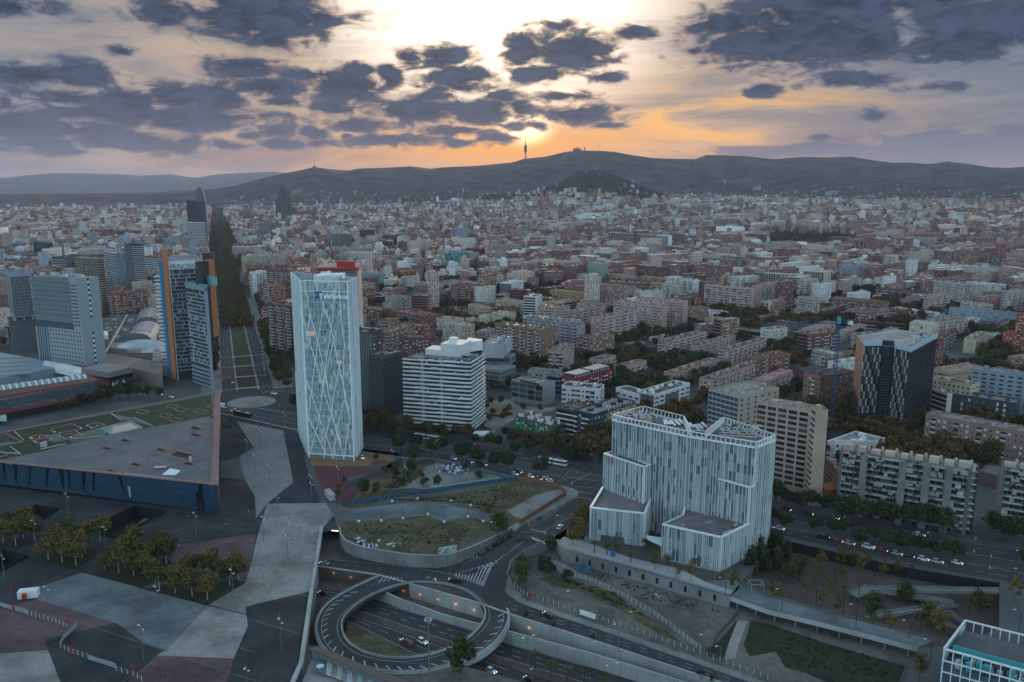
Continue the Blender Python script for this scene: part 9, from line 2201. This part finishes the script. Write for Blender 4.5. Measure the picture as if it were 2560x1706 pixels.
r=eM('delivery_truck',P('r',245,850),-.55,'white box truck beside the small roundabout at the museum tip','truck');b=MB();b.box((0,0,.6),(5.2,2.3,2.6));b.bd('box',mWh,r);b=MB();b.box((3.6,0,.5),(1.8,2.1,1.6));b.bd('cab',mWh,r);b=MB();b.box((3.9,0,1.5),(1.3,2.0,.7));b.bd('window_glass',mG,r)
for x in(-1.6,3.4):b=MB();b.tube([(x,-1.1,.45),(x,1.1,.45)],.45,10);b.bd('wheel',m_tyre,r)
def moto():
 r=eM('motorcycle',(0,0,-400))
 for x in(-.68,.68):b=MB();b.tube([(x,-.06,.3),(x,.06,.3)],.3,10);kid(r,b.bd('wheel',m_tyre,r))
 b=MB();loft([(-.7,.1,.55,.85,.08),(-.2,.17,.35,.85,.12),(.35,.18,.4,1.0,.1),(.6,.08,.6,1.05,.06)],b);b.tube([(.5,-.35,1.08),(.5,.35,1.08)],.03,5);o=b.bd('body',m_carp,r);o['tint']=1;kid(r,o);b=MB();b.box((-.25,0,.82),(.7,.28,.1));kid(r,b.bd('seat',m_tyre,r));return r
MP=moto();dP=Vec((.9,.45,0))
for i in rg(24):
 t=i/19;q=PR('j',1735+t*235,585-t*142)if i<20 else PR('k',(110,140,200,222)[i-20],(345,338,312,305)[i-20]);r=cT(MP,None,q,2.2+trnd.u(-.15,.15),1.15,('%s motorcycle in the row by the lot wall, counting from the roundabout'%(['first']+ORD[1:])[i])if i<20 else '%s motorcycle by the end of the orange board fence'%ORD[i-20],trnd.choice(((.02,.02,.02),(.03,.03,.04),(.2,.2,.2),(.15,.02,.02))));r['category']='motorcycle';r['group']='parked motorcycles'
for c in list(MP.children):BD.objects.remove(c)
BD.objects.remove(MP)
def person_mesh(k):
 st=(.25,.12,.0)[k];J=[(0,0,.95),(0,0,1.2),(0,0,1.42),(0,0,1.52),(0,0,1.66),(.0,.1,.92),(st,.1,.5),(st*1.6-.05,.1,.06),(st*1.6+.1,.1,.03),(0,-.1,.92),(-st*.6+.05,-.1,.5),(-st*1.4,-.1,.06),(-st*1.4+.14,-.1,.03),(0,.2,1.4),(-.1,.26,1.12),(.05,.27,.88),(0,-.2,1.4),(.1,-.26,1.12),(.2,-.26,.9)]
 E=[(0,1),(1,2),(2,3),(3,4),(0,5),(5,6),(6,7),(7,8),(0,9),(9,10),(10,11),(11,12),(2,13),(13,14),(14,15),(2,16),(16,17),(17,18)];R=[.15,.14,.15,.06,.11,.1,.075,.05,.045,.1,.075,.05,.045,.07,.05,.035,.07,.05,.035]
 me=BD.meshes.new('person');me.from_pydata(J,E,[]);o=BD.objects.new('person',me);COL.objects.link(o);md=o.modifiers.new('s','SKIN')
 for v,q_ in zip(me.skin_vertices[0].data,R):v.radius=(q_,q_)
 me.skin_vertices[0].data[0].use_root=1;o.modifiers.new('u','SUBSURF').levels=1;bpy.context.view_layer.update();m2=BD.meshes.new_from_object(o.evaluated_get(bpy.context.evaluated_depsgraph_get()));BD.objects.remove(o);m2.materials.clear()
 for m in(m_carp,mDk,m_skin):m2.materials.append(m)
 for p in m2.polygons:z=p.center.z;p.material_index=1 if z<.93 else 2 if z>1.5 else 0
 return m2
PMESH=[person_mesh(i)for i in rg(3)]
for i,(c,x,y,cl,lab)in en([('i',1240,1535,(.02,.02,.03),'person in black on the pink paving at the bottom, left one'),('i',1282,1530,(.03,.03,.04),'person in dark clothes striding on the pink paving, right one'),('i',1745,360,(.35,.45,.5),'person in pale blue near the museum corner, left of a pair'),('i',1770,358,(.25,.4,.55),'person in light blue near the museum corner, right of a pair'),('i',1438,298,(.05,.05,.05),'person in black below the museum wall'),('i',1460,300,(.3,.25,.1),'person in tan below the museum wall'),('i',1757,500,(.2,.25,.3),'left of two people walking on the pink paving'),('i',1779,498,(.3,.35,.4),'right of two people walking on the pink paving'),('i',1948,443,(.02,.02,.02),'person in black at the edge of the pink paving'),('i',1762,285,(.05,.04,.05),'dark-clad person inside the fenced strip by the museum'),('i',1927,258,(.4,.45,.45),'person in white top beyond the fenced strip'),('i',1405,628,(.03,.08,.2),'person in blue under the grove mast'),('j',127,238,(.02,.02,.02),'lone person in black on the light concrete'),('j',1343,655,(.3,.02,.02),'person in red beside the curved lot wall'),('k',497,95,(.5,.1,.03),'person in orange at the street corner kerb'),('r',520,1335,(.02,.02,.03),'group member sitting on the dark paving near the yellow strip'),('f',285,1450,(.05,.05,.06),'person crouching near a mast on the pale paving')]):
 o=inst('person',PMESH[i%3],None,P(c,x,y,lowz(*P(c,x,y).xy)if c=='j' and y>600 else 0),trnd.u(0,6),color=cl);tag(o,lab,'person','people on the plaza')
def mast(p,h,lb,heads=3):
 r=eM('light_mast',p,lb=lb,cat='light mast',gp='plaza light masts');b=MB();b.tube([(0,0,0),(0,0,h)],.16,6,r1=.1);b.bd('pole',m_rail,r)
 for i in rg(heads):z=h*(.72+.07*i);a=i*2.1;b=MB();b.tube([(0,0,z),(mt.cos(a)*.7,mt.sin(a)*.7,z)],.04,4);b.box((mt.cos(a)*.8,mt.sin(a)*.8,z-.15),(.45,.45,.3));b.bd('floodlight',m_fin,r)
for i,(c,x,y,yt)in en([('i',532,295,68),('i',280,500,278),('i',820,530,332),('i',1522,455,215),('i',1382,628,462),('i',38,790,543),('i',1228,1070,775),('i',1808,925,648),('i',375,1010,788),('i',1112,1392,1070),('i',1915,1600,1450),('j',60,478,245),('j',172,300,80),('j',250,635,385),('j',200,1338,1020),('j',432,135,0),('r',938,1550,1170),('r',1382,1345,860),('f',213,1340,1190),('f',268,1450,1290),('f',365,1528,1360),('f',642,1570,1430),('f',828,1535,1370),('f',1193,1395,1260),('f',1240,1320,1185),('f',1283,1520,1370),('k',1120,1010,862)]):
 p=P(c,x,y,-5 if c=='k' else 0);mast(p,max(8,hA(p,c,x,yt)-p.z),'slim grey light mast, %s'%['behind the left groves by the museum wall','at the left end of the big grove','between big and middle groves','before the museum corner','beside the middle grove','at the left edge by the pit','on the big blue-grey slab','before the right grove','beside the white cabin','on the dark slab between fences','at the bottom on dark paving','left on the light concrete by the museum corner','with a blue sign on the light concrete','in the middle of the light concrete','on the dark paving beside the roundabout','near the red court parapet','on the far plaza beside the avenue','left of the glass tower','at the left on the upper light slab','beside a crouching person','middle of the upper light slab','before the glass tower corner','on the red court','by the ochre yard end','right of the ochre yard','by the stairs of the lot','in the sandy lot'][i])
def lamp(p,h,lb,arm,dbl=0,lit=0,m=None):
 r=eM('street_lamp',p,lb=lb,cat='street lamp',gp='street lamps');m=m or m_rail;b=MB();b.tube([(0,0,0),(0,0,h)],.12,6,r1=.08);b.bd('pole',m,r)
 for s in((1,-1)if dbl else(1,)):a=Vec(arm)*s;b=MB();b.tube([(0,0,h),(a.x,a.y,h+.6)],.07,5);b.bd('arm',m,r);b=MB();b.box((a.x*1.15,a.y*1.15,h+.5),(.9,.35,.15),mt.atan2(a.y,a.x));b.bd('lamp_head',m_lamp if lit else m_fin,r)
for i,(c,x,y,yt,z,d,n)in en([('k',125,1480,1225,-11,1,'white twin lamp in the motorway median, left'),('k',770,1620,1440,-11,1,'white twin lamp in the motorway median, right'),('k',190,1570,1465,-11,0,'short white lamp beside the median palms'),('k',465,1068,865,-5,0,'first lamp along the slip road fence'),('k',950,1200,1025,-5,0,'second lamp along the slip road fence'),('k',1490,1390,1200,-5,0,'third lamp along the slip road fence'),('k',825,1330,1120,-5,0,'lamp on the kerb above the motorway wall'),('k',1605,1560,1290,-5,0,'lamp near the bottom right of the slip road'),('k',378,400,280,0,0,'lamp beside the sloping street'),('j',1555,620,470,-3,0,'lamp behind the painted panel'),('j',1855,480,330,-1,0,'lamp by the row of motorcycles'),('j',1570,1390,1310,-5,0,'short white lamp on the outer edge of the ring'),('y3',1480,350,262,0,0,'mast left of the alone-standing avenue tree'),('y3',1530,375,320,0,0,'lamp right of the tram stop'),('y3',2095,385,270,0,0,'lamp at the crossing corner'),('y3',2115,410,190,0,0,'tall mast at the crossing corner'),('l',545,375,325,0,0,'first lamp in the avenue median'),('l',1005,485,415,0,0,'second lamp in the avenue median'),('l',1505,600,512,0,0,'third lamp in the avenue median'),('l',610,375,290,0,0,'first slim pole of the tramway'),('l',1255,490,412,0,0,'second slim pole of the tramway'),('l',1940,640,550,0,0,'third slim pole of the tramway')]):
 p=P(c,x,y,z);lamp(p,max(5,hA(p,c,x,yt)-z),n,(-1.6,-.7,0),d)
for i,(c,x,y,yt,z)in en([('k',920,650,470,0),('k',1270,770,570,0),('k',1550,800,640,0),('k',1650,890,770,0),('l',105,1020,860,0),('l',680,1140,980,0),('l',1255,1440,1250,0),('l',1945,1170,1020,0),('l',1945,880,700,0),('l',1095,1220,1105,0)]):
 p=P(c,x,y,z);lamp(p,max(6,hA(p,c,x,yt)-z),'%s black bent-arm lamp along the promenade'%nth(i),(-2.0,.4,0),0,0,mBk)
for i,(x,y,yt)in en([(240,785,650),(515,798,665),(698,950,808),(370,985,845),(990,965,822),(1240,1020,935),(897,1120,975),(1560,1045,900),(580,1060,975),(823,770,655)]):p=P('l',x,y,-5);b=MB();b.tube([(0,0,0),(0,0,max(5,hA(p,'l',x,yt)+5))],.16,6);r=eM('black_post',p,lb='%s plain black post in the sunken park'%nth(i),cat='light post',gp='black posts in the park');b.bd('pole',mBk,r)
p=P('j',1345,1640,-5);h=hA(p,'j',1333,1075)+5;r=eM('high_mast',p,lb='very tall mast with a ring of floodlights in front of the roundabout',cat='light mast');b=MB();b.tube([(0,0,0),(0,0,h)],.32,8,r1=.16);b.bd('pole',m_rail,r);b=MB();b.tube([(-.9,0,h-.4),(.9,0,h-.4)],.1,6);b.bd('ring_beam',m_rail,r)
for i in rg(8):a=i*.785;b=MB();b.box((mt.cos(a)*1.1,mt.sin(a)*1.1,h-.6),(.5,.5,.35),a);b.bd('floodlight',mMe,r)
for i,(c,x,y)in en([('y1',2130,240),('y1',2230,175),('y1',2185,280),('y1',1725,640),('y1',1955,690),('l',1602,500),('l',1590,600),('l',1722,640),('l',1712,730),('r',1190,680),('r',1270,880),('y1',1820,620)]):p=P(c,x,y);r=eM('traffic_light',p,lb='%s orange traffic light at the avenue crossings'%nth(i),cat='traffic light',gp='traffic lights');b=MB();b.tube([(0,0,0),(0,0,2.8)],.09,5);b.bd('pole',m_rail,r);b=MB();b.box((0,-.1,2.5),(.4,.35,1.1));b.bd('signal_head',m_yel,r);b=MB();b.box((0,-.32,3.2),(.22,.06,.22));b.bd('signal_lens',m_tail,r)
for i,(x,y,w)in en([(600,712,cut_n[:2]),(735,745,cut_n[:2]),(1140,850,cut_n[2:4]),(1268,876,cut_n[2:4]),(1405,912,cut_n[2:4]),(1543,950,cut_n[2:4]),(1682,995,cut_n[2:4]),(2110,1132,cut_n[4:6])]):
 q=rP('j',x,y,w[0],w[1]-w[0]);q=Vec((q.x,q.y-.45,max(-9,min(-5.6,q.z))));r=eM('wall_lamp',q,lb='%s orange lamp on the motorway wall'%nth(i),cat='wall lamp',gp='orange wall lamps');b=MB();b.box((0,0,.1),(.5,.4,.15));b.bd('hood',mDk,r);b=MB();b.box((0,0,0),(.35,.3,.08),bottom=1);b.bd('bulb',m_lamp,r);l=BD.lights.new('lamp_glow','POINT');l.energy=28;l.color=(1,.42,.18);l.shadow_soft_size=.2;lo=BD.objects.new('lamp_glow',l);COL.objects.link(lo);lo.parent=r;lo.location=(0,-.35,-.45)
def fence(c,pts,lb,h,mm,step=2.4,panel=1,z=0,f=None,cat='fence'):
 W=[f(c,x,y)if f else P(c,x,y,z)for x,y in pts];r=eM('fence',W[0],lb=lb,cat=cat);o=r.location;tot=sum((b-a).length for a,b in zip(W,W[1:]));n=min(300,int(tot/step));pm=MB();pm.box((0,0,0),(.12,.12,h));me=None
 for i in rg(n+1):
  a,_=aL(W,min(.999,i/n));c_,_=aL(W,min(.999,(i+1)/n));o_=inst('post',me,r)if me else pm.bd('post',m_fin if panel=='mesh' else mm,r);me=o_.data;o_.location=a-o
  if i<n:
   b=MB();u=(c_-a)
   if panel=='mesh':
    for k in(.15,.5,.85,1):b.beam(a-o+Vec((0,0,h*k)),c_-o+Vec((0,0,h*k)),.04,.05)
    for k in rg(4):q=a.lerp(c_,(k+.5)/4)-o;b.box(tuple(q),(.03,.03,h))
   else:b.beam(a-o+u*.02+Vec((0,0,.1)),c_-o-u*.02+Vec((0,0,.1)),.08,h*trnd.u(.9,.98))
   b.bd('panel',mm,r)
 return r
m_wood=mat('orange_boards',(.20,.085,.045),.85,.3,1.5);m_graf=mat('painted_hoarding',(.03,.075,.14),.7,.9,1.1)
fence('y1',[(1720,200),(1850,215),(2070,265),(2140,325),(1960,440),(1740,580)],'orange board fence round the right tip of the weedy lot',2.2,m_wood)
fence('y1',[(250,415),(480,385),(700,350),(1050,300),(1350,255),(1720,205)],'long blue graffiti-covered hoarding across the weedy lot',2.2,m_graf);fence('y1',[(975,35),(1250,85),(1450,140),(1580,175)],'pale graffiti wall between rubble lot and avenue',2.2,MATS['speckled_print'])
fence('y1',[(1580,210),(1350,245),(1150,275),(1000,285)],'low pale concrete wall at the foot of the rubble lot',2.4,mCl,4);fence('k',[(20,830),(100,900),(180,920),(500,1030),(900,1160),(1440,1345),(1983,1545)],'white-posted mesh fence along the slip road pavement',2.0,m_rail,2.5,'mesh',-5)
fence('k',[(490,750),(640,800),(900,930),(1100,1050),(1300,1200),(1460,1330)],'pale mesh fence running diagonally across the sandy lot',2.2,mMe,2.5,'mesh',-5);fence('k',[(1750,1040),(1600,1210),(1560,1290)],'dark wooden fence at the right end of the sandy lot',1.3,m_bark,2,1,-5)
b=MB();a,c=P('k',525,1045,-5),P('k',645,1085,-5);b.beam(a+Vec((0,0,.2)),c+Vec((0,0,.2)),.12,2.2);tag(b.bd('gate',m_fin),'white sheet gate in the mesh fence beside the slip road','gate')
r=eM('painted_panel',P('j',1415,605,-1.2),lb='long painted panel with orange figures standing on the lot wall',cat='panel');a=Vec((0,0,0));c=P('j',1558,580,-1.2)-r.location;b=MB();b.beam(a+Vec((0,0,1.5)),c+Vec((0,0,1.5)),.15,3.4);b.bd('board',m_pan1,r)
for i in rg(22):t=trnd.u(.04,.96);q=a.lerp(c,t)+Vec((0,-.12,1.7+trnd.u(0,2.4)));b=MB();b.box(tuple(q),(trnd.u(.3,1.3),.06,trnd.u(.2,.8)),mt.atan2(c.y,c.x));b.bd('figure',(m_yel,mDk,mT2,m_blu)[i%4],r)
r=eM('tunnel_portal',P('j',512,372,-.2),lb='concrete tunnel mouth with a lit sign under the plaza edge',cat='tunnel');c=P('j',650,382,-.2)-r.location;b=MB();b.beam((0,.3,-1.6),(c.x,c.y+.3,-1.6),.8,1.7);b.bd('lintel',mCo,r);b=MB();b.beam(c*.5+Vec((0,-.2,-1.5)),c*.95+Vec((0,-.2,-1.5)),.2,1.1);b.bd('sign_board',mDk,r)
for i in rg(7):q=c*(.56+i*.055)+Vec((0,-.35,-1.0));b=MB();b.box(tuple(q),(.45,.06,.3),mt.atan2(c.y,c.x));b.bd('sign_light',m_head,r)
b=MB();p=P('i',225,905);b.box((p.x,p.y,0),(7.2,3.4,3.1),.25);tag(b.bd('site_cabin',mWh),'white site cabin on the plaza near the left edge','cabin');b=MB();p=P('i',190,930);b.box((p.x,p.y,0),(1.3,1.3,2.6),.25);tag(b.bd('portable_toilet',m_red),'small red portable toilet beside the white cabin','toilet');b=MB();p=P('y1',150,350);b.box((p.x,p.y,0),(3,10,3.2),.5);tag(b.bd('metal_kiosk',mCl),'pale ribbed metal kiosk on the red court','kiosk')
for i,(x,y,m,l)in en([(530,680,m_blu,'left blue container at the foot of the promenade wall'),(590,695,m_blu,'right blue container at the foot of the promenade wall'),(160,895,m_red,'small red and blue cabinet at the fence bend')]):p=P('k',x,y,-5);b=MB();b.box((p.x,p.y,-5),(2.2,1.2,1.4),-.3);tag(b.bd('container',m),l,'container')
p=P('k',780,590);b=MB();b.box((p.x,p.y,0),(1.8,1.4,2.2),.2);tag(b.bd('recycling_bin',m_blu),'blue box on the promenade before the finned building','container')
for j,seq in en(([(0,980),(105,1010),(215,1040)],[(215,1045),(410,1100),(520,1145)],[(600,1135),(490,1240),(470,1290)],[(470,1300),(550,1340),(680,1385)],[(680,1390),(900,1460)],[(900,1480),(1035,1520),(1100,1560)])):fence('i',seq,'grey site fence panels on the plaza, %s section from the left'%(['first']+ORD[1:])[j],1.9,m_pan2 if j%2==0 else m_rail,2.2,1 if j%2==0 else 'mesh')
for i,(x,y)in en([(90,860),(105,1015),(522,1140),(550,1350),(1034,1500)]):p=P('i',x,y);b=MB();b.box((p.x,p.y,0),(.5,.4,3.2));tag(b.bd('red_post',m_red),'%s red post of the plaza site fences'%nth(i),'post','red fence posts')
b=MB();q=Rn(5)
for(cx,cy,w,h,n)in((420,725,80,30,55),(700,745,60,20,25),(1200,110,120,35,160),(500,760,60,15,30)):
 for i in rg(n):p=P('y1',q.gauss(cx,w*.5),q.gauss(cy,h*.5));b.box((p.x,p.y,0),(q.u(.3,1.6),q.u(.3,1.2),q.u(.1,.9)),q.u(0,3),mi=q.choice((0,0,1,2,3)))
b.bd('rubble',[mWh,mCo,mDk,m_blu],kind='stuff')
for i,(x,y)in en([(393,555),(582,550),(764,530),(974,495),(1111,560),(1312,515),(1438,555),(675,385),(890,365),(1170,385),(1335,420)]):p=P('y1',x,y);r=eM('temporary_lamp',p,lb='%s thin site pole standing in a white concrete block by the canal'%nth(i),cat='pole',gp='site poles by the canal');b=MB();b.box((0,0,0),(1.1,1.1,.8));b.bd('base_block',mWh,r);b=MB();b.tube([(0,0,.8),(0,0,6.5)],.08,5);b.bd('pole',mDk,r)
p=P('h',805,850);h=hA(p,'h',857,40);r=eM('tower_crane',p,lb='dark blue lattice tower crane left of the patterned tower',cat='crane');mc=mat('crane_blue',(.015,.06,.16),.5,.1,1);b=MB()
for dx,dy in((-.8,-.8),(.8,-.8),(.8,.8),(-.8,.8)):b.tube([(dx,dy,0),(dx,dy,h)],.2,4)
k=0
while k<h-2:b.tube([(-.8,-.8,k),(.8,-.8,k+2)],.07,4);b.tube([(.8,-.8,k),(.8,.8,k+2)],.07,4);k+=2
b.bd('mast',mc,r)
jl=P('A4',490,1052,h+3)-p;jr=P('A4',1480,1035,h+3)-p
for e,nm in((jl,'jib'),(jr,'counter_jib')):
 e=Vec((e.x,e.y,h+1));s=Vec((0,0,h+1));b=MB();b.tube([s,e],.26,4);b.tube([s+Vec((0,0,1.6)),e+Vec((0,0,.9))],.2,4);n=max(3,int((e-s).length/2.2))
 for i in rg(n):b.tube([s.lerp(e,i/n),s.lerp(e,(i+.5)/n)+Vec((0,0,1.4))],.06,3);b.tube([s.lerp(e,(i+.5)/n)+Vec((0,0,1.4)),s.lerp(e,(i+1)/n)],.06,3)
 b.bd(nm,mc,r)
b=MB();b.box((jr.x,jr.y,h-.8),(3,2,2.4));b.bd('counterweight',mWh,r);b=MB();b.box((0,0,h+1),(2,2,4.5));b.bd('cab',m_teal,r)
r=eM('blue_frame',P('k',1890,850),lb='open pale blue steel frame box on the promenade deck',cat='frame')
for x,y in((-2.6,-2),(2.6,-2),(2.6,2),(-2.6,2)):b=MB();b.box((x,y,0),(.25,.25,3));b.bd('post',m_blg,r)
for a,c in(((-2.6,-2,3),(2.6,-2,3)),((2.6,-2,3),(2.6,2,3)),((2.6,2,3),(-2.6,2,3)),((-2.6,2,3),(-2.6,-2,3))):b=MB();b.beam(a,c,.25,.25);b.bd('beam',m_blg,r)
r=eM('park_pavilion',P('y4',700,950,-3),lb='low pavilion with earthy roof and blue solar panels behind the corner office',cat='pavilion');o=r.location;b=MB();b.pm_([(v.x-o.x,v.y-o.y)for v in[P('y4',x,y,-1)for x,y in((515,885),(770,865),(900,975),(850,1060),(740,1035))]],-2,2);b.bd('roof',m_soil,r)
for i in rg(8):a=P('y4',700+i*22,915+i*14,-.6)-o;b=MB();b.add([(a.x-.9,a.y-1.6,2.1),(a.x+.7,a.y-1.6,2.1),(a.x+.9,a.y+1.6,2.9),(a.x-.7,a.y+1.6,2.9)],[(0,1,2,3),(3,2,1,0)]);b.bd('solar_panel',m_solar,r)
